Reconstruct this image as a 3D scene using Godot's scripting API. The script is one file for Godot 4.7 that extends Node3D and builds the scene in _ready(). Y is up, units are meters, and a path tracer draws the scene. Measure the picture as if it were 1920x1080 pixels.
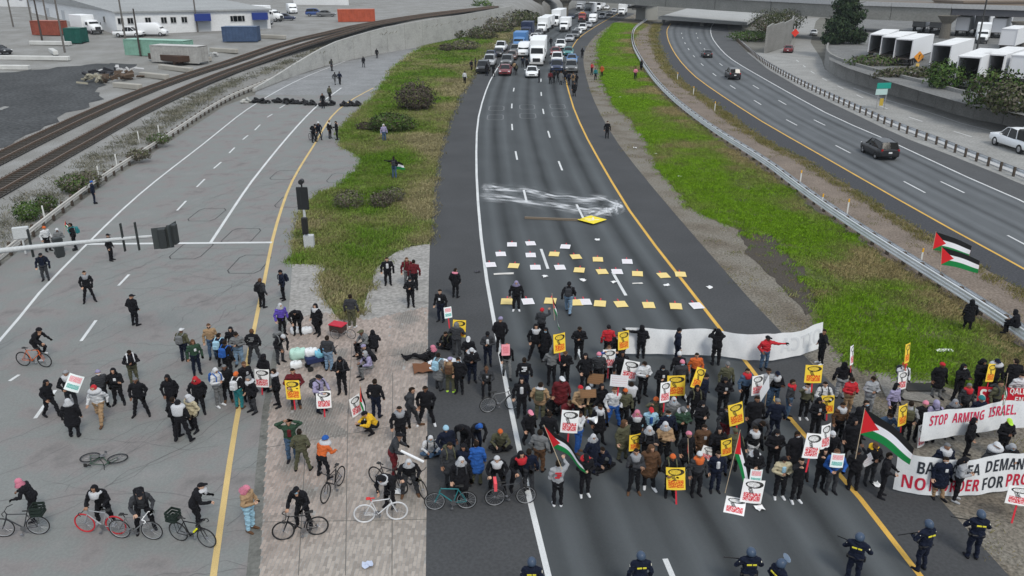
extends Node3D
# Aerial view of a freeway blocked by a crowd; everything is placed in metres (x to the east, y up, -z away from the drone).
const PM := [-1.0, 1.0]
var used := {}
var mats := {}
var rng := RandomNumberGenerator.new()

func numbered(called: String) -> String:
	var n: int = used.get(called, 0)
	used[called] = n + 1
	return called if n == 0 else "%s_%03d" % [called, n]

func tag(o: Node, label: String, category := "", group := "", kind := "") -> void:
	if label != "": o.set_meta("label", label)
	if category != "": o.set_meta("category", category)
	if group != "": o.set_meta("group", group)
	if kind != "": o.set_meta("kind", kind)

func thing(called: String, label: String, category: String, at := Vector3.ZERO, turn := 0.0, group := "") -> Node3D:
	var o := Node3D.new()
	o.name = numbered(called)
	add_child(o)
	o.position = at
	o.rotation.y = turn
	tag(o, label, category, group)
	return o

func part(called: String, m: Mesh, material: Material, parent: Node) -> MeshInstance3D:
	var o := MeshInstance3D.new()
	o.name = called
	o.mesh = m
	if material: o.material_override = material
	parent.add_child(o, true)
	return o

func structure(called: String, label := "") -> Node3D:
	var o := Node3D.new()
	o.name = numbered(called)
	add_child(o)
	tag(o, label, "", "", "structure")
	return o

# ---------------------------------------------------------------- materials
func lin(r: float, g: float, b: float) -> Color:
	return Color(r, g, b).linear_to_srgb()

func solid(c: Color, rough := 0.85, metal := 0.0) -> StandardMaterial3D:
	var key := "s%s_%s_%s" % [c.to_html(), rough, metal]
	if mats.has(key): return mats[key]
	var m := StandardMaterial3D.new()
	m.albedo_color = c.linear_to_srgb()
	m.roughness = rough
	m.metallic = metal
	m.metallic_specular = 0.35
	mats[key] = m
	return m

func noise_tex(seed_: int, freq: float, stops: Array, size := 512, octaves := 5) -> NoiseTexture2D:
	var n := FastNoiseLite.new()
	n.seed = seed_
	n.frequency = freq
	n.noise_type = FastNoiseLite.TYPE_SIMPLEX_SMOOTH
	n.fractal_octaves = octaves
	n.fractal_gain = 0.55
	var g := Gradient.new()
	var cols := PackedColorArray()
	var offs := PackedFloat32Array()
	for s in stops:
		offs.append(s[0])
		cols.append((s[1] as Color).linear_to_srgb())
	g.offsets = offs
	g.colors = cols
	var t := NoiseTexture2D.new()
	t.width = size
	t.height = size
	t.seamless = true
	t.noise = n
	t.color_ramp = g
	t.normalize = true
	return t

var ramps := {}

# noise textures are shared: stops of one hue become ratios of the brightest one, which goes to M's colour
func ramp_tex(stops: Array, freq: float, m) -> NoiseTexture2D:
	var top: Color = stops[-1][1]
	var same := m != null
	for s: Array in stops:
		var k: float = s[1].g / top.g
		if absf(s[1].r - top.r * k) + absf(s[1].b - top.b * k) > 0.02: same = false
	var use := []
	for s: Array in stops:
		var r := snappedf(s[1].g / top.g, 0.1)
		use.append([snappedf(s[0], 0.1), grey(minf(r, 1.0)) if same else Color(snappedf(s[1].r, 0.01), snappedf(s[1].g, 0.01), snappedf(s[1].b, 0.01))])
	if use.size() == 3 and same: use.remove_at(1)
	if same: m.albedo_color = Color(top.r, top.g, top.b).linear_to_srgb()
	var key := str(use) + str(freq)
	if not ramps.has(key): ramps[key] = noise_tex(key.hash() % 1000, freq, use)
	return ramps[key]

# a two-scale surface: FINE stops over fine_m metres, multiplied by COARSE stops over coarse_m metres, both in world space
func surf(key: String, fine: Array, fine_m: float, coarse: Array, coarse_m: float, rough := 0.93, ffreq := 0.03, cfreq := 0.012) -> StandardMaterial3D:
	if mats.has(key): return mats[key]
	var m := StandardMaterial3D.new()
	m.albedo_texture = ramp_tex(fine, ffreq, m)
	m.uv1_triplanar = true
	m.uv1_world_triplanar = true
	m.uv1_scale = Vector3.ONE / fine_m
	m.roughness = rough
	m.metallic_specular = 0.25
	if coarse.size():
		m.detail_enabled = true
		m.detail_blend_mode = BaseMaterial3D.BLEND_MODE_MUL
		m.detail_uv_layer = BaseMaterial3D.DETAIL_UV_2
		m.detail_albedo = ramp_tex(coarse, cfreq, null)
		m.uv2_triplanar = true
		m.uv2_world_triplanar = true
		m.uv2_scale = Vector3.ONE / coarse_m
	mats[key] = m
	return m

func flat(v: float, rough: float) -> StandardMaterial3D:
	return solid(Color(v, v, v), rough)

func fade(v: float) -> Array:   # patches from V up to full
	return [[0.0, grey(v)], [1.0, grey(1.0)]]

func grey(v: float) -> Color:
	return Color(v, v, v)

# ---------------------------------------------------------------- mesh helpers
func begin() -> SurfaceTool:
	var st := SurfaceTool.new()
	st.begin(Mesh.PRIMITIVE_TRIANGLES)
	return st

func done(st: SurfaceTool) -> ArrayMesh:
	st.generate_normals()
	return st.commit()

func quad(st: SurfaceTool, a: Vector3, b: Vector3, c: Vector3, d: Vector3) -> void:
	for v: Vector3 in [a, b, c, a, c, d]: st.add_vertex(v)

func hexa(st: SurfaceTool, p: Array) -> void:   # 8 corners: bottom ring then top ring, counter-clockwise seen from above
	st.set_smooth_group(-1)
	quad(st, p[0], p[1], p[2], p[3])
	quad(st, p[7], p[6], p[5], p[4])
	for i in 4:
		var j := (i + 1) % 4
		quad(st, p[i], p[i + 4], p[j + 4], p[j])

func box(st: SurfaceTool, c: Vector3, s: Vector3, b := Basis.IDENTITY) -> void:
	var h := s * 0.5
	var p := []
	for y: float in [-h.y, h.y]:
		for q: Vector2 in [Vector2(-h.x, -h.z), Vector2(-h.x, h.z), Vector2(h.x, h.z), Vector2(h.x, -h.z)]:
			p.append(c + b * Vector3(q.x, y, q.y))
	hexa(st, p)

func box_mesh(s: Vector3, c := Vector3.ZERO) -> ArrayMesh:
	var st := begin()
	box(st, c, s)
	return done(st)

func rbox(st: SurfaceTool, c: Vector3, s: Vector3, r: float, b := Basis.IDENTITY) -> void:   # box with chamfered edges
	st.set_smooth_group(-1)
	var h := s * 0.5
	r = minf(r, minf(h.x, minf(h.y, h.z)) * 0.9)
	var pt := func(sx: float, sy: float, sz: float, ax: int) -> Vector3:
		var v := Vector3(sx * (h.x - r), sy * (h.y - r), sz * (h.z - r))
		v[ax] = [sx, sy, sz][ax] * h[ax]
		return c + b * v
	for ax in 3:
		var u := (ax + 1) % 3
		var w := (ax + 2) % 3
		for s1: float in [-1.0, 1.0]:
			var corners := []
			for q: Vector2 in [Vector2(-1, -1), Vector2(1, -1), Vector2(1, 1), Vector2(-1, 1)]:
				var sg := [0.0, 0.0, 0.0]
				sg[ax] = s1; sg[u] = q.x; sg[w] = q.y
				corners.append(pt.call(sg[0], sg[1], sg[2], ax))
			if s1 > 0: quad(st, corners[3], corners[2], corners[1], corners[0])
			else: quad(st, corners[0], corners[1], corners[2], corners[3])
		for s1: float in [-1.0, 1.0]:
			for s2: float in [-1.0, 1.0]:
				var e := []
				for t: float in [-1.0, 1.0]:
					var sg := [0.0, 0.0, 0.0]
					sg[u] = s1; sg[w] = s2; sg[ax] = t
					e.append(pt.call(sg[0], sg[1], sg[2], u)); e.append(pt.call(sg[0], sg[1], sg[2], w))
				if s1 * s2 > 0: quad(st, e[0], e[1], e[3], e[2])
				else: quad(st, e[2], e[3], e[1], e[0])
	for sx: float in PM:
		for sy: float in [-1.0, 1.0]:
			for sz: float in [-1.0, 1.0]:
				var t := [pt.call(sx, sy, sz, 0), pt.call(sx, sy, sz, 1), pt.call(sx, sy, sz, 2)]
				if sx * sy * sz > 0: t.reverse()
				for v: Vector3 in t: st.add_vertex(v)

func tube(st: SurfaceTool, a: Vector3, b: Vector3, ra: float, rb := -1.0, sides := 8, cap := true) -> void:
	if rb < 0: rb = ra
	var d := (b - a).normalized()
	var u := d.cross(Vector3.UP if absf(d.y) < 0.9 else Vector3.RIGHT).normalized()
	var w := d.cross(u)
	st.set_smooth_group(0)
	for i in sides:
		var t0 := TAU * i / sides
		var t1 := TAU * (i + 1) / sides
		var n0 := u * cos(t0) + w * sin(t0)
		var n1 := u * cos(t1) + w * sin(t1)
		quad(st, a + n0 * ra, a + n1 * ra, b + n1 * rb, b + n0 * rb)
	if cap:
		st.set_smooth_group(-1)
		for i in sides:
			var t0 := TAU * i / sides
			var t1 := TAU * (i + 1) / sides
			var n0 := u * cos(t0) + w * sin(t0)
			var n1 := u * cos(t1) + w * sin(t1)
			if ra > 0:
				for v: Vector3 in [a, a + n1 * ra, a + n0 * ra]: st.add_vertex(v)
			if rb > 0:
				for v: Vector3 in [b, b + n0 * rb, b + n1 * rb]: st.add_vertex(v)

func path_tube(st: SurfaceTool, pts: Array, r: float, sides := 6) -> void:
	for i in pts.size() - 1: tube(st, pts[i], pts[i + 1], r, r, sides)

func lathe(st: SurfaceTool, prof: Array, axis: Vector3, c := Vector3.ZERO, sides := 16) -> void:   # prof: [radius, along]
	var u := axis.cross(Vector3.UP if absf(axis.y) < 0.9 else Vector3.RIGHT).normalized()
	var w := axis.cross(u)
	st.set_smooth_group(-1)
	for k in prof.size() - 1:
		for i in sides:
			var t0 := TAU * i / sides
			var t1 := TAU * (i + 1) / sides
			var n0 := u * cos(t0) + w * sin(t0)
			var n1 := u * cos(t1) + w * sin(t1)
			var p: Array = prof[k]
			var q: Array = prof[k + 1]
			quad(st, c + n0 * p[0] + axis * p[1], c + n1 * p[0] + axis * p[1], c + n1 * q[0] + axis * q[1], c + n0 * q[0] + axis * q[1])

# flat strip between two edge polylines of [x, z] with equal counts; uv: u across, v metres along
func strip(L: Array, R: Array, y: float, y2 = null) -> ArrayMesh:
	var st := begin()
	st.set_smooth_group(0)
	var s := 0.0
	for i in L.size() - 1:
		var a := Vector3(L[i][0], y, L[i][1])
		var b := Vector3(R[i][0], y if y2 == null else y2, R[i][1])
		var c := Vector3(R[i + 1][0], y if y2 == null else y2, R[i + 1][1])
		var d := Vector3(L[i + 1][0], y, L[i + 1][1])
		var e := s + ((a + b) * 0.5).distance_to((c + d) * 0.5)
		var uv := [Vector2(0, s), Vector2(1, s), Vector2(1, e), Vector2(0, e)]
		var p := [a, b, c, d]
		for k: int in [0, 2, 1, 0, 3, 2]:
			st.set_uv(uv[k])
			st.add_vertex(p[k])
		s = e
	return done(st)

func poly_mesh(pts: Array, y: float) -> ArrayMesh:
	var pv := PackedVector2Array()
	for p in pts: pv.append(Vector2(p[0], p[1]))
	var idx := Geometry2D.triangulate_polygon(pv)
	var st := begin()
	st.set_smooth_group(0)
	for k in range(0, idx.size(), 3):
		var t := [pv[idx[k]], pv[idx[k + 1]], pv[idx[k + 2]]]
		if (t[1] - t[0]).cross(t[2] - t[0]) < 0: t.reverse()
		for v: Vector2 in t:
			st.set_uv(v)
			st.add_vertex(Vector3(v.x, y, v.y))
	return done(st)

func offset_line(pts: Array, d: float) -> Array:
	var out := []
	for i in pts.size():
		var a := Vector2(pts[maxi(i - 1, 0)][0], pts[maxi(i - 1, 0)][1])
		var b := Vector2(pts[mini(i + 1, pts.size() - 1)][0], pts[mini(i + 1, pts.size() - 1)][1])
		var t := (b - a).normalized()
		out.append([pts[i][0] - t.y * d, pts[i][1] + t.x * d])
	return out

func line_mesh(pts: Array, w: float, y: float) -> ArrayMesh:
	return strip(offset_line(pts, -w * 0.5), offset_line(pts, w * 0.5), y)

func in_poly(p: Vector2, poly: PackedVector2Array) -> bool:
	return Geometry2D.is_point_in_polygon(p, poly)

# an outline broken up into short uneven steps
func ragged(poly: Array, amp: float, step: float) -> Array:
	var out := []
	var nz := FastNoiseLite.new()
	nz.frequency = 0.35 / step
	for i in poly.size():
		var a := Vector2(poly[i][0], poly[i][1])
		var b := Vector2(poly[(i + 1) % poly.size()][0], poly[(i + 1) % poly.size()][1])
		var n := clampi(int(a.distance_to(b) / step), 1, 60)
		for k in n:
			var p := a.lerp(b, float(k) / n)
			out.append([p.x + amp * nz.get_noise_2d(p.x * 3.0, p.y * 3.0), p.y + amp * nz.get_noise_2d(p.x * 3.0 + 500.0, p.y * 3.0)])
	return out

func packed(pts: Array) -> PackedVector2Array:
	var pv := PackedVector2Array()
	for p in pts: pv.append(Vector2(p[0], p[1]))
	return pv

# ---------------------------------------------------------------- figures: a field of tapered capsules meshed as surface nets
class Field:
	var lo: Vector3
	var n: Vector3i
	var s: float
	var d := PackedFloat32Array()
	var raw := PackedFloat32Array()
	var tagv := PackedByteArray()

	func _init(a: Vector3, b: Vector3, cell: float) -> void:
		lo = a
		s = cell
		n = Vector3i(((b - a) / cell).ceil()) + Vector3i.ONE
		d.resize(n.x * n.y * n.z)
		d.fill(1.0)
		raw.resize(d.size())
		raw.fill(1.0)
		tagv.resize(d.size())

	func capsule(a: Vector3, b: Vector3, ra: float, rb: float, t: int, k := 0.03, flat := Vector3.ONE) -> void:
		# flat: scale of the cross-section's axes (an ellipsoid-like body)
		var r := maxf(ra, rb) * maxf(maxf(1.0 / flat.x, 1.0 / flat.y), 1.0 / flat.z) + s * 2.0 + k
		var i0 := Vector3i(((a.min(b) - Vector3(r, r, r)) - lo) / s).clamp(Vector3i.ZERO, n - Vector3i.ONE)
		var i1 := Vector3i(((a.max(b) + Vector3(r, r, r)) - lo) / s).clamp(Vector3i.ZERO, n - Vector3i.ONE)
		var ba := (b - a) * flat
		var l2 := maxf(ba.length_squared(), 1e-9)
		var dr := rb - ra
		for z in range(i0.z, i1.z + 1):
			for y in range(i0.y, i1.y + 1):
				var q := (z * n.y + y) * n.x
				for x in range(i0.x, i1.x + 1):
					var pa := (lo + Vector3(x, y, z) * s - a) * flat
					var h := clampf(pa.dot(ba) / l2, 0.0, 1.0)
					var e := (pa - ba * h).length() - ra - dr * h
					var i := q + x
					if e < raw[i]:
						raw[i] = e
						tagv[i] = t
					var c := d[i]
					var g := maxf(k - absf(c - e), 0.0) / k
					d[i] = minf(c, e) - g * g * k * 0.25

	func wrinkle(amp: float, tags: Array, seed_: int) -> void:
		var f := FastNoiseLite.new()
		f.seed = seed_
		f.frequency = 5.0
		f.fractal_octaves = 2
		for i in d.size():
			if absf(d[i]) < 0.05 and tags.has(int(tagv[i])):
				var x := i % n.x
				var y := (i / n.x) % n.y
				var z := i / (n.x * n.y)
				d[i] += amp * f.get_noise_3d(x * s, y * s * 1.6, z * s)

	# adds triangles to dest[tag] = [verts, normals, indices], moved by xf
	func net(dest: Dictionary, xf := Transform3D.IDENTITY) -> void:
		var id := {}
		var nx := n.x
		var nxy := n.x * n.y
		var off := [0, 1, nx, nx + 1, nxy, nxy + 1, nxy + nx, nxy + nx + 1]
		var pos := {}
		for z in n.z - 1:
			for y in n.y - 1:
				var q := z * nxy + y * nx
				for x in nx - 1:
					var i := q + x
					if absf(d[i]) > s * 2.0: continue
					var m := 0
					for c in 8:
						if d[i + off[c]] < 0.0: m |= 1 << c
					if m == 0 or m == 255: continue
					var sum := Vector3.ZERO
					var cnt := 0
					for c in 8:
						for ax in 3:
							var b := 1 << ax
							if c & b: continue
							var va := d[i + off[c]]
							var vb := d[i + off[c | b]]
							if (va < 0.0) == (vb < 0.0): continue
							var p := Vector3(c & 1, (c >> 1) & 1, c >> 2)
							p[ax] += va / (va - vb)
							sum += p
							cnt += 1
					pos[i] = lo + (Vector3(x, y, z) + sum / cnt) * s
		for i: int in pos:
			var x := i % nx
			var y := (i / nx) % n.y
			var z := i / nxy
			for ax in 3:
				var o: int = [1, nx, nxy][ax]
				var inside := d[i] < 0.0
				if inside == (d[i + o] < 0.0): continue
				var u: int = [nx, nxy, 1][ax]
				var w: int = [nxy, 1, nx][ax]
				if not (pos.has(i - u) and pos.has(i - w) and pos.has(i - u - w)): continue
				var quad4 := [i, i - u, i - u - w, i - w]
				if inside: quad4.reverse()
				var t := int(tagv[i] if inside else tagv[i + o])
				if not dest.has(t): dest[t] = [PackedVector3Array(), PackedVector3Array(), PackedInt32Array()]
				var D: Array = dest[t]
				var ids := []
				for k: int in quad4:
					var key := k * 16 + t
					if not id.has(key):
						id[key] = D[0].size()
						var p: Vector3 = pos[k]
						var g := Vector3(d[k + 1] - d[k] + d[k + nx + 1] - d[k + nx] + d[k + nxy + 1] - d[k + nxy], d[k + nx] - d[k] + d[k + nx + 1] - d[k + 1] + d[k + nxy + nx] - d[k + nxy], d[k + nxy] - d[k] + d[k + nxy + 1] - d[k + 1] + d[k + nxy + nx] - d[k + nx])
						D[0].append(xf * p)
						D[1].append((xf.basis * g).normalized())
					ids.append(id[key])
				for k: int in [0, 1, 2, 0, 2, 3]: D[2].append(ids[k])

func net_mesh(dest: Dictionary, order: Array) -> ArrayMesh:
	var m := ArrayMesh.new()
	for t: int in order:
		var arr := []
		arr.resize(Mesh.ARRAY_MAX)
		if dest.has(t):
			arr[Mesh.ARRAY_VERTEX] = dest[t][0]
			arr[Mesh.ARRAY_NORMAL] = dest[t][1]
			arr[Mesh.ARRAY_INDEX] = dest[t][2]
		else:
			arr[Mesh.ARRAY_VERTEX] = PackedVector3Array([Vector3.ZERO, Vector3(0, 1e-4, 0), Vector3(1e-4, 0, 0)])
			arr[Mesh.ARRAY_NORMAL] = PackedVector3Array([Vector3.UP, Vector3.UP, Vector3.UP])
			arr[Mesh.ARRAY_INDEX] = PackedInt32Array([0, 1, 2])
		m.add_surface_from_arrays(Mesh.PRIMITIVE_TRIANGLES, arr)
	return m

var head_field: Field
var hand_fields := {}

func make_head() -> void:   # centre of the skull at the origin, face towards +z
	var f := Field.new(Vector3(-0.11, -0.2, -0.13), Vector3(0.11, 0.15, 0.16), 0.0095)
	f.capsule(Vector3(0, 0.025, -0.012), Vector3(0, 0.025, 0.008), 0.086, 0.084, 0, 0.02, Vector3(1.12, 0.9, 1))
	f.capsule(Vector3(0, -0.035, 0.03), Vector3(0, -0.085, 0.052), 0.056, 0.03, 0, 0.035)
	f.capsule(Vector3(0, -0.07, -0.01), Vector3(0, -0.2, -0.025), 0.054, 0.058, 0, 0.03)
	f.capsule(Vector3(0, 0.0, 0.086), Vector3(0, -0.028, 0.108), 0.008, 0.013, 0, 0.012)
	for sx: float in PM:
		f.capsule(Vector3(sx * 0.082, 0.012, -0.008), Vector3(sx * 0.085, -0.02, 0.0), 0.015, 0.011, 0, 0.008)
		f.capsule(Vector3(sx * 0.032, 0.008, 0.082), Vector3(sx * 0.034, 0.008, 0.083), 0.011, 0.011, 4, 0.006)
	f.capsule(Vector3(-0.02, -0.057, 0.08), Vector3(0.02, -0.057, 0.08), 0.0085, 0.0085, 5, 0.006)
	head_field = f

func make_hand(kind: String) -> void:   # right hand: wrist at the origin, fingers towards -y, palm towards +z, thumb towards +x
	var f := Field.new(Vector3(-0.07, -0.21, -0.05), Vector3(0.09, 0.04, 0.11), 0.0075)
	f.capsule(Vector3(0, 0.03, 0), Vector3(0, -0.03, 0), 0.027, 0.03, 0, 0.02, Vector3(1, 1, 1.3))
	f.capsule(Vector3(-0.014, -0.035, 0), Vector3(-0.02, -0.085, 0), 0.026, 0.022, 0, 0.02, Vector3(1, 1, 1.35))
	f.capsule(Vector3(0.014, -0.035, 0), Vector3(0.02, -0.088, 0), 0.026, 0.022, 0, 0.02, Vector3(1, 1, 1.35))
	var curl := 0.45 if kind == "relaxed" else 1.25
	var xs := [0.032, 0.011, -0.011, -0.031]
	var ls := [0.075, 0.084, 0.077, 0.06]
	for i in 4:
		var p := Vector3(xs[i], -0.09, 0)
		var a := 0.15
		for k in 3:
			var l: float = ls[i] * [0.45, 0.32, 0.26][k]
			a += curl * [0.5, 1.0, 0.8][k]
			var q := p + Vector3(0, -cos(a), sin(a)) * l
			f.capsule(p, q, 0.0105 - 0.0012 * k, 0.0097 - 0.0012 * k, 0, 0.004)
			p = q
	var t := Vector3(0.03, -0.025, 0.012)
	for k in 3:
		var q := t + Vector3(0.022 - 0.012 * k, -0.024, 0.012 + 0.008 * k)
		f.capsule(t, q, 0.0135 - 0.0015 * k, 0.012 - 0.0015 * k, 0, 0.006)
		t = q
	hand_fields[kind] = f

func look(fwd: Vector3, up := Vector3.UP) -> Basis:   # +z towards fwd
	var z := fwd.normalized()
	var x := up.cross(z).normalized()
	return Basis(x, z.cross(x), z)

# P: pose dictionary of joints; returns {mesh, head (Transform3D), chest (Transform3D)}
func make_body(P: Dictionary, seed_: int) -> Dictionary:
	var f := Field.new(P.lo, P.hi, 0.021)
	var pel: Vector3 = P.pelvis
	var ch: Vector3 = P.chest
	var nk: Vector3 = P.neck
	var up := (nk - pel).normalized()
	var side := Vector3(1, 0, 0)
	var long: float = P.get("coat", 0.0)
	f.capsule(pel + Vector3(0.05, 0.02, 0), pel + Vector3(-0.05, 0.02, 0), 0.135, 0.135, 2, 0.05)
	f.capsule(pel + up * (0.02 - long), ch, 0.148 + long * 0.25, 0.158, 1, 0.05, Vector3(0.86, 1, 1.12))
	f.capsule(ch + side * 0.10 + up * 0.09, ch - side * 0.10 + up * 0.09, 0.115, 0.115, 1, 0.05)
	f.capsule(ch + up * 0.12, nk, 0.11, 0.075, 1, 0.05)
	for i in 2:
		var sx := 1.0 if i == 0 else -1.0
		var sh: Vector3 = ch + side * (0.185 * sx) + up * 0.115
		var el: Vector3 = P.elbow[i]
		var wr: Vector3 = P.wrist[i]
		f.capsule(sh, el, 0.075, 0.058, 1, 0.045)
		f.capsule(el, wr, 0.058, 0.044, 1, 0.02)
		var hip: Vector3 = pel + side * (0.085 * sx) - Vector3(0, 0.01, 0)
		var kn: Vector3 = P.knee[i]
		var an: Vector3 = P.ankle[i]
		f.capsule(hip, kn, 0.102, 0.07, 2, 0.04)
		f.capsule(kn, an + (kn - an).normalized() * 0.04, 0.07, 0.056, 2, 0.02)
		var toe: Vector3 = P.toe[i]
		f.capsule(an - Vector3(0, 0.02, 0), toe, 0.05, 0.042, 3, 0.03)
		f.capsule(an - Vector3(0, 0.03, 0) - (toe - an).normalized() * 0.03, an, 0.045, 0.045, 3, 0.02)
	f.wrinkle(0.03, [1, 2], seed_)
	var dest := {}
	f.net(dest)
	var hz: Vector3 = P.get("look", Vector3(0, -0.05, 1))
	var hx := Transform3D(look(hz), nk + (P.get("neckdir", up) as Vector3) * 0.125 + hz.normalized() * 0.03)
	head_field.net(dest, hx)
	for i in 2:
		var el: Vector3 = P.elbow[i]
		var wr: Vector3 = P.wrist[i]
		var down := -(wr - el).normalized()
		var palm: Vector3 = P.get("palm", Vector3(0, 0, 1))
		if absf(palm.normalized().dot(down)) > 0.9: palm = Vector3(0, 1, 0.2)
		var z := (palm - down * palm.dot(down)).normalized()
		var x := down.cross(z)
		var b := Basis(x, down, z)
		if i == 0: b = Basis(-x, down, z)
		var h: Field = hand_fields[P.get("hand", "relaxed")]
		h.net(dest, Transform3D(b, wr))
	return {"mesh": net_mesh(dest, [0, 1, 2, 3, 4, 5]), "head": hx, "chest": Transform3D(Basis(side, up, side.cross(up)), ch)}

var bodies := {}

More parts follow.
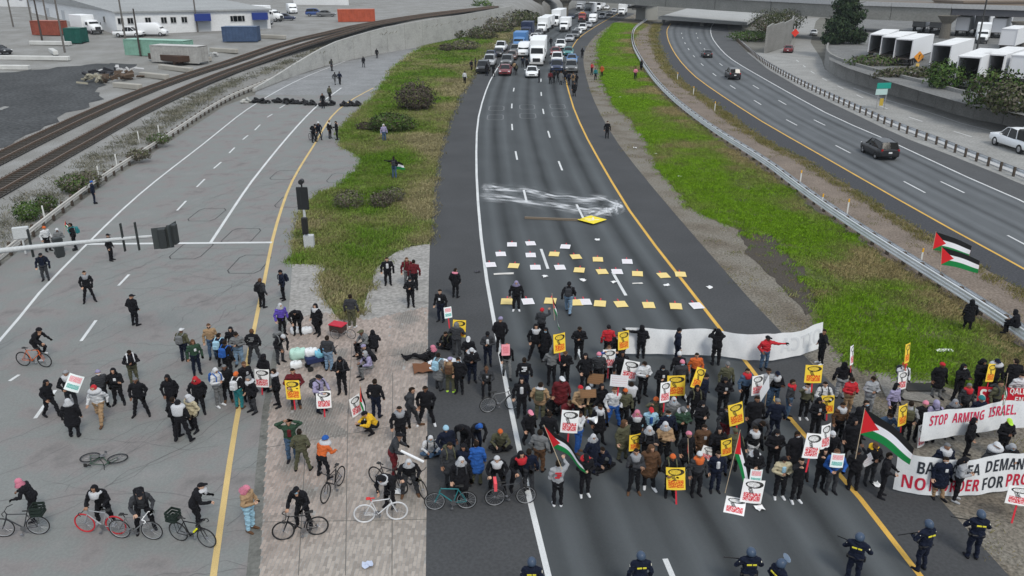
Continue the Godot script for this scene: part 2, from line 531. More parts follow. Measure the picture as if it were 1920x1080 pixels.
func make_bodies() -> void:
	make_head()
	make_hand("relaxed")
	make_hand("grip")
	var A := Vector3(-0.5, -0.03, -0.42)
	var B := Vector3(0.5, 1.62, 0.5)
	var V := func(x: float, y: float, z: float) -> Array: return [Vector3(x, y, z), Vector3(-x, y, z)]
	var base := {"lo": A, "hi": B, "pelvis": Vector3(0, 0.93, 0), "chest": Vector3(0, 1.26, 0.01), "neck": Vector3(0, 1.47, 0.0),
		"elbow": V.call(0.275, 1.12, -0.04), "wrist": V.call(0.285, 0.88, 0.05), "knee": V.call(0.105, 0.5, 0.02), "ankle": V.call(0.115, 0.085, -0.03), "toe": V.call(0.145, 0.035, 0.14)}
	var poses := {
		"S": {},
		"S2": {"coat": 0.28, "ankle": [Vector3(0.14, 0.085, 0.06), Vector3(-0.1, 0.085, -0.06)], "toe": [Vector3(0.2, 0.035, 0.22), Vector3(-0.13, 0.035, 0.11)], "look": Vector3(0.35, -0.1, 1)},
		"W": {"knee": V.call(0.17, 0.49, 0.02), "ankle": V.call(0.25, 0.085, -0.02), "toe": V.call(0.3, 0.035, 0.14), "elbow": V.call(0.285, 1.13, -0.05), "wrist": V.call(0.24, 0.92, 0.1)},
		"F": {"elbow": V.call(0.27, 1.13, 0.04), "wrist": V.call(0.09, 1.16, 0.27), "look": Vector3(0, -0.55, 1), "hand": "grip", "palm": Vector3(0, 0.6, 0.2)},
		"C": {"elbow": V.call(0.27, 1.12, 0.12), "wrist": [Vector3(-0.1, 1.17, 0.2), Vector3(0.12, 1.12, 0.2)], "ankle": V.call(0.16, 0.085, -0.02), "toe": V.call(0.2, 0.035, 0.15)},
		"K2": {"coat": 0.1, "elbow": V.call(0.285, 1.12, -0.06), "wrist": V.call(0.22, 0.91, 0.09), "look": Vector3(-0.4, -0.2, 1)},
		"H": {"elbow": V.call(0.3, 1.14, 0.08), "wrist": V.call(0.17, 1.05, 0.3), "hand": "grip", "palm": Vector3(0, 1, 0)},
		"R": {"elbow": [Vector3(0.27, 1.12, -0.02), Vector3(-0.3, 1.42, 0.2)], "wrist": [Vector3(0.2, 0.98, 0.14), Vector3(-0.2, 1.56, 0.32)], "hand": "grip"},
		"K": {"knee": [Vector3(0.1, 0.53, 0.18), Vector3(-0.1, 0.5, -0.03)], "ankle": [Vector3(0.1, 0.1, 0.27), Vector3(-0.1, 0.13, -0.27)], "toe": [Vector3(0.12, 0.07, 0.43), Vector3(-0.12, 0.035, -0.11)], "elbow": [Vector3(0.27, 1.13, -0.14), Vector3(-0.27, 1.13, 0.04)], "wrist": [Vector3(0.28, 0.91, -0.08), Vector3(-0.26, 0.95, 0.22)], "pelvis": Vector3(0, 0.92, 0.0), "chest": Vector3(0, 1.25, 0.04), "neck": Vector3(0, 1.45, 0.06)},
		"P": {"elbow": V.call(0.28, 1.28, 0.2), "wrist": V.call(0.1, 1.5, 0.27), "hand": "grip"},
		"O": {"elbow": V.call(0.37, 1.56, 0.08), "wrist": V.call(0.14, 1.68, 0.1), "hi": Vector3(0.5, 1.8, 0.5)},
		"A": {"elbow": [Vector3(0.44, 1.33, 0.12), Vector3(-0.28, 1.12, -0.04)], "wrist": [Vector3(0.67, 1.37, 0.2), Vector3(-0.2, 0.98, 0.1)], "hi": Vector3(0.8, 1.62, 0.5), "look": Vector3(0.5, 0, 1)},
		"N": {"pelvis": Vector3(0, 0.93, -0.1), "chest": Vector3(0, 1.16, 0.12), "neck": Vector3(0, 1.28, 0.28), "elbow": V.call(0.27, 0.96, 0.24), "wrist": V.call(0.16, 0.78, 0.36), "look": Vector3(0, -0.8, 0.8)},
		"B": {"pelvis": Vector3(0, 0.92, -0.08), "chest": Vector3(0, 1.21, 0.04), "neck": Vector3(0, 1.4, 0.12), "elbow": V.call(0.3, 1.08, 0.14), "wrist": V.call(0.22, 1.0, 0.39), "knee": V.call(0.18, 0.5, 0.0), "ankle": V.call(0.22, 0.085, -0.06), "toe": V.call(0.25, 0.035, 0.11), "hand": "grip", "palm": Vector3(0, -1, 0.3)},
		"Y": {"pelvis": Vector3(0, 0.97, -0.14), "chest": Vector3(0, 1.25, 0.02), "neck": Vector3(0, 1.42, 0.14), "elbow": V.call(0.28, 1.14, 0.2), "wrist": V.call(0.22, 1.04, 0.45), "knee": [Vector3(0.12, 0.68, 0.24), Vector3(-0.12, 0.55, 0.16)], "ankle": [Vector3(0.12, 0.4, 0.08), Vector3(-0.12, 0.15, 0.02)], "toe": [Vector3(0.13, 0.36, 0.24), Vector3(-0.13, 0.12, 0.18)], "hand": "grip", "palm": Vector3(0, -1, 0.3)},
		"T": {"pelvis": Vector3(0, 0.13, -0.1), "chest": Vector3(0, 0.45, -0.02), "neck": Vector3(0, 0.64, 0.04), "elbow": V.call(0.3, 0.36, 0.12), "wrist": V.call(0.16, 0.3, 0.3), "knee": V.call(0.34, 0.24, 0.26), "ankle": [Vector3(-0.1, 0.09, 0.3), Vector3(0.1, 0.09, 0.2)], "toe": [Vector3(-0.24, 0.07, 0.32), Vector3(0.24, 0.07, 0.22)], "hi": Vector3(0.55, 0.8, 0.55), "look": Vector3(0, -0.3, 1)},
		"Q": {"pelvis": Vector3(0, 0.36, -0.16), "chest": Vector3(0, 0.66, 0.0), "neck": Vector3(0, 0.84, 0.1), "elbow": V.call(0.28, 0.56, 0.2), "wrist": V.call(0.12, 0.55, 0.4), "knee": V.call(0.18, 0.5, 0.26), "ankle": V.call(0.14, 0.085, -0.02), "toe": V.call(0.18, 0.035, 0.15), "hi": Vector3(0.5, 1.0, 0.55), "look": Vector3(0, -0.5, 1)},
		"G": {"pelvis": Vector3(0, 0.55, -0.1), "chest": Vector3(0, 0.87, -0.02), "neck": Vector3(0, 1.06, 0.04), "elbow": V.call(0.29, 0.76, 0.08), "wrist": V.call(0.16, 0.7, 0.28), "knee": V.call(0.14, 0.56, 0.34), "ankle": V.call(0.13, 0.085, 0.3), "toe": V.call(0.16, 0.035, 0.46), "hi": Vector3(0.5, 1.25, 0.62)},
		"L": {"pelvis": Vector3(0, 0.14, -0.1), "chest": Vector3(0, 0.36, -0.35), "neck": Vector3(0, 0.52, -0.46), "elbow": V.call(0.27, 0.14, -0.5), "wrist": V.call(0.25, 0.08, -0.26), "knee": [Vector3(0.1, 0.34, 0.3), Vector3(-0.1, 0.16, 0.34)], "ankle": [Vector3(0.11, 0.09, 0.62), Vector3(-0.11, 0.09, 0.76)], "toe": [Vector3(0.13, 0.2, 0.72), Vector3(-0.13, 0.21, 0.84)], "lo": Vector3(-0.5, -0.03, -0.75), "hi": Vector3(0.5, 0.72, 0.95), "neckdir": Vector3(0, 0.95, -0.3)},
	}
	var n := 0
	for k: String in poses:
		var P := base.duplicate()
		P.merge(poses[k], true)
		n += 1
		bodies[k] = make_body(P, n)

# headgear and hair: a sphere of directions whose radius follows COVER; where it is 0 the shell dips inside the skull
func shell(cover: Callable, scale_ := Vector3(0.083, 0.108, 0.1), steps := 18) -> ArrayMesh:
	var st := begin()
	st.set_smooth_group(0)
	var P := []
	for j in steps + 1:
		var row := []
		var t := PI * j / steps
		for i in steps * 2:
			var u := TAU * i / (steps * 2)
			var dir := Vector3(sin(t) * sin(u), cos(t), sin(t) * cos(u))
			var r = cover.call(dir)
			row.append(r if r is Vector3 else dir * scale_ * float(r) + Vector3(0, 0.01, 0))
		P.append(row)
	for j in steps:
		for i in steps * 2:
			var k := (i + 1) % (steps * 2)
			quad(st, P[j][i], P[j][k], P[j + 1][k], P[j + 1][i])
	return done(st)

var gear := {}

func make_gear() -> void:
	var nz := FastNoiseLite.new()
	nz.seed = 4
	nz.frequency = 2.2
	var face := func(d: Vector3, wide: float, top: float) -> bool: return d.z > 0.15 and d.y < top and absf(d.x) < wide * (0.55 + 0.5 * d.z)
	gear["hair"] = shell(func(d: Vector3) -> float: return 0.8 if (d.y < -0.55 or (d.z > 0.1 and d.y < 0.42)) else 1.1 + 0.09 * nz.get_noise_3dv(d * 2.0))
	gear["long"] = shell(func(d: Vector3):
		if face.call(d, 0.8, 0.42): return 0.8
		if d.y < -0.25: return Vector3(d.x * 0.12, -0.02 + d.y * 0.27 * (1.0 + 0.25 * nz.get_noise_3dv(d * 3.0)), minf(d.z, 0.2) * 0.12 - 0.03)
		return 1.14 + 0.1 * nz.get_noise_3dv(d * 2.0))
	gear["beanie"] = shell(func(d: Vector3) -> float: return 0.8 if d.y < 0.12 - 0.3 * d.z * d.z * 0.0 - (0.35 if d.z < -0.2 else 0.0) else 1.13 + 0.12 * maxf(d.y, 0) + (0.05 if d.y < 0.34 else 0.0))
	gear["cap"] = shell(func(d: Vector3):
		if d.z > 0.35 and d.y > 0.1 and d.y < 0.42: return Vector3(d.x * 0.09, 0.055 - 0.01 * d.z, 0.07 + d.z * 0.13)
		return 0.8 if d.y < 0.15 else 1.13)
	gear["bucket"] = shell(func(d: Vector3):
		if d.y < 0.28 and d.y > 0.0: return Vector3(d.x * 0.16, 0.03, d.z * 0.17)
		return 0.8 if d.y <= 0.0 else 1.16)
	gear["hood"] = shell(func(d: Vector3):
		if face.call(d, 0.72, 0.55): return 0.82
		if d.y < -0.45: return Vector3(d.x * 0.17, -0.1 + d.y * 0.07, d.z * 0.13 - 0.02)
		return 1.17 + 0.08 * nz.get_noise_3dv(d * 2.0) + (0.12 if d.z < -0.3 else 0.0))
	gear["scarf"] = shell(func(d: Vector3):
		if face.call(d, 0.66, 0.45) and d.y > -0.45: return 0.84
		if d.y < -0.3: return Vector3(d.x * 0.18 * (1.0 + 0.2 * nz.get_noise_3dv(d * 3.0)), -0.07 + d.y * 0.15 + 0.02 * nz.get_noise_3dv(d * 4.0), d.z * 0.17 - 0.01)
		return 1.15 + 0.14 * nz.get_noise_3dv(d * 2.5))
	gear["wrap"] = shell(func(d: Vector3) -> float: return 0.8 if d.y < 0.2 - (0.3 if d.z < 0 else 0.0) else 1.17 + 0.14 * nz.get_noise_3dv(d * 2.6))
	gear["mask"] = shell(func(d: Vector3) -> float: return 1.16 if d.z > 0.15 and d.y < -0.02 and d.y > -0.85 and absf(d.x) < 0.8 else 0.7, Vector3(0.078, 0.105, 0.097), 14)
	gear["helmet"] = shell(func(d: Vector3): return 0.8 if d.y < 0.08 else (1.42 - (0.07 if int(floor((d.x + 1.0) * 6.0)) % 2 == 0 and d.y > 0.45 else 0.0)))
	gear["riot"] = shell(func(d: Vector3): return 0.8 if d.y < -0.35 or (d.z > 0.3 and d.y < 0.25) else 1.42)
	gear["visor"] = shell(func(d: Vector3): return Vector3(d.x * 0.14, 0.17 + d.y * 0.1, 0.13 + maxf(d.z, 0) * 0.03), Vector3.ONE, 8)
	gear["neck"] = shell(func(d: Vector3): return Vector3(d.x * 0.17 * (1.0 + 0.25 * nz.get_noise_3dv(d * 3.0)), -0.14 + d.y * 0.065 - (0.13 if d.z > 0.55 and d.y < 0.1 else 0.0), d.z * 0.165 - 0.0), Vector3.ONE, 12)
	gear["shawl"] = shell(func(d: Vector3): return Vector3(d.x * 0.23, -0.13 + d.y * 0.12 - (0.26 if d.z < -0.5 and d.y < 0.2 else 0.0), d.z * 0.19 - 0.02), Vector3.ONE, 12)
	var st := begin()
	rbox(st, Vector3(0, -0.02, -0.24), Vector3(0.29, 0.42, 0.17), 0.06)
	rbox(st, Vector3(0, -0.1, -0.34), Vector3(0.22, 0.2, 0.06), 0.025)
	gear["pack"] = done(st)
	st = begin()
	for sx: float in PM:
		path_tube(st, [Vector3(sx * 0.11, 0.16, -0.17), Vector3(sx * 0.12, 0.24, -0.02), Vector3(sx * 0.12, 0.14, 0.16), Vector3(sx * 0.14, -0.08, 0.16), Vector3(sx * 0.14, -0.18, -0.1)], 0.022, 6)
	gear["strap"] = done(st)

var cloth := {}

func cloth_mat(c: Color, kind: String) -> StandardMaterial3D:
	var key := c.to_html() + kind
	if cloth.has(key): return cloth[key]
	var m := StandardMaterial3D.new()
	m.roughness = 0.95
	m.metallic_specular = 0.2
	m.albedo_color = c.linear_to_srgb()
	if kind == "check":
		m.albedo_texture = check_tex
		m.uv1_triplanar = true
		m.uv1_scale = Vector3.ONE * 9.0
	elif kind == "cloth":
		m.albedo_texture = weave_tex
		m.uv1_triplanar = true
		m.uv1_scale = Vector3.ONE * 1.7
		m.rim_enabled = true
		m.rim = 0.15
	cloth[key] = m
	return m

var check_tex: Texture2D
var weave_tex: Texture2D

func make_textures() -> void:
	var im := Image.create(64, 64, false, Image.FORMAT_RGB8)
	im.fill(Color(1, 1, 1))
	for y in 64:
		for x in 64:
			if (x + y) % 16 < 3 or (x - y + 64) % 16 < 3: im.set_pixel(x, y, Color(0.5, 0.5, 0.52))
	check_tex = ImageTexture.create_from_image(im)
	weave_tex = noise_tex(77, 0.02, [[0.0, grey(0.62)], [0.5, grey(0.85)], [1.0, grey(1.0)]], 256, 4)

const SKIN := [Color(0.42, 0.24, 0.16), Color(0.3, 0.16, 0.1), Color(0.5, 0.31, 0.22), Color(0.16, 0.08, 0.05)]

# one person; D = [x, z, yaw, pose, top, bottom, headgear, extras, what sets this one apart, group]
func person(D: Array, i: int) -> Node3D:
	var B: Dictionary = bodies[D[3]]
	var label := "person in %s, %s, %s, %s" % [D[4], D[5], D[6], D[8]]
	if ((D[6] as String).ends_with("hair") and not (D[6] as String).begins_with("long")) or label.split(" ").size() > 16: label = "person in %s, %s, %s" % [D[4], D[5], D[8]]
	var lift := 0.28 if (D[8] as String).begins_with("sitting on the guardrail") else 0.0
	var o := thing("person", label, "person", Vector3(D[0], lift, D[1]), deg_to_rad(D[2]), ["people gathered on the roadway", "people far from the main crowd", "officers facing the crowd"][D[9]])
	var hw: PackedStringArray = (D[6] as String).split(" ")
	var kind: String = {"headscarf": "scarf", "headwrap": "wrap"}.get(hw[-1], hw[-1])
	if D[6] == "riot helmet": kind = "riot"
	elif hw[0] == "long": kind = "long"
	var worn := [[kind, hw[-2]]]
	var top: String = (D[4] as String).get_slice(" ", 0)
	var bottom: String = (D[5] as String).get_slice(" ", 0)
	var shoe := "black"
	var more: Array = D[7].duplicate()
	if kind != "riot" and more.is_empty():
		if i % 3 == 1: more.append(["mask", ["white", "light-blue", "black", "white"][i % 4]])
		if i % 5 == 2: more.append(["pack", ["charcoal", "black", "olive"][i % 3]])
		if i % 7 == 3: more.append(["badge", "silver"])
	for e: Array in D[7]:
		if e[0] == "shoes": shoe = e[1]
	var sc := 0.95 + ((i * 37) % 11) / 100.0
	var tone: Color = SKIN[[0, 0, 2, 2, 1, 3][(i * 5 + i / 6) % 6]]
	if D[9] == 1: sc *= 1.12
	o.scale = Vector3(1.1 * (1.0 + 0.07 * sin(D[0] * 7.0)), sc, 1.1 * (1.0 + 0.09 * cos(D[1] * 5.0)))
	var b := part("body", B.mesh, null, o)
	var skin := solid(tone, 0.6)
	for k in 6:
		var m: Material = [skin, cloth_mat(col(top), "cloth"), cloth_mat(col(bottom), "cloth"), cloth_mat(col(shoe), "plain"), solid(Color(0.02, 0.015, 0.012), 0.4), solid(tone * Color(0.75, 0.5, 0.5), 0.6)][k]
		b.set_surface_override_material(k, m)
	var names := {"hair": "hair", "long": "hair", "beanie": "beanie", "cap": "cap", "bucket": "hat", "hood": "hood", "scarf": "headscarf", "wrap": "headwrap", "helmet": "helmet", "riot": "helmet"}
	for g: Array in worn:
		var h := part(names.get(g[0], g[0]), gear[g[0]], cloth_mat(col(g[1]), "check" if g[0] in ["scarf", "wrap"] and g[1] in ["white", "silver", "pink", "lavender"] else "cloth"), o)
		h.transform = B.head
		if g[0] == "riot":
			h.material_override = solid(Color(0.05, 0.075, 0.12), 0.3)
			if label.contains("raised visor"): part("visor", gear["visor"], visor_mat, h)
	for e: Array in more:
		match e[0]:
			"mask":
				part("face_mask", gear["mask"], cloth_mat(col(e[1]), "plain"), o).transform = B.head
			"neck":
				part("neck_scarf", gear["neck"], cloth_mat(col(e[1]), "check" if e[1] in ["white", "silver"] else "cloth"), o).transform = B.head
			"shawl":
				part("shawl", gear["shawl"], cloth_mat(col(e[1]), "check" if e[1] in ["white", "silver"] else "cloth"), o).transform = B.head
			"pack":
				var pk := part("backpack", gear["pack"], cloth_mat(col(e[1]), "cloth"), o)
				pk.transform = B.chest
				part("strap", gear["strap"], cloth_mat(col(e[1]), "plain"), pk)
			"print":
				var st := begin()
				for q: Array in [[0.0, 0.1, 0.2, 0.05], [-0.03, 0.02, 0.14, 0.06], [0.03, -0.06, 0.16, 0.05]]: box(st, Vector3(q[0], q[1], -0.155), Vector3(q[2], q[3], 0.02))
				part("back_print", done(st), solid(col(e[1]), 0.8), o).transform = B.chest
			"chest":
				var st := begin()
				rbox(st, Vector3(0, -0.03, 0.14), Vector3(0.12, 0.3, 0.07), 0.03)
				part("shirt_front", done(st), cloth_mat(col(e[1]), "cloth"), o).transform = B.chest
			"badge":
				var st := begin()
				rbox(st, Vector3(0.03, 0.0, 0.16), Vector3(0.09, 0.12, 0.03), 0.008)
				part("badge", done(st), solid(col(e[1]), 0.7), o).transform = B.chest
			"police":
				var st := begin()
				box(st, Vector3(-0.065, 0.07, -0.165), Vector3(0.09, 0.04, 0.02))
				box(st, Vector3(0.065, 0.07, -0.165), Vector3(0.12, 0.04, 0.02))
				part("back_lettering", done(st), solid(Color(0.7, 0.62, 0.05), 0.7), o).transform = B.chest
				for sx: float in PM:
					st = begin()
					rbox(st, Vector3(sx * 0.265, 0.03, 0.0), Vector3(0.03, 0.09, 0.07), 0.01)
					part("shoulder_patch", done(st), solid(Color(0.75, 0.72, 0.6), 0.7), o).transform = B.chest
				st = begin()
				rbox(st, Vector3(0, -0.31, 0), Vector3(0.36, 0.055, 0.31), 0.02)
				rbox(st, Vector3(-0.2, -0.38, 0.02), Vector3(0.06, 0.18, 0.1), 0.02)
				rbox(st, Vector3(0.2, -0.36, -0.05), Vector3(0.06, 0.11, 0.1), 0.02)
				part("duty_belt", done(st), solid(Color(0.012, 0.012, 0.014), 0.5), o).transform = B.chest
	return o

var visor_mat: StandardMaterial3D
var COL := {}

func col(n: String) -> Color:
	return COL.get(n, Color(0.3, 0.3, 0.3))

# ---------------------------------------------------------------- bicycles (heading +z, wheels at z = 0.52 and -0.52)
var bike_parts := {}

func make_bike_parts() -> void:
	var st := begin()
	for i in 28:
		var t0 := TAU * i / 28
		var t1 := TAU * (i + 1) / 28
		tube(st, Vector3(0, sin(t0), cos(t0)) * 0.335, Vector3(0, sin(t1), cos(t1)) * 0.335, 0.019, 0.019, 6, false)
	bike_parts.tyre = done(st)
	st = begin()
	for i in 28:
		var t0 := TAU * i / 28
		var t1 := TAU * (i + 1) / 28
		tube(st, Vector3(0, sin(t0), cos(t0)) * 0.31, Vector3(0, sin(t1), cos(t1)) * 0.31, 0.011, 0.011, 5, false)
	bike_parts.rim = done(st)
	st = begin()
	for i in 16:
		var t := TAU * i / 16
		tube(st, Vector3(0.02 if i % 2 else -0.02, 0, 0), Vector3(0, sin(t), cos(t)) * 0.31, 0.0028, 0.0028, 3, false)
	tube(st, Vector3(-0.045, 0, 0), Vector3(0.045, 0, 0), 0.022)
	bike_parts.spokes = done(st)
	var hub_r := Vector3(0, 0.34, -0.52)
	var hub_f := Vector3(0, 0.34, 0.52)
	var bb := Vector3(0, 0.29, -0.09)
	var seat := Vector3(0, 0.8, -0.27)
	var head_t := Vector3(0, 0.84, 0.31)
	var head_b := Vector3(0, 0.69, 0.365)
	st = begin()
	tube(st, bb, seat, 0.017)
	tube(st, seat, head_t, 0.016)
	tube(st, bb, head_b, 0.02)
	tube(st, head_t + Vector3(0, 0.03, -0.01), head_b, 0.021)
	for sx: float in PM:
		tube(st, bb + Vector3(sx * 0.03, 0, 0), hub_r + Vector3(sx * 0.06, 0, 0), 0.011)
		tube(st, seat + Vector3(sx * 0.015, -0.04, 0), hub_r + Vector3(sx * 0.06, 0, 0), 0.009)
	bike_parts.frame = done(st)
	st = begin()
	for sx: float in PM:
		tube(st, head_b + Vector3(sx * 0.045, -0.02, 0), hub_f + Vector3(sx * 0.052, 0, 0), 0.014, 0.01)
	tube(st, head_b + Vector3(-0.05, -0.01, 0), head_b + Vector3(0.05, -0.01, 0), 0.016)
	bike_parts.fork = done(st)
	st = begin()
	tube(st, head_t, head_t + Vector3(0, 0.06, 0.08), 0.014)
	for sx: float in PM:
		path_tube(st, [head_t + Vector3(0, 0.06, 0.08), head_t + Vector3(sx * 0.21, 0.06, 0.08), head_t + Vector3(sx * 0.22, 0.06, 0.16), head_t + Vector3(sx * 0.22, -0.01, 0.2), head_t + Vector3(sx * 0.22, -0.07, 0.12)], 0.014)
	bike_parts.drop = done(st)
	st = begin()
	tube(st, head_t, head_t + Vector3(0, 0.12, 0.04), 0.014)
	for sx: float in PM:
		path_tube(st, [head_t + Vector3(0, 0.12, 0.04), head_t + Vector3(sx * 0.18, 0.15, 0.04), head_t + Vector3(sx * 0.32, 0.14, -0.07)], 0.014)
	bike_parts.flat = done(st)
	st = begin()
	tube(st, seat, seat + Vector3(0, 0.1, -0.04), 0.014)
	rbox(st, seat + Vector3(0, 0.12, -0.1), Vector3(0.14, 0.045, 0.14), 0.02)
	rbox(st, seat + Vector3(0, 0.12, 0.03), Vector3(0.05, 0.04, 0.17), 0.018)
	bike_parts.saddle = done(st)
	st = begin()
	lathe(st, [[0.0, 0.045], [0.095, 0.045], [0.095, 0.05], [0.0, 0.05]], Vector3.RIGHT, bb, 20)
	for sx: float in PM:
		tube(st, bb + Vector3(sx * 0.06, 0, 0), bb + Vector3(sx * 0.07, -0.16 * sx, 0.05 * sx), 0.011)
		box(st, bb + Vector3(sx * 0.12, -0.16 * sx, 0.05 * sx), Vector3(0.09, 0.02, 0.08))
	for dy: float in [-0.09, 0.05]:
		tube(st, bb + Vector3(0.048, dy, 0), hub_r + Vector3(0.048, dy * 0.45, 0), 0.006, 0.006, 4)
	bike_parts.crank = done(st)
	st = begin()
	for y: float in [0.0, 0.12, 0.24]:
		for q: Array in [[-0.17, 0, 0.012, 0.34], [0.17, 0, 0.012, 0.34], [0, -0.17, 0.34, 0.012], [0, 0.17, 0.34, 0.012]]:
			box(st, Vector3(q[0], 0.82 + y, -0.62 + q[1]), Vector3(q[2], 0.085, q[3]))
	box(st, Vector3(0, 0.78, -0.62), Vector3(0.34, 0.012, 0.34))
	tube(st, Vector3(0.06, 0.34, -0.52), Vector3(0.06, 0.78, -0.6), 0.008)
	tube(st, Vector3(-0.06, 0.34, -0.52), Vector3(-0.06, 0.78, -0.6), 0.008)
	bike_parts.crate = done(st)
	st = begin()
	tube(st, bb + Vector3(0, 0.18, 0.16), bb + Vector3(0, 0.33, 0.29), 0.037, 0.03)
	bike_parts.bottle = done(st)

# o: [x, y, z, yaw, frame colour, rim colour, bars, extras, label, lying]
func bicycle(D: Array) -> Node3D:
	var o := thing("bicycle", D[8], "bicycle", Vector3(D[0], D[1], D[2]), D[3], "bicycles of the crowd")
	var fm := solid(col(D[4]), 0.35, 0.1)
	part("frame", bike_parts.frame, fm, o)
	part("fork", bike_parts.fork, fm, o)
	part("handlebar", bike_parts[D[6]], solid(Color(0.03, 0.03, 0.03) if not D[7].has("whitebar") else Color(0.8, 0.8, 0.8), 0.5), o)
	part("saddle", bike_parts.saddle, solid(Color(0.55, 0.03, 0.03) if D[7].has("redseat") else Color(0.02, 0.02, 0.02), 0.6), o)
	part("crank", bike_parts.crank, solid(Color(0.25, 0.25, 0.26), 0.35, 0.8), o)
	for z: float in [-0.52, 0.52]:
		var w := Node3D.new()
		w.name = "wheel"
		o.add_child(w, true)
		w.position = Vector3(0, 0.355, z)
		part("tyre", bike_parts.tyre, solid(col(D[5]) if D[5] in ["white", "red"] else Color(0.02, 0.02, 0.02), 0.8), w)
		part("rim", bike_parts.rim, solid(col(D[5]), 0.35, 0.3), w)
		part("spokes", bike_parts.spokes, solid(Color(0.4, 0.4, 0.42), 0.3, 0.9), w)
	if D[7].has("crate"): part("crate", bike_parts.crate, solid(Color(0.015, 0.025, 0.02), 0.7), o)
	if D[7].has("bottle"): part("bottle", bike_parts.bottle, solid(Color(0.75, 0.75, 0.02), 0.4), o)
	if D[7].has("panel"): part("rack_bag", box_mesh(Vector3(0.42, 0.3, 0.1), Vector3(0.1, 0.8, -0.5)), solid(Color(0.75, 0.09, 0.11), 0.8), o)
	if D[9]: o.rotation = Vector3(0, D[3], deg_to_rad(86))
	return o

# ---------------------------------------------------------------- vehicles (heading +z)
var glass_mat: StandardMaterial3D
var wheel_mesh := {}

func loft(rings: Array, smooth := true) -> ArrayMesh:   # rings of equal size, closed loops; ends capped by fans
	var st := begin()
	st.set_smooth_group(0 if smooth else -1)
	var n: int = rings[0].size()
	for k in rings.size() - 1:
		for i in n:
			var j := (i + 1) % n
			quad(st, rings[k][i], rings[k][j], rings[k + 1][j], rings[k + 1][i])
	st.set_smooth_group(-1)
	for e: int in [0, rings.size() - 1]:
		var c := Vector3.ZERO
		for v: Vector3 in rings[e]: c += v / n
		for i in n:
			var j := (i + 1) % n
			if e == 0:
				for v: Vector3 in [c, rings[e][j], rings[e][i]]: st.add_vertex(v)
			else:
				for v: Vector3 in [c, rings[e][i], rings[e][j]]: st.add_vertex(v)
	return done(st)

func ring(z: float, hw: float, y0: float, y1: float, r := 0.12, crown := 0.04) -> Array:   # rounded car section
	var p := []
	r = minf(r, (y1 - y0) * 0.45)
	p.append(Vector3(-hw + 0.06, y0, z)); p.append(Vector3(hw - 0.06, y0, z))
	p.append(Vector3(hw, y0 + r * 0.6, z)); p.append(Vector3(hw + 0.01, (y0 + y1) * 0.52, z))
	p.append(Vector3(hw - r * 0.25, y1 - r * 0.7, z)); p.append(Vector3(hw - r, y1 - r * 0.1, z))
	p.append(Vector3(0, y1 + crown, z))
	p.append(Vector3(-hw + r, y1 - r * 0.1, z)); p.append(Vector3(-hw + r * 0.25, y1 - r * 0.7, z))
	p.append(Vector3(-hw - 0.01, (y0 + y1) * 0.52, z)); p.append(Vector3(-hw, y0 + r * 0.6, z))
	return p

const VEHICLE_GROUPS := ["vehicles halted in the traffic jam", "vehicles moving on the far carriageway", "vehicles parked in the yards"]
var car_shapes := {}

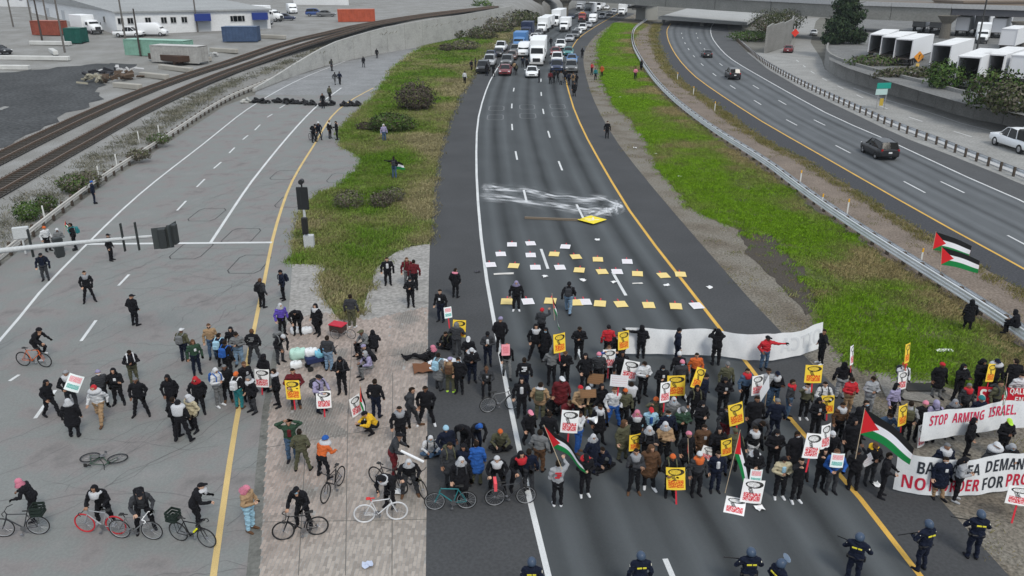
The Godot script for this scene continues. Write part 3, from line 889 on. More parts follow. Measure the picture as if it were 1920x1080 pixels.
# shape: list of [z, half width, bottom, top]; cabin: list of [z, half width at belt, belt y, half width at roof, roof y]
func make_car_shapes() -> void:
	var S := {
		"sedan": {"L": 4.6, "body": [[-2.3, 0.72, 0.42, 0.78], [-2.2, 0.84, 0.3, 0.93], [-1.5, 0.9, 0.24, 1.0], [-0.4, 0.91, 0.22, 0.96], [0.8, 0.91, 0.22, 0.95], [1.5, 0.9, 0.24, 0.88], [2.1, 0.84, 0.28, 0.76], [2.3, 0.7, 0.38, 0.62]],
			"cabin": [[-1.75, 0.7, 0.95, 0.66, 1.0], [-1.05, 0.8, 0.95, 0.6, 1.4], [-0.2, 0.82, 0.95, 0.61, 1.46], [0.35, 0.82, 0.94, 0.6, 1.41], [1.15, 0.76, 0.9, 0.7, 0.95]], "axle": [-1.4, 1.42], "wr": 0.32, "hl": 0.7, "tl": 0.82},
		"suv": {"L": 4.7, "body": [[-2.35, 0.78, 0.48, 0.98], [-2.25, 0.9, 0.36, 1.08], [-1.5, 0.95, 0.3, 1.1], [0.6, 0.96, 0.3, 1.08], [1.3, 0.95, 0.3, 1.05], [2.1, 0.9, 0.34, 0.98], [2.35, 0.78, 0.44, 0.8]],
			"cabin": [[-2.26, 0.8, 1.06, 0.72, 1.12], [-1.95, 0.86, 1.06, 0.68, 1.66], [-0.4, 0.88, 1.06, 0.7, 1.74], [0.3, 0.88, 1.06, 0.69, 1.68], [1.1, 0.82, 1.04, 0.74, 1.09]], "axle": [-1.4, 1.42], "wr": 0.37, "hl": 0.86, "tl": 0.98},
		"pickup": {"L": 5.5, "body": [[-2.75, 0.85, 0.5, 1.0], [-2.65, 0.94, 0.42, 1.04], [-0.9, 0.96, 0.36, 1.06], [0.8, 0.97, 0.36, 1.1], [1.7, 0.96, 0.36, 1.1], [2.5, 0.92, 0.4, 1.02], [2.75, 0.84, 0.5, 0.9]],
			"cabin": [[-0.95, 0.84, 1.05, 0.76, 1.2], [-0.7, 0.88, 1.06, 0.7, 1.78], [0.2, 0.88, 1.08, 0.71, 1.84], [0.7, 0.88, 1.08, 0.7, 1.76], [1.4, 0.84, 1.08, 0.76, 1.13]], "axle": [-1.7, 1.7], "wr": 0.39, "hl": 0.9, "tl": 0.92, "bed": true},
		"van": {"L": 5.6, "body": [[-2.8, 0.9, 0.45, 2.2], [-2.7, 0.99, 0.36, 2.34], [0.9, 1.0, 0.32, 2.38], [1.3, 1.0, 0.32, 2.2], [1.9, 0.98, 0.34, 1.35], [2.5, 0.94, 0.36, 1.1], [2.8, 0.84, 0.45, 0.92]],
			"cabin": [[0.75, 0.97, 1.3, 0.88, 2.0], [1.25, 0.985, 1.28, 0.93, 2.06], [1.45, 0.985, 1.28, 0.93, 1.95], [1.95, 0.95, 1.28, 0.9, 1.36]], "axle": [-1.9, 1.75], "wr": 0.36, "hl": 0.85, "tl": 1.1},
	}
	for k: String in S:
		var d: Dictionary = S[k]
		var rings := []
		for b: Array in d.body: rings.append(ring(b[0], b[1], b[2], b[3]))
		d.body_mesh = loft(rings)
		rings = []
		for c: Array in d.cabin:
			rings.append([Vector3(-c[1], c[2] - 0.08, c[0]), Vector3(c[1], c[2] - 0.08, c[0]), Vector3(c[1], c[2], c[0]), Vector3(lerpf(c[1], c[3], 0.55), lerpf(c[2], c[4], 0.6), c[0]), Vector3(c[3], c[4] - 0.03, c[0]), Vector3(0, c[4], c[0]), Vector3(-c[3], c[4] - 0.03, c[0]), Vector3(-lerpf(c[1], c[3], 0.55), lerpf(c[2], c[4], 0.6), c[0]), Vector3(-c[1], c[2], c[0])])
		d.cabin_mesh = loft(rings, false)
		var st := begin()   # roof panel and pillars, a little proud of the glass
		st.set_smooth_group(0)
		var cab: Array = d.cabin
		for i in range(1, cab.size() - 2):
			var a: Array = cab[i]
			var b: Array = cab[i + 1]
			quad(st, Vector3(-a[3] - 0.01, a[4] - 0.02, a[0]), Vector3(0, a[4] + 0.018, a[0]), Vector3(0, b[4] + 0.018, b[0]), Vector3(-b[3] - 0.01, b[4] - 0.02, b[0]))
			quad(st, Vector3(0, a[4] + 0.018, a[0]), Vector3(a[3] + 0.01, a[4] - 0.02, a[0]), Vector3(b[3] + 0.01, b[4] - 0.02, b[0]), Vector3(0, b[4] + 0.018, b[0]))
		for sx: float in PM:
			var n := cab.size()
			for e: Array in [[0, 1], [n - 1, n - 2]]:
				var a: Array = cab[e[0]]
				var b: Array = cab[e[1]]
				tube(st, Vector3(sx * a[1], a[2] + 0.02, a[0]), Vector3(sx * b[3], b[4] - 0.01, b[0]), 0.05, 0.035, 5)
			for i in range(1, n - 2):
				tube(st, Vector3(sx * cab[i][3], cab[i][4] - 0.01, cab[i][0]), Vector3(sx * cab[i + 1][3], cab[i + 1][4] - 0.01, cab[i + 1][0]), 0.035, 0.035, 5)
			var m: Array = cab[n / 2]
			tube(st, Vector3(sx * m[1], m[2], m[0]), Vector3(sx * m[3], m[4] - 0.02, m[0]), 0.035, 0.03, 5)
		d.roof_mesh = done(st)
	car_shapes = S
	for r: float in [0.32, 0.36, 0.37, 0.39, 0.5]:
		var st := begin()
		lathe(st, [[r * 0.62, -0.11], [r * 0.94, -0.11], [r, -0.07], [r, 0.07], [r * 0.94, 0.11], [r * 0.62, 0.11]], Vector3.RIGHT, Vector3.ZERO, 18)
		var t := done(st)
		st = begin()
		lathe(st, [[0.0, -0.06], [r * 0.3, -0.08], [r * 0.64, -0.095], [r * 0.64, 0.095], [r * 0.3, 0.08], [0.0, 0.06]], Vector3.RIGHT, Vector3.ZERO, 12)
		wheel_mesh[r] = [t, done(st)]

func wheel(parent: Node, r: float, at: Vector3, double := false) -> void:
	var w := Node3D.new()
	w.name = "wheel"
	parent.add_child(w, true)
	w.position = at
	w.scale.x = 2.0 if double else 1.0
	part("tyre", wheel_mesh[r][0], flat(0.018, 0.85), w)
	part("rim", wheel_mesh[r][1], solid(Color(0.35, 0.35, 0.36), 0.35, 0.7), w)

func lamps(o: Node, hw: float, zf: float, yf: float, zr: float, yr: float) -> void:
	for sx: float in PM:
		var st := begin()
		rbox(st, Vector3(sx * (hw - 0.2), yf, zf), Vector3(0.3, 0.13, 0.1), 0.03)
		part("headlight", done(st), solid(Color(0.75, 0.76, 0.78), 0.15), o)
		st = begin()
		rbox(st, Vector3(sx * (hw - 0.15), yr, zr), Vector3(0.2, 0.2, 0.08), 0.03)
		part("tail_light", done(st), solid(Color(0.35, 0.01, 0.01), 0.2), o)

func car_paint(c: Color) -> StandardMaterial3D:
	var key := "paint" + c.to_html()
	if mats.has(key): return mats[key]
	var m := StandardMaterial3D.new()
	m.albedo_color = c.linear_to_srgb()
	m.roughness = 0.4
	m.metallic_specular = 0.4
	m.clearcoat_enabled = true
	m.clearcoat = 0.25
	m.clearcoat_roughness = 0.1
	mats[key] = m
	return m

# D: [kind, x, y, z, yaw, colour, label, group number]
func car(D: Array) -> Node3D:
	var k: String = D[0]
	var s: Dictionary = car_shapes[k]
	var o := thing({"sedan": "car", "suv": "car", "pickup": "pickup_truck", "van": "van"}[k], D[6], {"sedan": "car", "suv": "car", "pickup": "pickup truck", "van": "van"}[k], Vector3(D[1], D[2], D[3]), D[4], VEHICLE_GROUPS[D[7]])
	o.scale = Vector3.ONE * (1.12 if D[7] == 0 else 1.0)
	var paint := car_paint(col(D[5]))
	part("body", s.body_mesh, paint, o)
	part("window", s.cabin_mesh, glass_mat, o)
	part("roof", s.roof_mesh, paint, o)
	var hw: float = s.body[3][1]
	for z: float in s.axle:
		for sx: float in PM: wheel(o, s.wr, Vector3(sx * (hw - 0.1), s.wr, z))
	var L: float = s.L
	lamps(o, s.body[1][1], L * 0.5 - 0.12, s.hl, -L * 0.5 + 0.05, s.tl)
	part("grille", box_mesh(Vector3(0.8, 0.16, 0.06), Vector3(0, s.hl - 0.16, L * 0.5 - 0.02)), flat(0.015, 0.5), o)
	part("number_plate", box_mesh(Vector3(0.32, 0.15, 0.03), Vector3(0, s.tl - 0.2, -L * 0.5 - 0.01)), flat(0.7, 0.5), o)
	for sx: float in PM:
		var st := begin()
		rbox(st, Vector3(sx * (hw + 0.08), s.cabin[0][2] + 0.1, s.cabin[s.cabin.size() - 1][0] - 0.55), Vector3(0.2, 0.14, 0.08), 0.03)
		part("mirror", done(st), paint, o)
	if (D[6] as String).contains("work pickup"):
		o.scale *= 1.15
		var eq := begin()
		rbox(eq, Vector3(0, 1.5, -1.8), Vector3(1.7, 0.85, 1.7), 0.08)
		tube(eq, Vector3(-0.7, 1.9, -1.2), Vector3(0.7, 2.2, -1.9), 0.07)
		part("equipment", done(eq), flat(0.03, 0.7), o)
	if s.has("bed"): part("load_bed", box_mesh(Vector3(1.55, 0.03, 1.6), Vector3(0, 1.075, -1.82)), flat(0.03, 0.8), o)
	return o

# conventional truck with a box or a sleeper: D: [kind, x, y, z, yaw, cab colour, box colour, box length, box height, label, group]
func truck(D: Array) -> Node3D:
	var o := thing("truck", D[9], "truck", Vector3(D[1], D[2], D[3]), D[4], VEHICLE_GROUPS[D[10]])
	o.scale = Vector3.ONE * (1.1 if D[10] == 0 else 1.0)
	var paint := car_paint(col(D[5]))
	var big: bool = D[0] == "semi"
	var nose := 1.7 if big else 1.1
	var cw := 1.18 if big else 1.05
	var roof := 3.0 if big else 2.5
	var rings := []
	for b: Array in [[0.0, cw, 0.7, roof - 0.2], [0.2, cw, 0.6, roof], [1.5, cw, 0.6, roof - 0.05], [1.75, cw, 0.6, roof - 0.35], [2.15, cw * 0.97, 0.6, 1.75], [2.2 + nose * 0.6, cw * 0.88, 0.6, 1.6], [2.15 + nose, cw * 0.8, 0.65, 1.4], [2.25 + nose, cw * 0.72, 0.75, 1.2]]: rings.append(ring(b[0], b[1], b[2], b[3], 0.16))
	part("cab", loft(rings), paint, o)
	var st := begin()
	hexa(st, [Vector3(-cw * 0.86, 1.85, 2.0), Vector3(-cw * 0.86, 1.85, 2.16), Vector3(cw * 0.86, 1.85, 2.16), Vector3(cw * 0.86, 1.85, 2.0), Vector3(-cw * 0.8, roof - 0.32, 1.6), Vector3(-cw * 0.8, roof - 0.32, 1.8), Vector3(cw * 0.8, roof - 0.32, 1.8), Vector3(cw * 0.8, roof - 0.32, 1.6)])
	part("windscreen", done(st), glass_mat, o)
	for sx: float in PM:
		part("side_window", box_mesh(Vector3(0.04, 0.55, 0.9), Vector3(sx * (cw + 0.005), roof - 0.65, 1.15)), glass_mat, o)
		part("mirror", box_mesh(Vector3(0.08, 0.5, 0.15), Vector3(sx * (cw + 0.25), roof - 0.7, 2.0)), flat(0.03, 0.5), o)
	part("grille", box_mesh(Vector3(cw * 1.0, 0.55, 0.08), Vector3(0, 1.02, 2.25 + nose)), solid(Color(0.05, 0.05, 0.055), 0.3, 0.5), o)
	part("bumper", box_mesh(Vector3(cw * 1.9, 0.3, 0.25), Vector3(0, 0.55, 2.2 + nose)), solid(Color(0.5, 0.5, 0.5) if big else Color(0.05, 0.05, 0.05), 0.4), o)
	for sx: float in PM:
		part("headlight", box_mesh(Vector3(0.28, 0.2, 0.1), Vector3(sx * cw * 0.7, 1.0, 2.15 + nose)), solid(Color(0.75, 0.76, 0.78), 0.15), o)
		wheel(o, 0.5, Vector3(sx * (cw - 0.18), 0.5, 1.7 + nose * 0.6))
	var L: float = D[7]
	var H: float = D[8]
	if L > 0:
		st = begin()
		rbox(st, Vector3(0, 1.05 + H * 0.5, -L * 0.5 - 0.15), Vector3(2.5, H, L), 0.05)
		var bx := part("cargo_box", done(st), solid(col(D[6]), 0.55), o)
		part("rear_door", box_mesh(Vector3(2.3, H - 0.25, 0.05), Vector3(0, 1.02 + H * 0.5, -L - 0.17)), flat(0.6, 0.5), bx)
		part("chassis", box_mesh(Vector3(0.9, 0.3, L), Vector3(0, 0.82, -L * 0.5)), flat(0.03, 0.7), o)
		for z: float in ([-L + 1.0, -L + 2.2] if big else [-L + 1.4]):
			for sx: float in PM: wheel(o, 0.5, Vector3(sx * 0.95, 0.5, z), true)
	else:
		part("chassis", box_mesh(Vector3(0.9, 0.3, 3.5), Vector3(0, 0.8, -1.6)), flat(0.03, 0.7), o)
	if big:
		for sx: float in PM: wheel(o, 0.5, Vector3(sx * 0.95, 0.5, -0.7), true)
	if D[0] == "tow":
		part("light_bar", box_mesh(Vector3(1.2, 0.2, 0.3), Vector3(0, roof + 0.12, 1.0)), solid(Color(0.8, 0.35, 0.02), 0.3), o)
	return o

# parked semi trailer, its rear towards +z
func trailer(at: Vector3, yaw: float, L: float, label: String, open: bool, group: String) -> Node3D:
	var o := thing("semi_trailer", label, "trailer", at, yaw, group)
	var st := begin()
	var w := 0.045
	var H := 2.75
	for sx: float in PM: rbox(st, Vector3(sx * 1.27, 1.15 + H * 0.5, -L * 0.5), Vector3(w, H, L), 0.02)
	var body := part("side_wall", done(st), solid(Color(0.72, 0.73, 0.75), 0.6), o)
	part("roof", box_mesh(Vector3(2.6, 0.05, L), Vector3(0, 1.15 + H + 0.026, -L * 0.5)), surf("trailer_roof", [[0.0, grey(0.66)], [0.5, grey(0.8)], [1.0, grey(0.85)]], 3.0, fade(0.8), 17.0, 0.7), o)
	part("front_wall", box_mesh(Vector3(2.5, H, 0.05), Vector3(0, 1.15 + H * 0.5, -L + 0.03)), solid(Color(0.7, 0.7, 0.72), 0.6), o)
	part("trailer_floor", box_mesh(Vector3(2.5, 0.15, L), Vector3(0, 1.08, -L * 0.5)), solid(Color(0.06, 0.05, 0.045), 0.8), o)
	st = begin()
	for q: Array in [[-1.2, 2.5, 0.12, 2.75], [1.2, 2.5, 0.12, 2.75]]: box(st, Vector3(q[0], q[1], 0.03), Vector3(q[2], q[3], 0.09))
	box(st, Vector3(0, 3.85, 0.03), Vector3(2.5, 0.14, 0.09))
	part("rear_frame", done(st), solid(Color(0.6, 0.6, 0.62), 0.5), o)
	if not open: part("rear_door", box_mesh(Vector3(2.26, 2.6, 0.05), Vector3(0, 2.48, -0.02)), solid(Color(0.68, 0.68, 0.7), 0.55), o)
	st = begin()
	for x: float in [-0.7, 0.7]: tube(st, Vector3(x, 0.35, 0.0), Vector3(x, 1.0, 0.0), 0.05)
	tube(st, Vector3(-1.1, 0.4, 0.0), Vector3(1.1, 0.4, 0.0), 0.06)
	part("underride_bar", done(st), flat(0.05, 0.7), o)
	for z: float in [-1.2, -2.5]:
		for sx: float in PM: wheel(o, 0.5, Vector3(sx * 1.0, 0.5, z), true)
	for sx: float in PM: part("landing_leg", box_mesh(Vector3(0.12, 1.05, 0.12), Vector3(sx * 0.7, 0.53, -L + 2.5)), flat(0.05, 0.7), o)
	return o

# ---------------------------------------------------------------- placards, flags, banners
var placard_tex := {}

func make_placards() -> void:
	var f := FastNoiseLite.new()
	f.seed = 9
	f.frequency = 0.09
	for kk: String in ["white", "yellow1", "yellow2", "white1", "white2", "yellow", "teal", "pink", "plain", "card", "pale"]:
		var k := kk.rstrip("12")
		var vn := kk.unicode_at(kk.length() - 1) * 37.0
		var im := Image.create(96, 128, false, Image.FORMAT_RGB8)
		var paper: Color = {"white": Color(0.93, 0.93, 0.93), "yellow": Color(0.95, 0.81, 0.24), "teal": Color(0.92, 0.95, 0.95), "pink": Color(0.93, 0.62, 0.66), "plain": Color(0.85, 0.85, 0.86), "card": Color(0.5, 0.37, 0.25), "pale": Color(0.87, 0.78, 0.5)}[k]
		im.fill(paper)
		var ink := Color(0.08, 0.07, 0.07)
		for y in 128:
			for x in 96:
				var u := (x - 48.0) / 48.0
				var v := y / 128.0
				if k in ["white", "yellow"]:
					# a dark arc over the upper third, small figures below it, bold red brush lettering at the foot
					var e := Vector2(u / 0.72, (v - 0.2) / 0.13).length()
					if absf(e - 1.0) < 0.17 + 0.1 * u and f.get_noise_2d(x * 2 + vn, y * 2) < 0.4: im.set_pixel(x, y, ink)
					elif e < 0.8 and f.get_noise_2d(x * 3, y * 5 + 90) > 0.22: im.set_pixel(x, y, Color(0.25, 0.25, 0.22))
					elif v > 0.33 and v < 0.58 and absf(u + 0.35 - (v - 0.33)) < 0.2 and f.get_noise_2d(x * 2 + 300 + vn, y * 2) > -0.1: im.set_pixel(x, y, ink)
					elif v > 0.55 and v < 0.9 and absf(u) < 0.8:
						if f.get_noise_2d(x * 2.2 + vn, y * 1.7 + 500) + 0.6 * f.get_noise_2d(x * 0.9, y * 0.9 + vn) > -0.1: im.set_pixel(x, y, Color(0.8, 0.1, 0.16) if k == "white" else Color(0.83, 0.22, 0.06))
				elif k == "teal":
					if v > 0.1 and v < 0.45 and absf(u) < 0.8 and f.get_noise_2d(x * 3, y * 2) > -0.05: im.set_pixel(x, y, Color(0.9, 0.4, 0.45))
					if v > 0.58 and v < 0.85 and absf(u) < 0.8 and f.get_noise_2d(x * 3, y * 2 + 60) > -0.1: im.set_pixel(x, y, Color(0.16, 0.62, 0.58))
				elif k == "pink":
					if v > 0.2 and v < 0.8 and absf(u) < 0.7 and f.get_noise_2d(x * 3, y * 3) > 0.1: im.set_pixel(x, y, Color(0.75, 0.25, 0.3))
				elif k in ["plain", "card", "pale"]:
					var row := fposmod(v * 5.0, 1.0)
					if v > 0.1 and v < 0.9 and absf(u) < 0.85 and row > 0.3 and row < 0.75 and f.get_noise_2d(x * 4, y * 2) > 0.02: im.set_pixel(x, y, paper.lerp(Color(0.8, 0.6, 0.45) if k != "plain" else Color(0.7, 0.4, 0.42), 0.4))
		placard_tex[kk] = ImageTexture.create_from_image(im)

func placard_mat(k: String) -> StandardMaterial3D:
	if mats.has("pl" + k): return mats["pl" + k]
	var m := StandardMaterial3D.new()
	m.albedo_texture = placard_tex[k]
	m.roughness = 0.8
	mats["pl" + k] = m
	return m

func panel(w: float, h: float, bow := 0.02) -> ArrayMesh:   # a printed board in x-y, print towards +z
	var st := begin()
	st.set_smooth_group(0)
	var n := 4
	for i in n:
		var a := float(i) / n
		var b := float(i + 1) / n
		var za := bow * sin(a * PI)
		var zb := bow * sin(b * PI)
		for side: float in [1.0, -1.0]:
			var o := 0.004 * side
			var p := [Vector3((a - 0.5) * w, -h * 0.5, za + o), Vector3((b - 0.5) * w, -h * 0.5, zb + o), Vector3((b - 0.5) * w, h * 0.5, zb + o), Vector3((a - 0.5) * w, h * 0.5, za + o)]
			var uv := [Vector2(a, 1), Vector2(b, 1), Vector2(b, 0), Vector2(a, 0)]
			for k: int in ([0, 2, 1, 0, 3, 2] if side > 0 else [0, 1, 2, 0, 2, 3]):
				st.set_uv(uv[k])
				st.add_vertex(p[k])
	return done(st)

# D: [kind, x, y, z, yaw, pitch, roll, w, h, stick length (0 none; <0 above), label, group]
func placard(D: Array) -> Node3D:
	var o := thing("protest_sign", D[10], "sign", Vector3(D[1], D[2], D[3]), 0.0, "placards held in the crowd" if D[11] else "placards laid out on the roadway")
	o.rotation = Vector3(D[5], D[4], D[6])
	var pk: String = D[0]
	if pk in ["white", "yellow"]: pk += ["", "1", "2"][int(absf(D[1]) * 10.0) % 3]
	part("board", panel(D[7], D[8], (0.015 + 0.03 * absf(sin(D[1]))) if D[11] else 0.006), placard_mat(pk), o)
	var s: float = D[9]
	if s != 0.0:
		var st := begin()
		var y0: float = -D[8] * 0.5 - maxf(s, 0.0)
		var y1: float = D[8] * 0.42 + maxf(-s, 0.0)
		if s < 0: y0 = -D[8] * 0.3
		box(st, Vector3(0.0, (y0 + y1) * 0.5, -0.022), Vector3(0.055, y1 - y0, 0.018))
		part("stake", done(st), solid(Color(0.6, 0.03, 0.05), 0.7), o)
	return o

var flag_tex: ImageTexture

func make_flag_tex() -> void:
	var im := Image.create(120, 60, false, Image.FORMAT_RGB8)
	im.fill_rect(Rect2i(0, 0, 120, 20), Color(0.05, 0.05, 0.06))
	im.fill_rect(Rect2i(0, 20, 120, 20), Color(0.93, 0.93, 0.95))
	im.fill_rect(Rect2i(0, 40, 120, 20), Color(0.0, 0.5, 0.24))
	for y in 60:
		for x in int(40.0 * (1.0 - absf(y - 29.5) / 30.0)): im.set_pixel(x, y, Color(0.85, 0.12, 0.16))
	flag_tex = ImageTexture.create_from_image(im)

# pole from a to b; cloth hangs from near the top, flying along fly, sagging
func flag(a: Vector3, b: Vector3, fly: Vector3, size: Vector2, sag: float, label: String, pole_r := 0.014, turned := false) -> Node3D:
	var o := thing("flag", label, "flag", a, 0.0, "flags in the crowd")
	var st := begin()
	tube(st, Vector3.ZERO, b - a, pole_r, pole_r * 0.8, 8)
	if pole_r > 0: part("flagpole", done(st), solid(Color(0.5, 0.4, 0.28), 0.6), o)
	st = begin()
	st.set_smooth_group(0)
	var dir := (b - a).normalized()
	var top := b - a - dir * 0.03
	var nx := 18
	var ny := 6
	var side := fly.cross(dir).normalized()
	var P := []
	for j in ny + 1:
		var row := []
		for i in nx + 1:
			var u := float(i) / nx
			var v := float(j) / ny
			var p := top - dir * (v * size.y * (1.0 - 0.25 * u)) + fly.normalized() * (u * size.x) + Vector3.DOWN * (sag * u * u) + side * (0.11 * u * sin(u * 8.0 + v * 1.7) )
			row.append(p)
		P.append(row)
	for j in ny:
		for i in nx:
			var q := [P[j][i], P[j][i + 1], P[j + 1][i + 1], P[j + 1][i]]
			var uv := [Vector2(i, j), Vector2(i + 1, j), Vector2(i + 1, j + 1), Vector2(i, j + 1)]
			for k: int in [0, 1, 2, 0, 2, 3]:
				var w: Vector2 = uv[k] / Vector2(nx, ny)
				st.set_uv(Vector2(w.x, 1.0 - w.y) if turned else w)
				st.add_vertex(q[k])
	var m := StandardMaterial3D.new()
	m.albedo_texture = flag_tex
	m.roughness = 0.85
	m.backlight_enabled = true
	m.backlight = Color(0.12, 0.12, 0.12)
	part("cloth", done(st), m, o)
	return o

# base: [[x,z]...] polyline of the cloth's foot, y0..y1 heights, lean = how far the top leans along +z
class Cloth:
	var pts: Array
	var y0: float
	var y1: float
	var lean: float
	var total: float
	var cum := [0.0]
	var amp := 0.03
	func _init(p: Array, a: float, b: float, l: float) -> void:
		pts = p
		y0 = a
		y1 = b
		lean = l
		for i in p.size() - 1: cum.append(cum[-1] + Vector2(p[i][0], p[i][1]).distance_to(Vector2(p[i + 1][0], p[i + 1][1])))
		total = cum[-1]
	func at(s: float, v: float) -> Vector3:
		s = clampf(s, 0.0, total)
		var i := 0
		while i < pts.size() - 2 and cum[i + 1] < s: i += 1
		var t: float = (s - cum[i]) / maxf(cum[i + 1] - cum[i], 1e-6)
		var q := Vector2(pts[i][0], pts[i][1]).lerp(Vector2(pts[i + 1][0], pts[i + 1][1]), t)
		var dip := 0.05 * sin(s * 2.1 + 0.6) * v
		return Vector3(q.x, lerpf(y0, y1, v) + dip, q.y + lean * v + amp * sin(s * 3.3) * (0.4 + 0.6 * v) + amp * 0.6 * sin(s * 7.1 + v * 4.0))

func banner(called: String, label: String, c: Cloth, m: Material, words: Array) -> Node3D:
	var o := thing(called, label, "banner", Vector3.ZERO, 0.0)
	var st := begin()
	st.set_smooth_group(0)
	var n := int(c.total * 9.0)
	for i in n:
		for j in 6:
			var a := c.total * i / n
			var b := c.total * (i + 1) / n
			var p := [c.at(a, j / 6.0), c.at(b, j / 6.0), c.at(b, (j + 1) / 6.0), c.at(a, (j + 1) / 6.0)]
			for k: int in [0, 2, 1, 0, 3, 2]:
				st.add_vertex(p[k])
	part("cloth", done(st), m, o)
	var font := SystemFont.new()
	font.font_names = PackedStringArray(["Droid Sans"])
	font.font_weight = 700
	for w: Array in words:   # [text, start metres, foot 0..1, height metres, colour, stretch, mirrored]
		var tm := TextMesh.new()
		tm.font = font
		tm.text = w[0]
		tm.font_size = 64
		tm.pixel_size = w[3] / 46.0
		tm.depth = 0.004
		tm.horizontal_alignment = HORIZONTAL_ALIGNMENT_LEFT
		tm.vertical_alignment = VERTICAL_ALIGNMENT_BOTTOM
		var arr := tm.get_mesh_arrays()
		var vs: PackedVector3Array = arr[Mesh.ARRAY_VERTEX]
		if vs.is_empty(): continue
		var lo := vs[0].y
		var x0 := vs[0].x
		var x1 := vs[0].x
		for v in vs:
			lo = minf(lo, v.y)
			x0 = minf(x0, v.x)
			x1 = maxf(x1, v.x)
		var st2 := begin()
		st2.set_smooth_group(-1)
		var idx: PackedInt32Array = arr[Mesh.ARRAY_INDEX]
		var H := c.y1 - c.y0
		var front := PackedVector3Array()
		for v in vs:
			var sx := (v.x - x0) * float(w[5])
			if w[6]: sx = (x1 - x0) * float(w[5]) - sx
			var p := c.at(float(w[1]) + sx, float(w[2]) + (v.y - lo) / H)
			front.append(p + Vector3(0, 0, 0.014 + v.z))
		for k in idx: st2.add_vertex(front[k])
		part("lettering", done(st2), solid(w[4], 0.8), o)
	return o

# ---------------------------------------------------------------- rails, poles, plants
func guardrail(called: String, label: String, pts: Array, both: bool, y := 0.0, spacing := 1.9, colour := Color(0.5, 0.52, 0.54), thrie := false) -> Node3D:
	var o := thing(called, label, "guardrail")
	var prof := [[0.46, 0.0], [0.5, 0.05], [0.56, 0.055], [0.6, 0.0], [0.64, 0.0], [0.68, 0.055], [0.74, 0.05], [0.78, 0.0]]
	if thrie: prof = [[0.3, 0.0], [0.34, 0.05], [0.4, 0.05], [0.44, 0.0], [0.5, 0.0], [0.54, 0.05], [0.6, 0.05], [0.64, 0.0], [0.7, 0.0], [0.74, 0.05], [0.8, 0.05], [0.84, 0.0]]
	var m := surf("galv" + colour.to_html(), [[0.0, colour * 0.75], [0.5, colour], [1.0, colour * 1.1]], 1.3, fade(0.75), 9.0, 0.45)
	m.metallic = 0.15
	var cv := PackedVector2Array()
	for p in pts: cv.append(Vector2(p[0], p[1]))
	var cum := [0.0]
	for i in cv.size() - 1: cum.append(cum[-1] + cv[i].distance_to(cv[i + 1]))
	var seg := 3.81
	var count := int(cum[-1] / seg)
	var at := func(s: float) -> Array:
		var i := 0
		while i < cv.size() - 2 and cum[i + 1] < s: i += 1
		var t := clampf((s - cum[i]) / maxf(cum[i + 1] - cum[i], 1e-6), 0, 1)
		return [cv[i].lerp(cv[i + 1], t), (cv[i + 1] - cv[i]).normalized()]
	for k in count:
		for side: float in ([-1.0, 1.0] if both else [1.0]):
			var st := begin()
			st.set_smooth_group(-1)
			for q in 2:
				var a: Array = at.call(k * seg + q * seg * 0.5)
				var b: Array = at.call(k * seg + (q + 1) * seg * 0.5 + (0.03 if q == 1 else 0.0))
				for j in prof.size() - 1:
					var e := []
					for pr: Array in [[a, j], [b, j], [b, j + 1], [a, j + 1]]:
						var nn := Vector2(-pr[0][1].y, pr[0][1].x) * side
						var w: Vector2 = pr[0][0] + nn * (0.17 + prof[pr[1]][1])
						e.append(Vector3(w.x, y + prof[pr[1]][0], w.y))
					quad(st, e[0], e[1], e[2], e[3])
			part("rail_beam", done(st), m, o)
	var pm := box_mesh(Vector3(0.15, 0.84, 0.2), Vector3(0, 0.4, 0))
	var pmat := solid(Color(0.09, 0.07, 0.055), 0.9)
	var n := 0
	var s := 0.0
	while s < cum[-1] and n < 290:
		var a: Array = at.call(s)
		var p := part("post", pm, pmat, o)
		p.position = Vector3(a[0].x, y, a[0].y)
		p.rotation.y = atan2(a[1].x, a[1].y)
		n += 1
		s += spacing
	return o

var leaf_meshes := {}

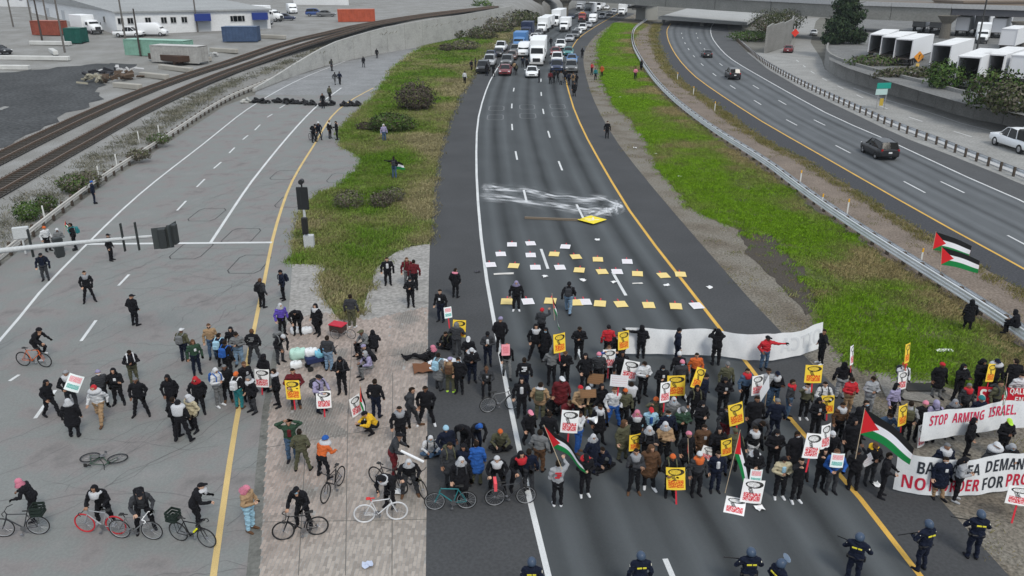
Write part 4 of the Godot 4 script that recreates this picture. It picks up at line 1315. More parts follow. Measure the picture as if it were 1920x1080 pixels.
# a cloud of leaf clumps filling an uneven ellipsoid
func crown(seed_: int, r: Vector3, count: int, leaf: float, cols: Array, upright := 0.0, hollow := 0.7) -> ArrayMesh:
	var g := RandomNumberGenerator.new()
	g.seed = seed_
	var nz := FastNoiseLite.new()
	nz.seed = seed_
	nz.frequency = 1.3
	var V := PackedVector3Array()
	var N := PackedVector3Array()
	var C := PackedColorArray()
	for i in count:
		var d := Vector3(g.randfn(), g.randfn(), g.randfn()).normalized()
		var lump := 1.0 + 0.55 * nz.get_noise_3dv(d * 1.6) + 0.25 * nz.get_noise_3dv(d * 4.0)
		var rr := lerpf(hollow, 1.0, sqrt(g.randf())) * lump
		var p := d * r * rr
		p.y += r.y * 0.95
		if p.y < 0.02: p.y = g.randf() * r.y * 0.3
		var nrm := (d + Vector3(g.randfn(), g.randfn() + 0.4, g.randfn()) * 0.55).normalized()
		var t := nrm.cross(Vector3(g.randfn(), g.randfn() + upright, g.randfn())).normalized()
		var b := nrm.cross(t)
		var l := leaf * g.randf_range(0.6, 1.4)
		var c: Color = (cols[g.randi() % cols.size()] as Color) * g.randf_range(0.75, 1.25)
		c.a = 1.0
		if nrm.dot(d) < 0.0: nrm = -nrm
		t = b.cross(nrm)
		for q: Vector2 in [Vector2(0, -1), Vector2(-0.55, 0), Vector2(0, 1), Vector2(0, -1), Vector2(0, 1), Vector2(0.55, 0)]:
			V.append(p + t * q.x * l + b * q.y * l)
			N.append((nrm + d * 0.5).normalized())
			C.append(c)
	var arr := []
	arr.resize(Mesh.ARRAY_MAX)
	arr[Mesh.ARRAY_VERTEX] = V
	arr[Mesh.ARRAY_NORMAL] = N
	arr[Mesh.ARRAY_COLOR] = C
	var m := ArrayMesh.new()
	m.add_surface_from_arrays(Mesh.PRIMITIVE_TRIANGLES, arr)
	return m

var leaf_mat: StandardMaterial3D

func plant(called: String, label: String, category: String, at: Vector3, r: Vector3, leaf: float, count: int, cols: Array, seed_: int, lift := 0.0, group := "") -> Node3D:
	var o := thing(called, label, category, at, 0.0, group)
	var c := part("crown" if lift > 0 else "foliage", crown(seed_, r, count, leaf, cols), leaf_mat, o)
	c.position.y = lift
	var st := begin()
	var g := RandomNumberGenerator.new()
	g.seed = seed_
	if lift > 0:
		tube(st, Vector3.ZERO, Vector3(0, lift + r.y * 0.9, 0), r.x * 0.09, r.x * 0.03, 7)
	for i in 7:
		var d := Vector3(g.randfn(), absf(g.randfn()) + 0.5, g.randfn()).normalized()
		tube(st, Vector3(0, lift * 0.9, 0), Vector3(0, lift, 0) + d * r * 1.1 + Vector3(0, r.y * 0.2, 0), r.x * 0.04, r.x * 0.012, 5)
	part("trunk" if lift > 0 else "stem", done(st), solid(Color(0.09, 0.065, 0.045), 0.9), o)
	return o

# grass or weeds as one mass of tufts over a polygon
func tuft_mesh(seed_: int, blades: int, h: float, spread: float) -> ArrayMesh:
	var g := RandomNumberGenerator.new()
	g.seed = seed_
	var st := begin()
	st.set_smooth_group(-1)
	for i in blades:
		var a := g.randf() * TAU
		var p := Vector3(g.randfn() * spread * 0.45, 0, g.randfn() * spread * 0.45)
		var lean := Vector3(cos(a), 0, sin(a)) * h * g.randf_range(0.2, 0.9)
		var w := Vector3(-sin(a), 0, cos(a)) * h * 0.085
		var hh := h * g.randf_range(0.5, 1.1)
		for v: Vector3 in [p - w, p + w, p + lean * 0.45 + Vector3(0, hh * 0.7, 0) + w * 0.7]: st.add_vertex(v)
		for v: Vector3 in [p + w, p + lean + Vector3(0, hh, 0), p + lean * 0.45 + Vector3(0, hh * 0.7, 0) - w * 0.4]: st.add_vertex(v)
	return done(st)

func tufts(called: String, label: String, category: String, poly: Array, per_m2: float, h: float, seed_: int, colour: Callable, keep = null) -> MultiMeshInstance3D:
	var pv := packed(poly)
	var lo := pv[0]
	var hi := pv[0]
	for p in pv:
		lo = lo.min(p)
		hi = hi.max(p)
	var g := RandomNumberGenerator.new()
	g.seed = seed_
	var T: Array[Transform3D] = []
	var C := PackedColorArray()
	var n := int((hi.x - lo.x) * (hi.y - lo.y) * per_m2)
	for i in n:
		var p := Vector2(g.randf_range(lo.x, hi.x), g.randf_range(lo.y, hi.y))
		var far := clampf(-p.y / 90.0, 0.6, 2.2)
		if g.randf() > 1.0 / (far * far) * 0.9 + 0.05: continue
		if not in_poly(p, pv): continue
		if keep != null and g.randf() > keep.call(p): continue
		var s := g.randf_range(0.55, 1.35) * maxf(far, 0.8)
		T.append(Transform3D(Basis(Vector3.UP, g.randf() * TAU).scaled(Vector3(s * 1.25, s * (0.7 if far > 1.2 else 1.0), s * 1.25)), Vector3(p.x, 0.02, p.y)))
		C.append(colour.call(p, g.randf()))
	var mm := MultiMesh.new()
	mm.transform_format = MultiMesh.TRANSFORM_3D
	mm.use_colors = true
	mm.mesh = tuft_mesh(seed_, 16, h, 0.5)
	mm.instance_count = T.size()
	for i in T.size():
		mm.set_instance_transform(i, T[i])
		mm.set_instance_color(i, C[i])
	var o := MultiMeshInstance3D.new()
	o.name = numbered(called)
	o.multimesh = mm
	o.material_override = leaf_mat
	add_child(o)
	tag(o, label, category, "", "stuff")
	return o

func pole(called: String, label: String, category: String, a: Vector3, h: float, r: float, m: Material, arm := 0.0, group := "") -> Node3D:
	var o := thing(called, label, category, a, 0.0, group)
	var st := begin()
	tube(st, Vector3.ZERO, Vector3(0, h, 0), r, r * 0.7, 10)
	part("post", done(st), m, o)
	if arm > 0:
		st = begin()
		box(st, Vector3(0, h * 0.93, 0), Vector3(arm, 0.12, 0.12))
		for x: float in [-0.45, -0.2, 0.2, 0.45]: tube(st, Vector3(arm * x, h * 0.93, 0), Vector3(arm * x, h * 0.93 + 0.22, 0), 0.04)
		part("crossarm", done(st), m, o)
	return o

func container(at: Vector3, yaw: float, L: float, c: Color, label: String) -> Node3D:
	var o := thing("shipping_container", label, "container", at, yaw)
	var m := surf("cont" + c.to_html(), [[0.0, c * 0.7], [0.5, c], [1.0, c * 1.15]], 4.0, fade(0.7), 9.0, 0.7)
	var n := int(L / 0.28)
	var st := begin()
	for sx: float in PM:
		st = begin()
		st.set_smooth_group(-1)
		for i in n:
			var z0 := -L * 0.5 + L * i / n
			var z1 := -L * 0.5 + L * (i + 1) / n
			var d0 := 1.2 + (0.03 if i % 2 else 0.0)
			var d1 := 1.2 + (0.03 if (i + 1) % 2 else 0.0)
			quad(st, Vector3(sx * d0, 0.15, z0), Vector3(sx * d1, 0.15, z1), Vector3(sx * d1, 2.5, z1), Vector3(sx * d0, 2.5, z0))
		part("corrugated_wall", done(st), m, o)
	for sx: float in PM:
		for sz: float in [-1.0, 1.0]: part("corner_post", box_mesh(Vector3(0.14, 2.6, 0.14), Vector3(sx * 1.19, 1.3, sz * (L * 0.5 - 0.03))), m, o)
		for y: float in [0.08, 2.52]: part("side_rail", box_mesh(Vector3(0.1, 0.15, L - 0.2), Vector3(sx * 1.2, y, 0)), m, o)
	part("roof", box_mesh(Vector3(2.4, 0.05, L - 0.1), Vector3(0, 2.57, 0)), surf("croof" + c.to_html(), [[0.0, c * 0.9], [1.0, (c * 1.1).lerp(grey(0.6), 0.35)]], 3.0, [], 1.0, 0.8), o)
	for sz: float in [-1.0, 1.0]:
		for sx: float in PM:
			var dr := part("door", box_mesh(Vector3(1.08, 2.3, 0.05), Vector3(sx * 0.56, 1.3, sz * (L * 0.5 - 0.02))), m, o)
			st = begin()
			tube(st, Vector3(sx * 0.3, 0.2, sz * (L * 0.5 + 0.03)), Vector3(sx * 0.3, 2.4, sz * (L * 0.5 + 0.03)), 0.025, 0.025, 5)
			part("lock_rod", done(st), solid(c * 0.6, 0.5), dr)
	return o

# ---------------------------------------------------------------- places, in metres
const MAIN_L := [[-2.17,-15.2],[-2.47,-18.62],[-2.95,-23.92],[-3.53,-30.27],[-4.19,-37.41],[-4.88,-45.22],[-5.54,-53.61],[-6.13,-62.5],[-6.75,-71.9],[-7.16,-81.6],[-7.38,-91.8],[-7.43,-102.4],[-7.31,-113.3],[-7.08,-124.5],[-6.68,-136],[-6.01,-147.8],[-5.07,-159.8],[-4,-172.2],[-2.88,-184.7],[-1.66,-197.5],[-0.25,-210.5],[1.44,-223.8],[3.34,-237.2],[5.39,-250.8],[7.54,-264.6],[9.78,-278.7],[12.16,-292.8],[14.72,-307.2],[17.55,-321.7],[20.63,-336.4],[23.85,-351.2],[27.07,-366.1]]
const MAIN_W := [[1.65,-15.2],[1.19,-18.43],[0.55,-23.44],[-0.08,-29.47],[-0.75,-36.25],[-1.44,-43.67],[-2.04,-51.64],[-2.57,-60.1],[-3.04,-69],[-3.44,-78.3],[-3.78,-88],[-3.96,-98],[-3.91,-108.3],[-3.73,-119],[-3.41,-129.9],[-2.88,-141.1],[-2.21,-152.6],[-1.35,-164.3],[-0.19,-176.3],[1.28,-188.4],[2.88,-200.7],[4.54,-213.3],[6.34,-226.1],[8.33,-239],[10.54,-252.1],[12.93,-265.4],[15.47,-278.8],[18.15,-292.4],[21,-306.2],[23.98,-320.1],[27.03,-334.1],[30.08,-348.4]]
const MAIN_Y := [[12.28,-15.2],[12.11,-18.31],[11.75,-23.11],[10.98,-28.82],[10.44,-35.3],[9.84,-42.37],[9.18,-49.95],[8.61,-58],[8.28,-66.48],[8.02,-75.3],[7.8,-84.6],[7.72,-94.1],[7.75,-104],[7.95,-114.1],[8.21,-124.5],[8.58,-135.2],[9.24,-146.2],[10.1,-157.3],[11.2,-168.7],[12.52,-180.2],[13.93,-192],[15.51,-204],[17.48,-216.1],[19.82,-228.3],[22.33,-240.8],[24.93,-253.3],[27.65,-266.1],[30.42,-279],[33.26,-292.1],[36.15,-305.3],[39.08,-318.7],[42.04,-332.2]]
const MAIN_R := [[14.52,-15.2],[14.72,-18.16],[14.44,-22.75],[14.07,-28.24],[13.41,-34.41],[12.79,-41.16],[12.32,-48.41],[11.85,-56.11],[11.41,-64.2],[11.02,-72.7],[10.71,-81.5],[10.61,-90.6],[10.67,-100],[10.86,-109.7],[11.2,-119.6],[11.67,-129.8],[12.21,-140.3],[12.84,-150.9],[13.62,-161.8],[14.66,-172.9],[16,-184.1],[17.61,-195.5],[19.43,-207.1],[21.48,-218.9],[23.77,-230.7],[26.32,-242.7],[29.08,-254.9],[32.01,-267.1],[35.1,-279.5],[38.37,-292],[41.73,-304.7],[45.11,-317.5]]
const MAIN_DASH := [[5.05,-16.47,4.64,-20.11,0.17],[3.44,-31.01,3.1,-34.66,0.17],[2.13,-45.59,1.84,-49.23,0.17],[1.12,-60.18,0.94,-63.84,0.17],[0.48,-74.8,0.34,-78.5,0.17],[0.04,-89.4,-0.01,-93.1,0.17],[-0.04,-104,-0.01,-107.7,0.17],[0.2,-118.7,0.3,-122.3,0.17],[7.57,-26.82,7.17,-30.45,0.17],[6.2,-41.38,5.89,-45.03,0.17],[5.07,-55.97,4.85,-59.62,0.17],[4.4,-70.6,4.27,-74.2,0.17],[3.95,-85.2,3.9,-88.9,0.17],[3.84,-99.8,3.85,-103.5,0.17],[4.03,-114.5,4.12,-118.1,0.17],[4.45,-129.1,4.59,-132.7,0.17]]
const LEFT_W := [[-23.76,-25.57],[-23.86,-27.03],[-23.99,-29.3],[-24.16,-32.01],[-24.45,-35.06],[-25.15,-38.33],[-25.97,-41.82],[-26.65,-45.56],[-27.31,-49.5],[-27.98,-53.63],[-28.64,-57.92],[-29.23,-62.39],[-29.73,-67],[-30.17,-71.8],[-30.59,-76.7],[-31.03,-81.7],[-31.53,-86.8],[-32.06,-92.1],[-32.57,-97.4],[-32.99,-102.9],[-33.27,-108.5],[-33.46,-114.2],[-33.56,-119.9],[-33.55,-125.8],[-33.39,-131.8],[-33.05,-137.8],[-32.55,-143.9],[-31.96,-150.1],[-31.34,-156.4],[-30.75,-162.8]]
const LEFT_Y := [[-7.76,-15.2],[-8.05,-16.32],[-8.48,-18.05],[-8.99,-20.13],[-9.55,-22.47],[-10.16,-25.03],[-10.79,-27.78],[-11.43,-30.71],[-12.09,-33.78],[-12.76,-37],[-13.46,-40.35],[-14.16,-43.82],[-14.92,-47.39],[-15.68,-51.08],[-16.4,-54.88],[-17.08,-58.78],[-17.74,-62.79],[-18.32,-66.89],[-18.8,-71.1],[-19.23,-75.4],[-19.64,-79.8],[-20.08,-84.2],[-20.57,-88.7],[-21.05,-93.3],[-21.43,-98],[-21.6,-102.8],[-21.55,-107.6],[-21.31,-112.5],[-20.84,-117.4],[-20.3,-122.4]]
const LEFT_S := [[-19.56,-50.6],[-19.8,-52.44],[-20.19,-55.3],[-20.65,-58.73],[-21.16,-62.6],[-21.67,-66.82],[-22.14,-71.4],[-22.62,-76.2],[-23.1,-81.3],[-23.57,-86.6],[-24.02,-92.1],[-24.44,-97.8],[-24.79,-103.7],[-24.98,-109.8],[-24.99,-116],[-24.99,-122.4]]
const LEFT_DASH := [[-20.64,-35.6,-21.09,-38.07,0.15],[-18.95,-28.41,-19.35,-30.74,0.15],[-22.11,-42.9,-22.29,-44.69,0.15],[-24.57,-58.04,-24.88,-60.67,0.15],[-25.57,-64.87,-25.85,-67.53,0.15],[-26.4,-71.4,-26.57,-73.9,0.15],[-27.08,-77.8,-27.35,-80.3,0.15],[-27.77,-84.3,-27.9,-86.5,0.15],[-28.05,-89.5,-28.38,-92.7,0.15],[-28.95,-97.6,-28.93,-99.8,0.15],[-29.24,-104.2,-29.22,-106.7,0.15],[-21.76,-31.55,-21.67,-32.14,0.15],[-23.12,-50.93,-23.46,-52.29,0.15]]
const STOP_LINE := [-27.47,-50.27,-15.58,-50.6,0.32]
const LEFT_ROAD := [[-6.36,-15.2],[-7.44,-19.39],[-8.65,-24.24],[-9.82,-29.04],[-10.64,-33.34],[-11.38,-38.14],[-12.35,-42.57],[-13.25,-46.52],[-14.84,-53.48],[-15.62,-59.92],[-15.17,-63.03],[-14.23,-64.19],[-13.61,-69.62],[-13.7,-74.8],[-16.16,-79.5],[-17.44,-82.6],[-18.56,-89.2],[-18.75,-99.5],[-18.69,-112.1],[-19.96,-115.6],[-35.64,-115.6],[-36.76,-105.9],[-34.61,-80],[-33.26,-63.85],[-32.05,-54.97],[-30.59,-46.05],[-28.82,-34.44],[-17.03,-15.2]]
const LEFT_FAR := [[-35.64,-115.6],[-19.96,-115.6],[-18.69,-112.1],[-19.16,-125.3],[-20.25,-145.5],[-19.75,-169.8],[-18.74,-187],[-18.99,-189.5],[-25.3,-175.2],[-32.18,-154.5],[-35.22,-136],[-36.38,-118.6]]
const GORE := [[-5.31,-50.38],[-4.25,-38.14],[-2.81,-22.44],[-2.17,-15.2],[-6.36,-15.2],[-7.44,-19.39],[-8.65,-24.24],[-9.82,-29.04],[-10.64,-33.34],[-11.38,-38.14],[-12.35,-42.57],[-13.25,-46.52],[-11.29,-46.99]]
const GUTTER := [[-6.67,-15.2],[-7.84,-19.39],[-9,-24.24],[-10.1,-29.04],[-11.13,-34.44],[-11.88,-38.82],[-11.38,-38.14],[-10.64,-33.34],[-9.82,-29.04],[-8.65,-24.24],[-7.44,-19.39],[-6.36,-15.2]]
const JOINTS := [[-4.91,-19.39,-6.42,-27.8],[-6.42,-27.8,-7.66,-35.6],[-6.3,-19.39,-8.02,-27.8],[-3.54,-19.39,-5.27,-32.3],[-9.16,-26.28,-3.37,-28.21],[-10.26,-32.81,-3.93,-34.44],[-8.1,-21.88,-2.77,-22.02],[-11.25,-42.98,-7.87,-43.4]]
const BRICK := [[-4.42,-39.88],[-2.81,-22.44],[-2.17,-15.2],[-6.36,-15.2],[-7.44,-19.39],[-8.65,-24.24],[-9.82,-29.04],[-10.64,-33.34],[-11.38,-38.14],[-9.97,-39.17],[-7.31,-38.14]]
const ISLAND := [[-13.25,-46.52],[-14.84,-53.48],[-15.62,-59.92],[-15.17,-63.03],[-14.23,-64.19],[-13.61,-69.62],[-13.7,-74.8],[-16.16,-79.5],[-17.44,-82.6],[-18.56,-89.2],[-18.75,-99.5],[-18.69,-112.1],[-19.16,-125.3],[-20.25,-145.5],[-19.75,-169.8],[-18.74,-187],[-15.75,-230],[-8.86,-259.6],[0,-285.7],[9.91,-321.1],[15.52,-314],[6.44,-259.6],[0,-214.2],[-3.85,-175.2],[-6.46,-141.7],[-7.36,-112.6],[-7.39,-91.1],[-6.92,-75],[-6.1,-61.91],[-5.29,-50.16],[-6.5,-49.94],[-7.49,-48.38],[-8.09,-45.59],[-7.98,-42.57],[-7.86,-38.96],[-8.26,-38.14],[-9.13,-38.82],[-10.2,-41],[-11.04,-44.08],[-11.15,-46.33]]
const STRIP := [[31.99,-264.4],[21.07,-201.9],[15.58,-149.5],[13.97,-125.3],[13.17,-106.7],[13.95,-95.8],[13.75,-84.3],[12.85,-70.6],[13.33,-58.75],[14.21,-56],[15.39,-53.24],[15.57,-46.99],[15.56,-41],[15.44,-38.14],[15.22,-35.31],[15.27,-32.81],[16.84,-32.04],[19.03,-30.83],[21.84,-29.47],[24.07,-32.5],[23.9,-37.41],[23.4,-43.15],[22.7,-50.93],[22.23,-59.92],[22.06,-69.81],[20.93,-85.1],[20.42,-102.6],[20.83,-121.3],[22.39,-146.3],[25.74,-183.3],[31.75,-224.5],[40.11,-259.6]]
const R_L := [[29.6,-31.31],[29.11,-34.45],[28.44,-39.33],[28.07,-45.23],[27.82,-51.88],[27.54,-59.15],[27.39,-66.94],[27.08,-75.2],[26.04,-83.8],[25.99,-92.9],[26.14,-102.3],[26.22,-112.1],[26.17,-122.2],[26.4,-132.6],[27.15,-143.3],[28.24,-154.2],[29.52,-165.3],[30.92,-176.7],[32.39,-188.3],[34,-200.1],[35.78,-212.1],[37.75,-224.3],[40,-236.7],[42.42,-249.3],[44.87,-262]]
const R_Y := [[30.78,-32.81],[30.7,-36.01],[30.53,-40.95],[30.28,-46.88],[29.93,-53.56],[29.66,-60.85],[29.44,-68.68],[29.22,-77],[28.96,-85.7],[28.75,-94.8],[28.79,-104.3],[28.9,-114.1],[29.1,-124.3],[29.5,-134.7],[30.29,-145.4],[31.31,-156.4],[32.52,-167.5],[33.92,-179],[35.46,-190.6],[37.14,-202.5],[38.99,-214.5],[41.01,-226.8],[43.28,-239.2],[45.96,-251.7],[48.88,-264.4]]
const R_W := [[38.61,-41],[38.48,-44.09],[38.36,-48.87],[38.62,-54.61],[38.89,-61.07],[38.64,-68.13],[38.62,-75.7],[38.62,-83.7],[38.27,-92.2],[38.22,-101],[38.64,-110.2],[39.12,-119.7],[39.68,-129.4],[40.28,-139.5],[40.94,-149.9],[41.8,-160.5],[43.05,-171.3],[44.66,-182.3],[46.44,-193.5],[48.37,-205],[50.54,-216.6],[52.98,-228.3],[55.65,-240.3],[58.65,-252.3],[62,-264.4]]
const R_R := [[41.37,-42.57],[41.39,-45.57],[41.41,-50.22],[41.53,-55.8],[41.81,-62.07],[41.88,-68.93],[41.54,-76.3],[40.96,-84.1],[41.06,-92.3],[41.41,-100.8],[41.65,-109.7],[41.99,-118.9],[42.58,-128.5],[43.41,-138.2],[44.51,-148.3],[45.88,-158.5],[47.44,-169],[49.11,-179.6],[50.91,-190.5],[52.84,-201.6],[54.9,-212.9],[57.11,-224.3],[59.5,-236],[62.2,-247.7],[65.09,-259.6]]
const R_DASH := [[33.07,-48.42,33,-52.08,0.15],[32.66,-63.05,32.59,-66.7,0.15],[32.38,-77.7,32.28,-81.3,0.15],[31.99,-92.3,31.92,-96,0.15],[32.09,-106.9,32.18,-110.6,0.15],[32.48,-121.5,32.6,-125.2,0.15],[33.09,-136.2,33.34,-139.8,0.15],[34.18,-150.8,34.51,-154.4,0.15],[35.65,-165.3,36.05,-168.9,0.15],[37.46,-179.8,37.97,-183.5,0.15],[39.53,-194.3,40.07,-197.9,0.15],[41.78,-208.8,42.37,-212.4,0.15],[44.26,-223.2,44.91,-226.8,0.15],[35.78,-48.4,35.84,-52.05,0.15],[35.74,-63.02,35.64,-66.68,0.15],[35.52,-77.6,35.49,-81.3,0.15],[35.14,-92.3,35.1,-95.9,0.15],[35.31,-106.9,35.44,-110.6,0.15],[35.88,-121.5,36.04,-125.2,0.15],[36.59,-136.1,36.81,-139.8,0.15],[37.59,-150.7,37.9,-154.4,0.15],[39,-165.3,39.41,-168.9,0.15],[40.88,-179.8,41.41,-183.4,0.15],[43.05,-194.3,43.63,-197.9,0.15],[45.43,-208.7,46.06,-212.3,0.15],[48.08,-223.1,48.77,-226.7,0.15]]
const DIRT := [[14.52,-15.2],[14.72,-18.16],[14.44,-22.75],[14.07,-28.24],[13.41,-34.41],[12.79,-41.16],[12.32,-48.41],[11.85,-56.11],[11.41,-64.2],[11.02,-72.7],[10.71,-81.5],[10.61,-90.6],[10.67,-100],[10.86,-109.7],[11.2,-119.6],[11.67,-129.8],[12.21,-140.3],[12.84,-150.9],[13.62,-161.8],[14.66,-172.9],[16,-184.1],[17.61,-195.5],[19.43,-207.1],[21.48,-218.9],[23.77,-230.7],[26.32,-242.7],[29.08,-254.9],[32.01,-267.1],[35.1,-279.5],[38.37,-292],[41.73,-304.7],[45.11,-317.5],[44.87,-262],[42.42,-249.3],[40,-236.7],[37.75,-224.3],[35.78,-212.1],[34,-200.1],[32.39,-188.3],[30.92,-176.7],[29.52,-165.3],[28.24,-154.2],[27.15,-143.3],[26.4,-132.6],[26.17,-122.2],[26.22,-112.1],[26.14,-102.3],[25.99,-92.9],[26.04,-83.8],[27.08,-75.2],[27.39,-66.94],[27.54,-59.15],[27.82,-51.88],[28.07,-45.23],[28.44,-39.33],[29.11,-34.45],[29.6,-31.31]]
const MEDIAN_RAIL := [[24.5,-27.41],[24.46,-28.87],[24.39,-31.13],[24.31,-33.85],[24.24,-36.9],[24.02,-40.23],[23.71,-43.8],[23.39,-47.58],[23.08,-51.56],[22.84,-55.73],[22.67,-60.06],[22.62,-64.55],[22.6,-69.19],[22.39,-74],[22.03,-78.8],[21.65,-83.9],[21.4,-89],[21.22,-94.3],[21.11,-99.6],[21.08,-105.1],[21.14,-110.7],[21.28,-116.4],[21.5,-122.1],[21.78,-128],[22.13,-133.9],[22.54,-140],[22.99,-146.1],[23.48,-152.3],[23.99,-158.5],[24.52,-164.9],[25.09,-171.3],[25.7,-177.8],[26.38,-184.4],[27.14,-191],[27.96,-197.7],[28.83,-204.4],[29.76,-211.2],[30.76,-218.1],[31.85,-225.1],[33.04,-232],[34.38,-239],[35.91,-246.1],[37.58,-253.2],[39.35,-260.3],[41.14,-267.4],[42.9,-274.7]]
const SIDE_RAIL := [[42.42,-43.82],[42.48,-45.52],[42.56,-48.15],[42.66,-51.31],[42.74,-54.86],[42.78,-58.75],[42.79,-62.92],[42.75,-67.34],[42.6,-72],[42.49,-76.8],[42.53,-81.9],[42.14,-87.1],[42.09,-92.5],[42.28,-98],[42.45,-103.7],[42.62,-109.6],[42.81,-115.6],[43.07,-121.7],[43.43,-127.9],[43.89,-134.3],[44.44,-140.8],[45.1,-147.3],[45.88,-154],[46.78,-160.8],[47.77,-167.6],[48.8,-174.6],[49.87,-181.6],[51,-188.8],[52.18,-196],[53.36,-203.3]]
const LEFT_RAIL := [[-28.17,-29.47],[-28.34,-30.54],[-28.62,-32.21],[-28.94,-34.2],[-29.29,-36.45],[-29.67,-38.91],[-30.08,-41.54],[-30.52,-44.34],[-30.99,-47.27],[-31.51,-50.33],[-32.05,-53.52],[-32.57,-56.82],[-33.08,-60.24],[-33.55,-63.76],[-33.94,-67.39],[-34.28,-71.1],[-34.59,-74.9],[-34.91,-78.8],[-35.26,-82.8],[-35.66,-86.9],[-36.08,-91],[-36.5,-95.2],[-36.9,-99.5],[-37.25,-103.9],[-37.47,-108.3],[-37.49,-112.8],[-37.33,-117.4],[-37.14,-122],[-36.96,-126.7],[-36.75,-131.4]]
const FRONTAGE := [[41.37,-42.57],[41.46,-53.48],[41.91,-65.91],[41.68,-73.9],[40.9,-86],[41.31,-97.6],[42.14,-121.9],[44.18,-145.5],[48.4,-175.2],[52.48,-174.1],[60.33,-187],[84.5,-262],[108.3,-366.1],[135.3,-366.1],[97,-274.7],[69.2,-197.6],[59.45,-162.8],[54.03,-145.5],[52.13,-130.1],[52.55,-116.6],[53.74,-97.2],[56.11,-90.5],[57.76,-77.1],[58.86,-63.35]]
const FRONT_DASH := [[49.88,-67.9,49.66,-70.9,0.15],[49.19,-76.9,48.92,-79.9,0.15],[48.21,-85.8,47.84,-88.8,0.15],[47.22,-94.8,47.01,-97.8,0.15],[46.99,-103.7,47.1,-106.7,0.15],[47.55,-112.7,47.8,-115.7,0.15],[48.27,-121.7,48.5,-124.7,0.15],[49.08,-130.7,49.37,-133.6,0.15],[50.19,-139.6,50.61,-142.6,0.15],[51.66,-148.5,52.2,-151.4,0.15],[53.3,-157.3,53.86,-160.3,0.15]]
const FRONT_LINE := [[54.4,-72.2],[54.2,-73.8],[53.9,-76.2],[53.55,-79.2],[53.14,-82.5],[52.66,-86],[51.9,-89.8],[51.11,-93.9],[51.07,-98.2],[50.87,-102.7],[50.28,-107.4],[49.87,-112.2],[49.88,-117.3],[49.98,-122.4]]
const R_WALL := [[57.95,-70.6],[57.83,-72],[57.67,-74.1],[57.5,-76.6],[57.32,-79.4],[57.1,-82.5],[56.8,-85.8],[56.33,-89.4],[55.34,-92.9],[53.91,-96.5],[53.41,-100.5],[53.36,-104.7],[53.1,-109],[52.75,-113.5],[52.48,-118],[52.23,-122.7],[52.1,-127.5],[52.23,-132.4],[52.62,-137.4],[53.4,-142.4],[54.68,-147.5],[56.33,-152.5],[58.13,-157.5],[60.12,-162.6],[62.22,-167.8],[64.34,-173]]
const RAMP_WALL := [[51.73,-173],[53.92,-176.9],[57.87,-182.6],[61.87,-189.9],[65.1,-198.7],[68.24,-208.4],[71.5,-218.9],[75,-230]]
const L_WALL := [[-36.53,-118.6,0.1],[-36.38,-120.9,0.25],[-36.16,-124.4,0.47],[-35.89,-128.6,0.73],[-35.51,-133.3,1.15],[-34.93,-138.4,1.65],[-34.21,-143.9,2.23],[-33.25,-149.6,2.85],[-31.89,-155.6,3.47],[-30.08,-161.8,3.85],[-27.92,-168.2,4.26],[-25.5,-174.7,4.67],[-22.69,-181.2,4.87],[-19.64,-188,5.06],[-16.84,-195,5.14],[-14.13,-202.3,5.19],[-11.54,-209.8,5.23],[-9.09,-217.5,5.27],[-6.8,-225.5,5.31],[-4.56,-233.6,5.34],[-2.32,-242,5.37],[0,-250.4,5.4]]
const TRACK_A := [[-45.33,-62.87,0.34],[-45.55,-65.36,0.38],[-45.9,-69.21,0.44],[-46.35,-73.8,0.51],[-46.91,-79,0.59],[-47.45,-84.7,0.67],[-48,-90.8,0.76],[-48.43,-97.3,0.86],[-48.59,-104.1,1.04],[-48.31,-111.2,1.29],[-47.69,-118.6,1.55],[-46.78,-126.2,1.82],[-45.55,-134,2.1],[-43.95,-142,2.62],[-41.77,-150.1,3.3],[-38.87,-158.2,3.93],[-35.66,-166.4,4.39],[-32.64,-174.8,4.88],[-29.98,-183.6,5.05],[-27.44,-192.6,5.13],[-24.75,-201.8,5.2],[-21.65,-211,5.28],[-17.91,-220.1,5.35],[-13.64,-229.2,5.43],[-9.11,-238.3,5.5],[-4.57,-247.5,5.58]]
const TRACK_B := [[-39.38,-51.61,0.29],[-39.61,-54.16,0.3],[-39.97,-58.1,0.3],[-40.4,-62.83,0.34],[-40.91,-68.15,0.42],[-41.49,-74,0.51],[-42.05,-80.2,0.6],[-42.67,-86.8,0.7],[-43.25,-93.8,0.81],[-43.56,-101.1,0.94],[-43.47,-108.7,1.2],[-43.14,-116.5,1.48],[-42.51,-124.6,1.76],[-41.47,-132.9,2.06],[-39.79,-141.3,2.56],[-37.36,-149.8,3.28],[-34.62,-158.4,3.94],[-32.01,-167.2,4.44],[-29.45,-176.2,4.96],[-26.78,-185.4,5.07],[-23.84,-194.8,5.15],[-20.49,-204.1,5.22],[-16.75,-213.5,5.3],[-12.74,-222.9,5.38],[-8.61,-232.5,5.46],[-4.48,-242.2,5.54]]
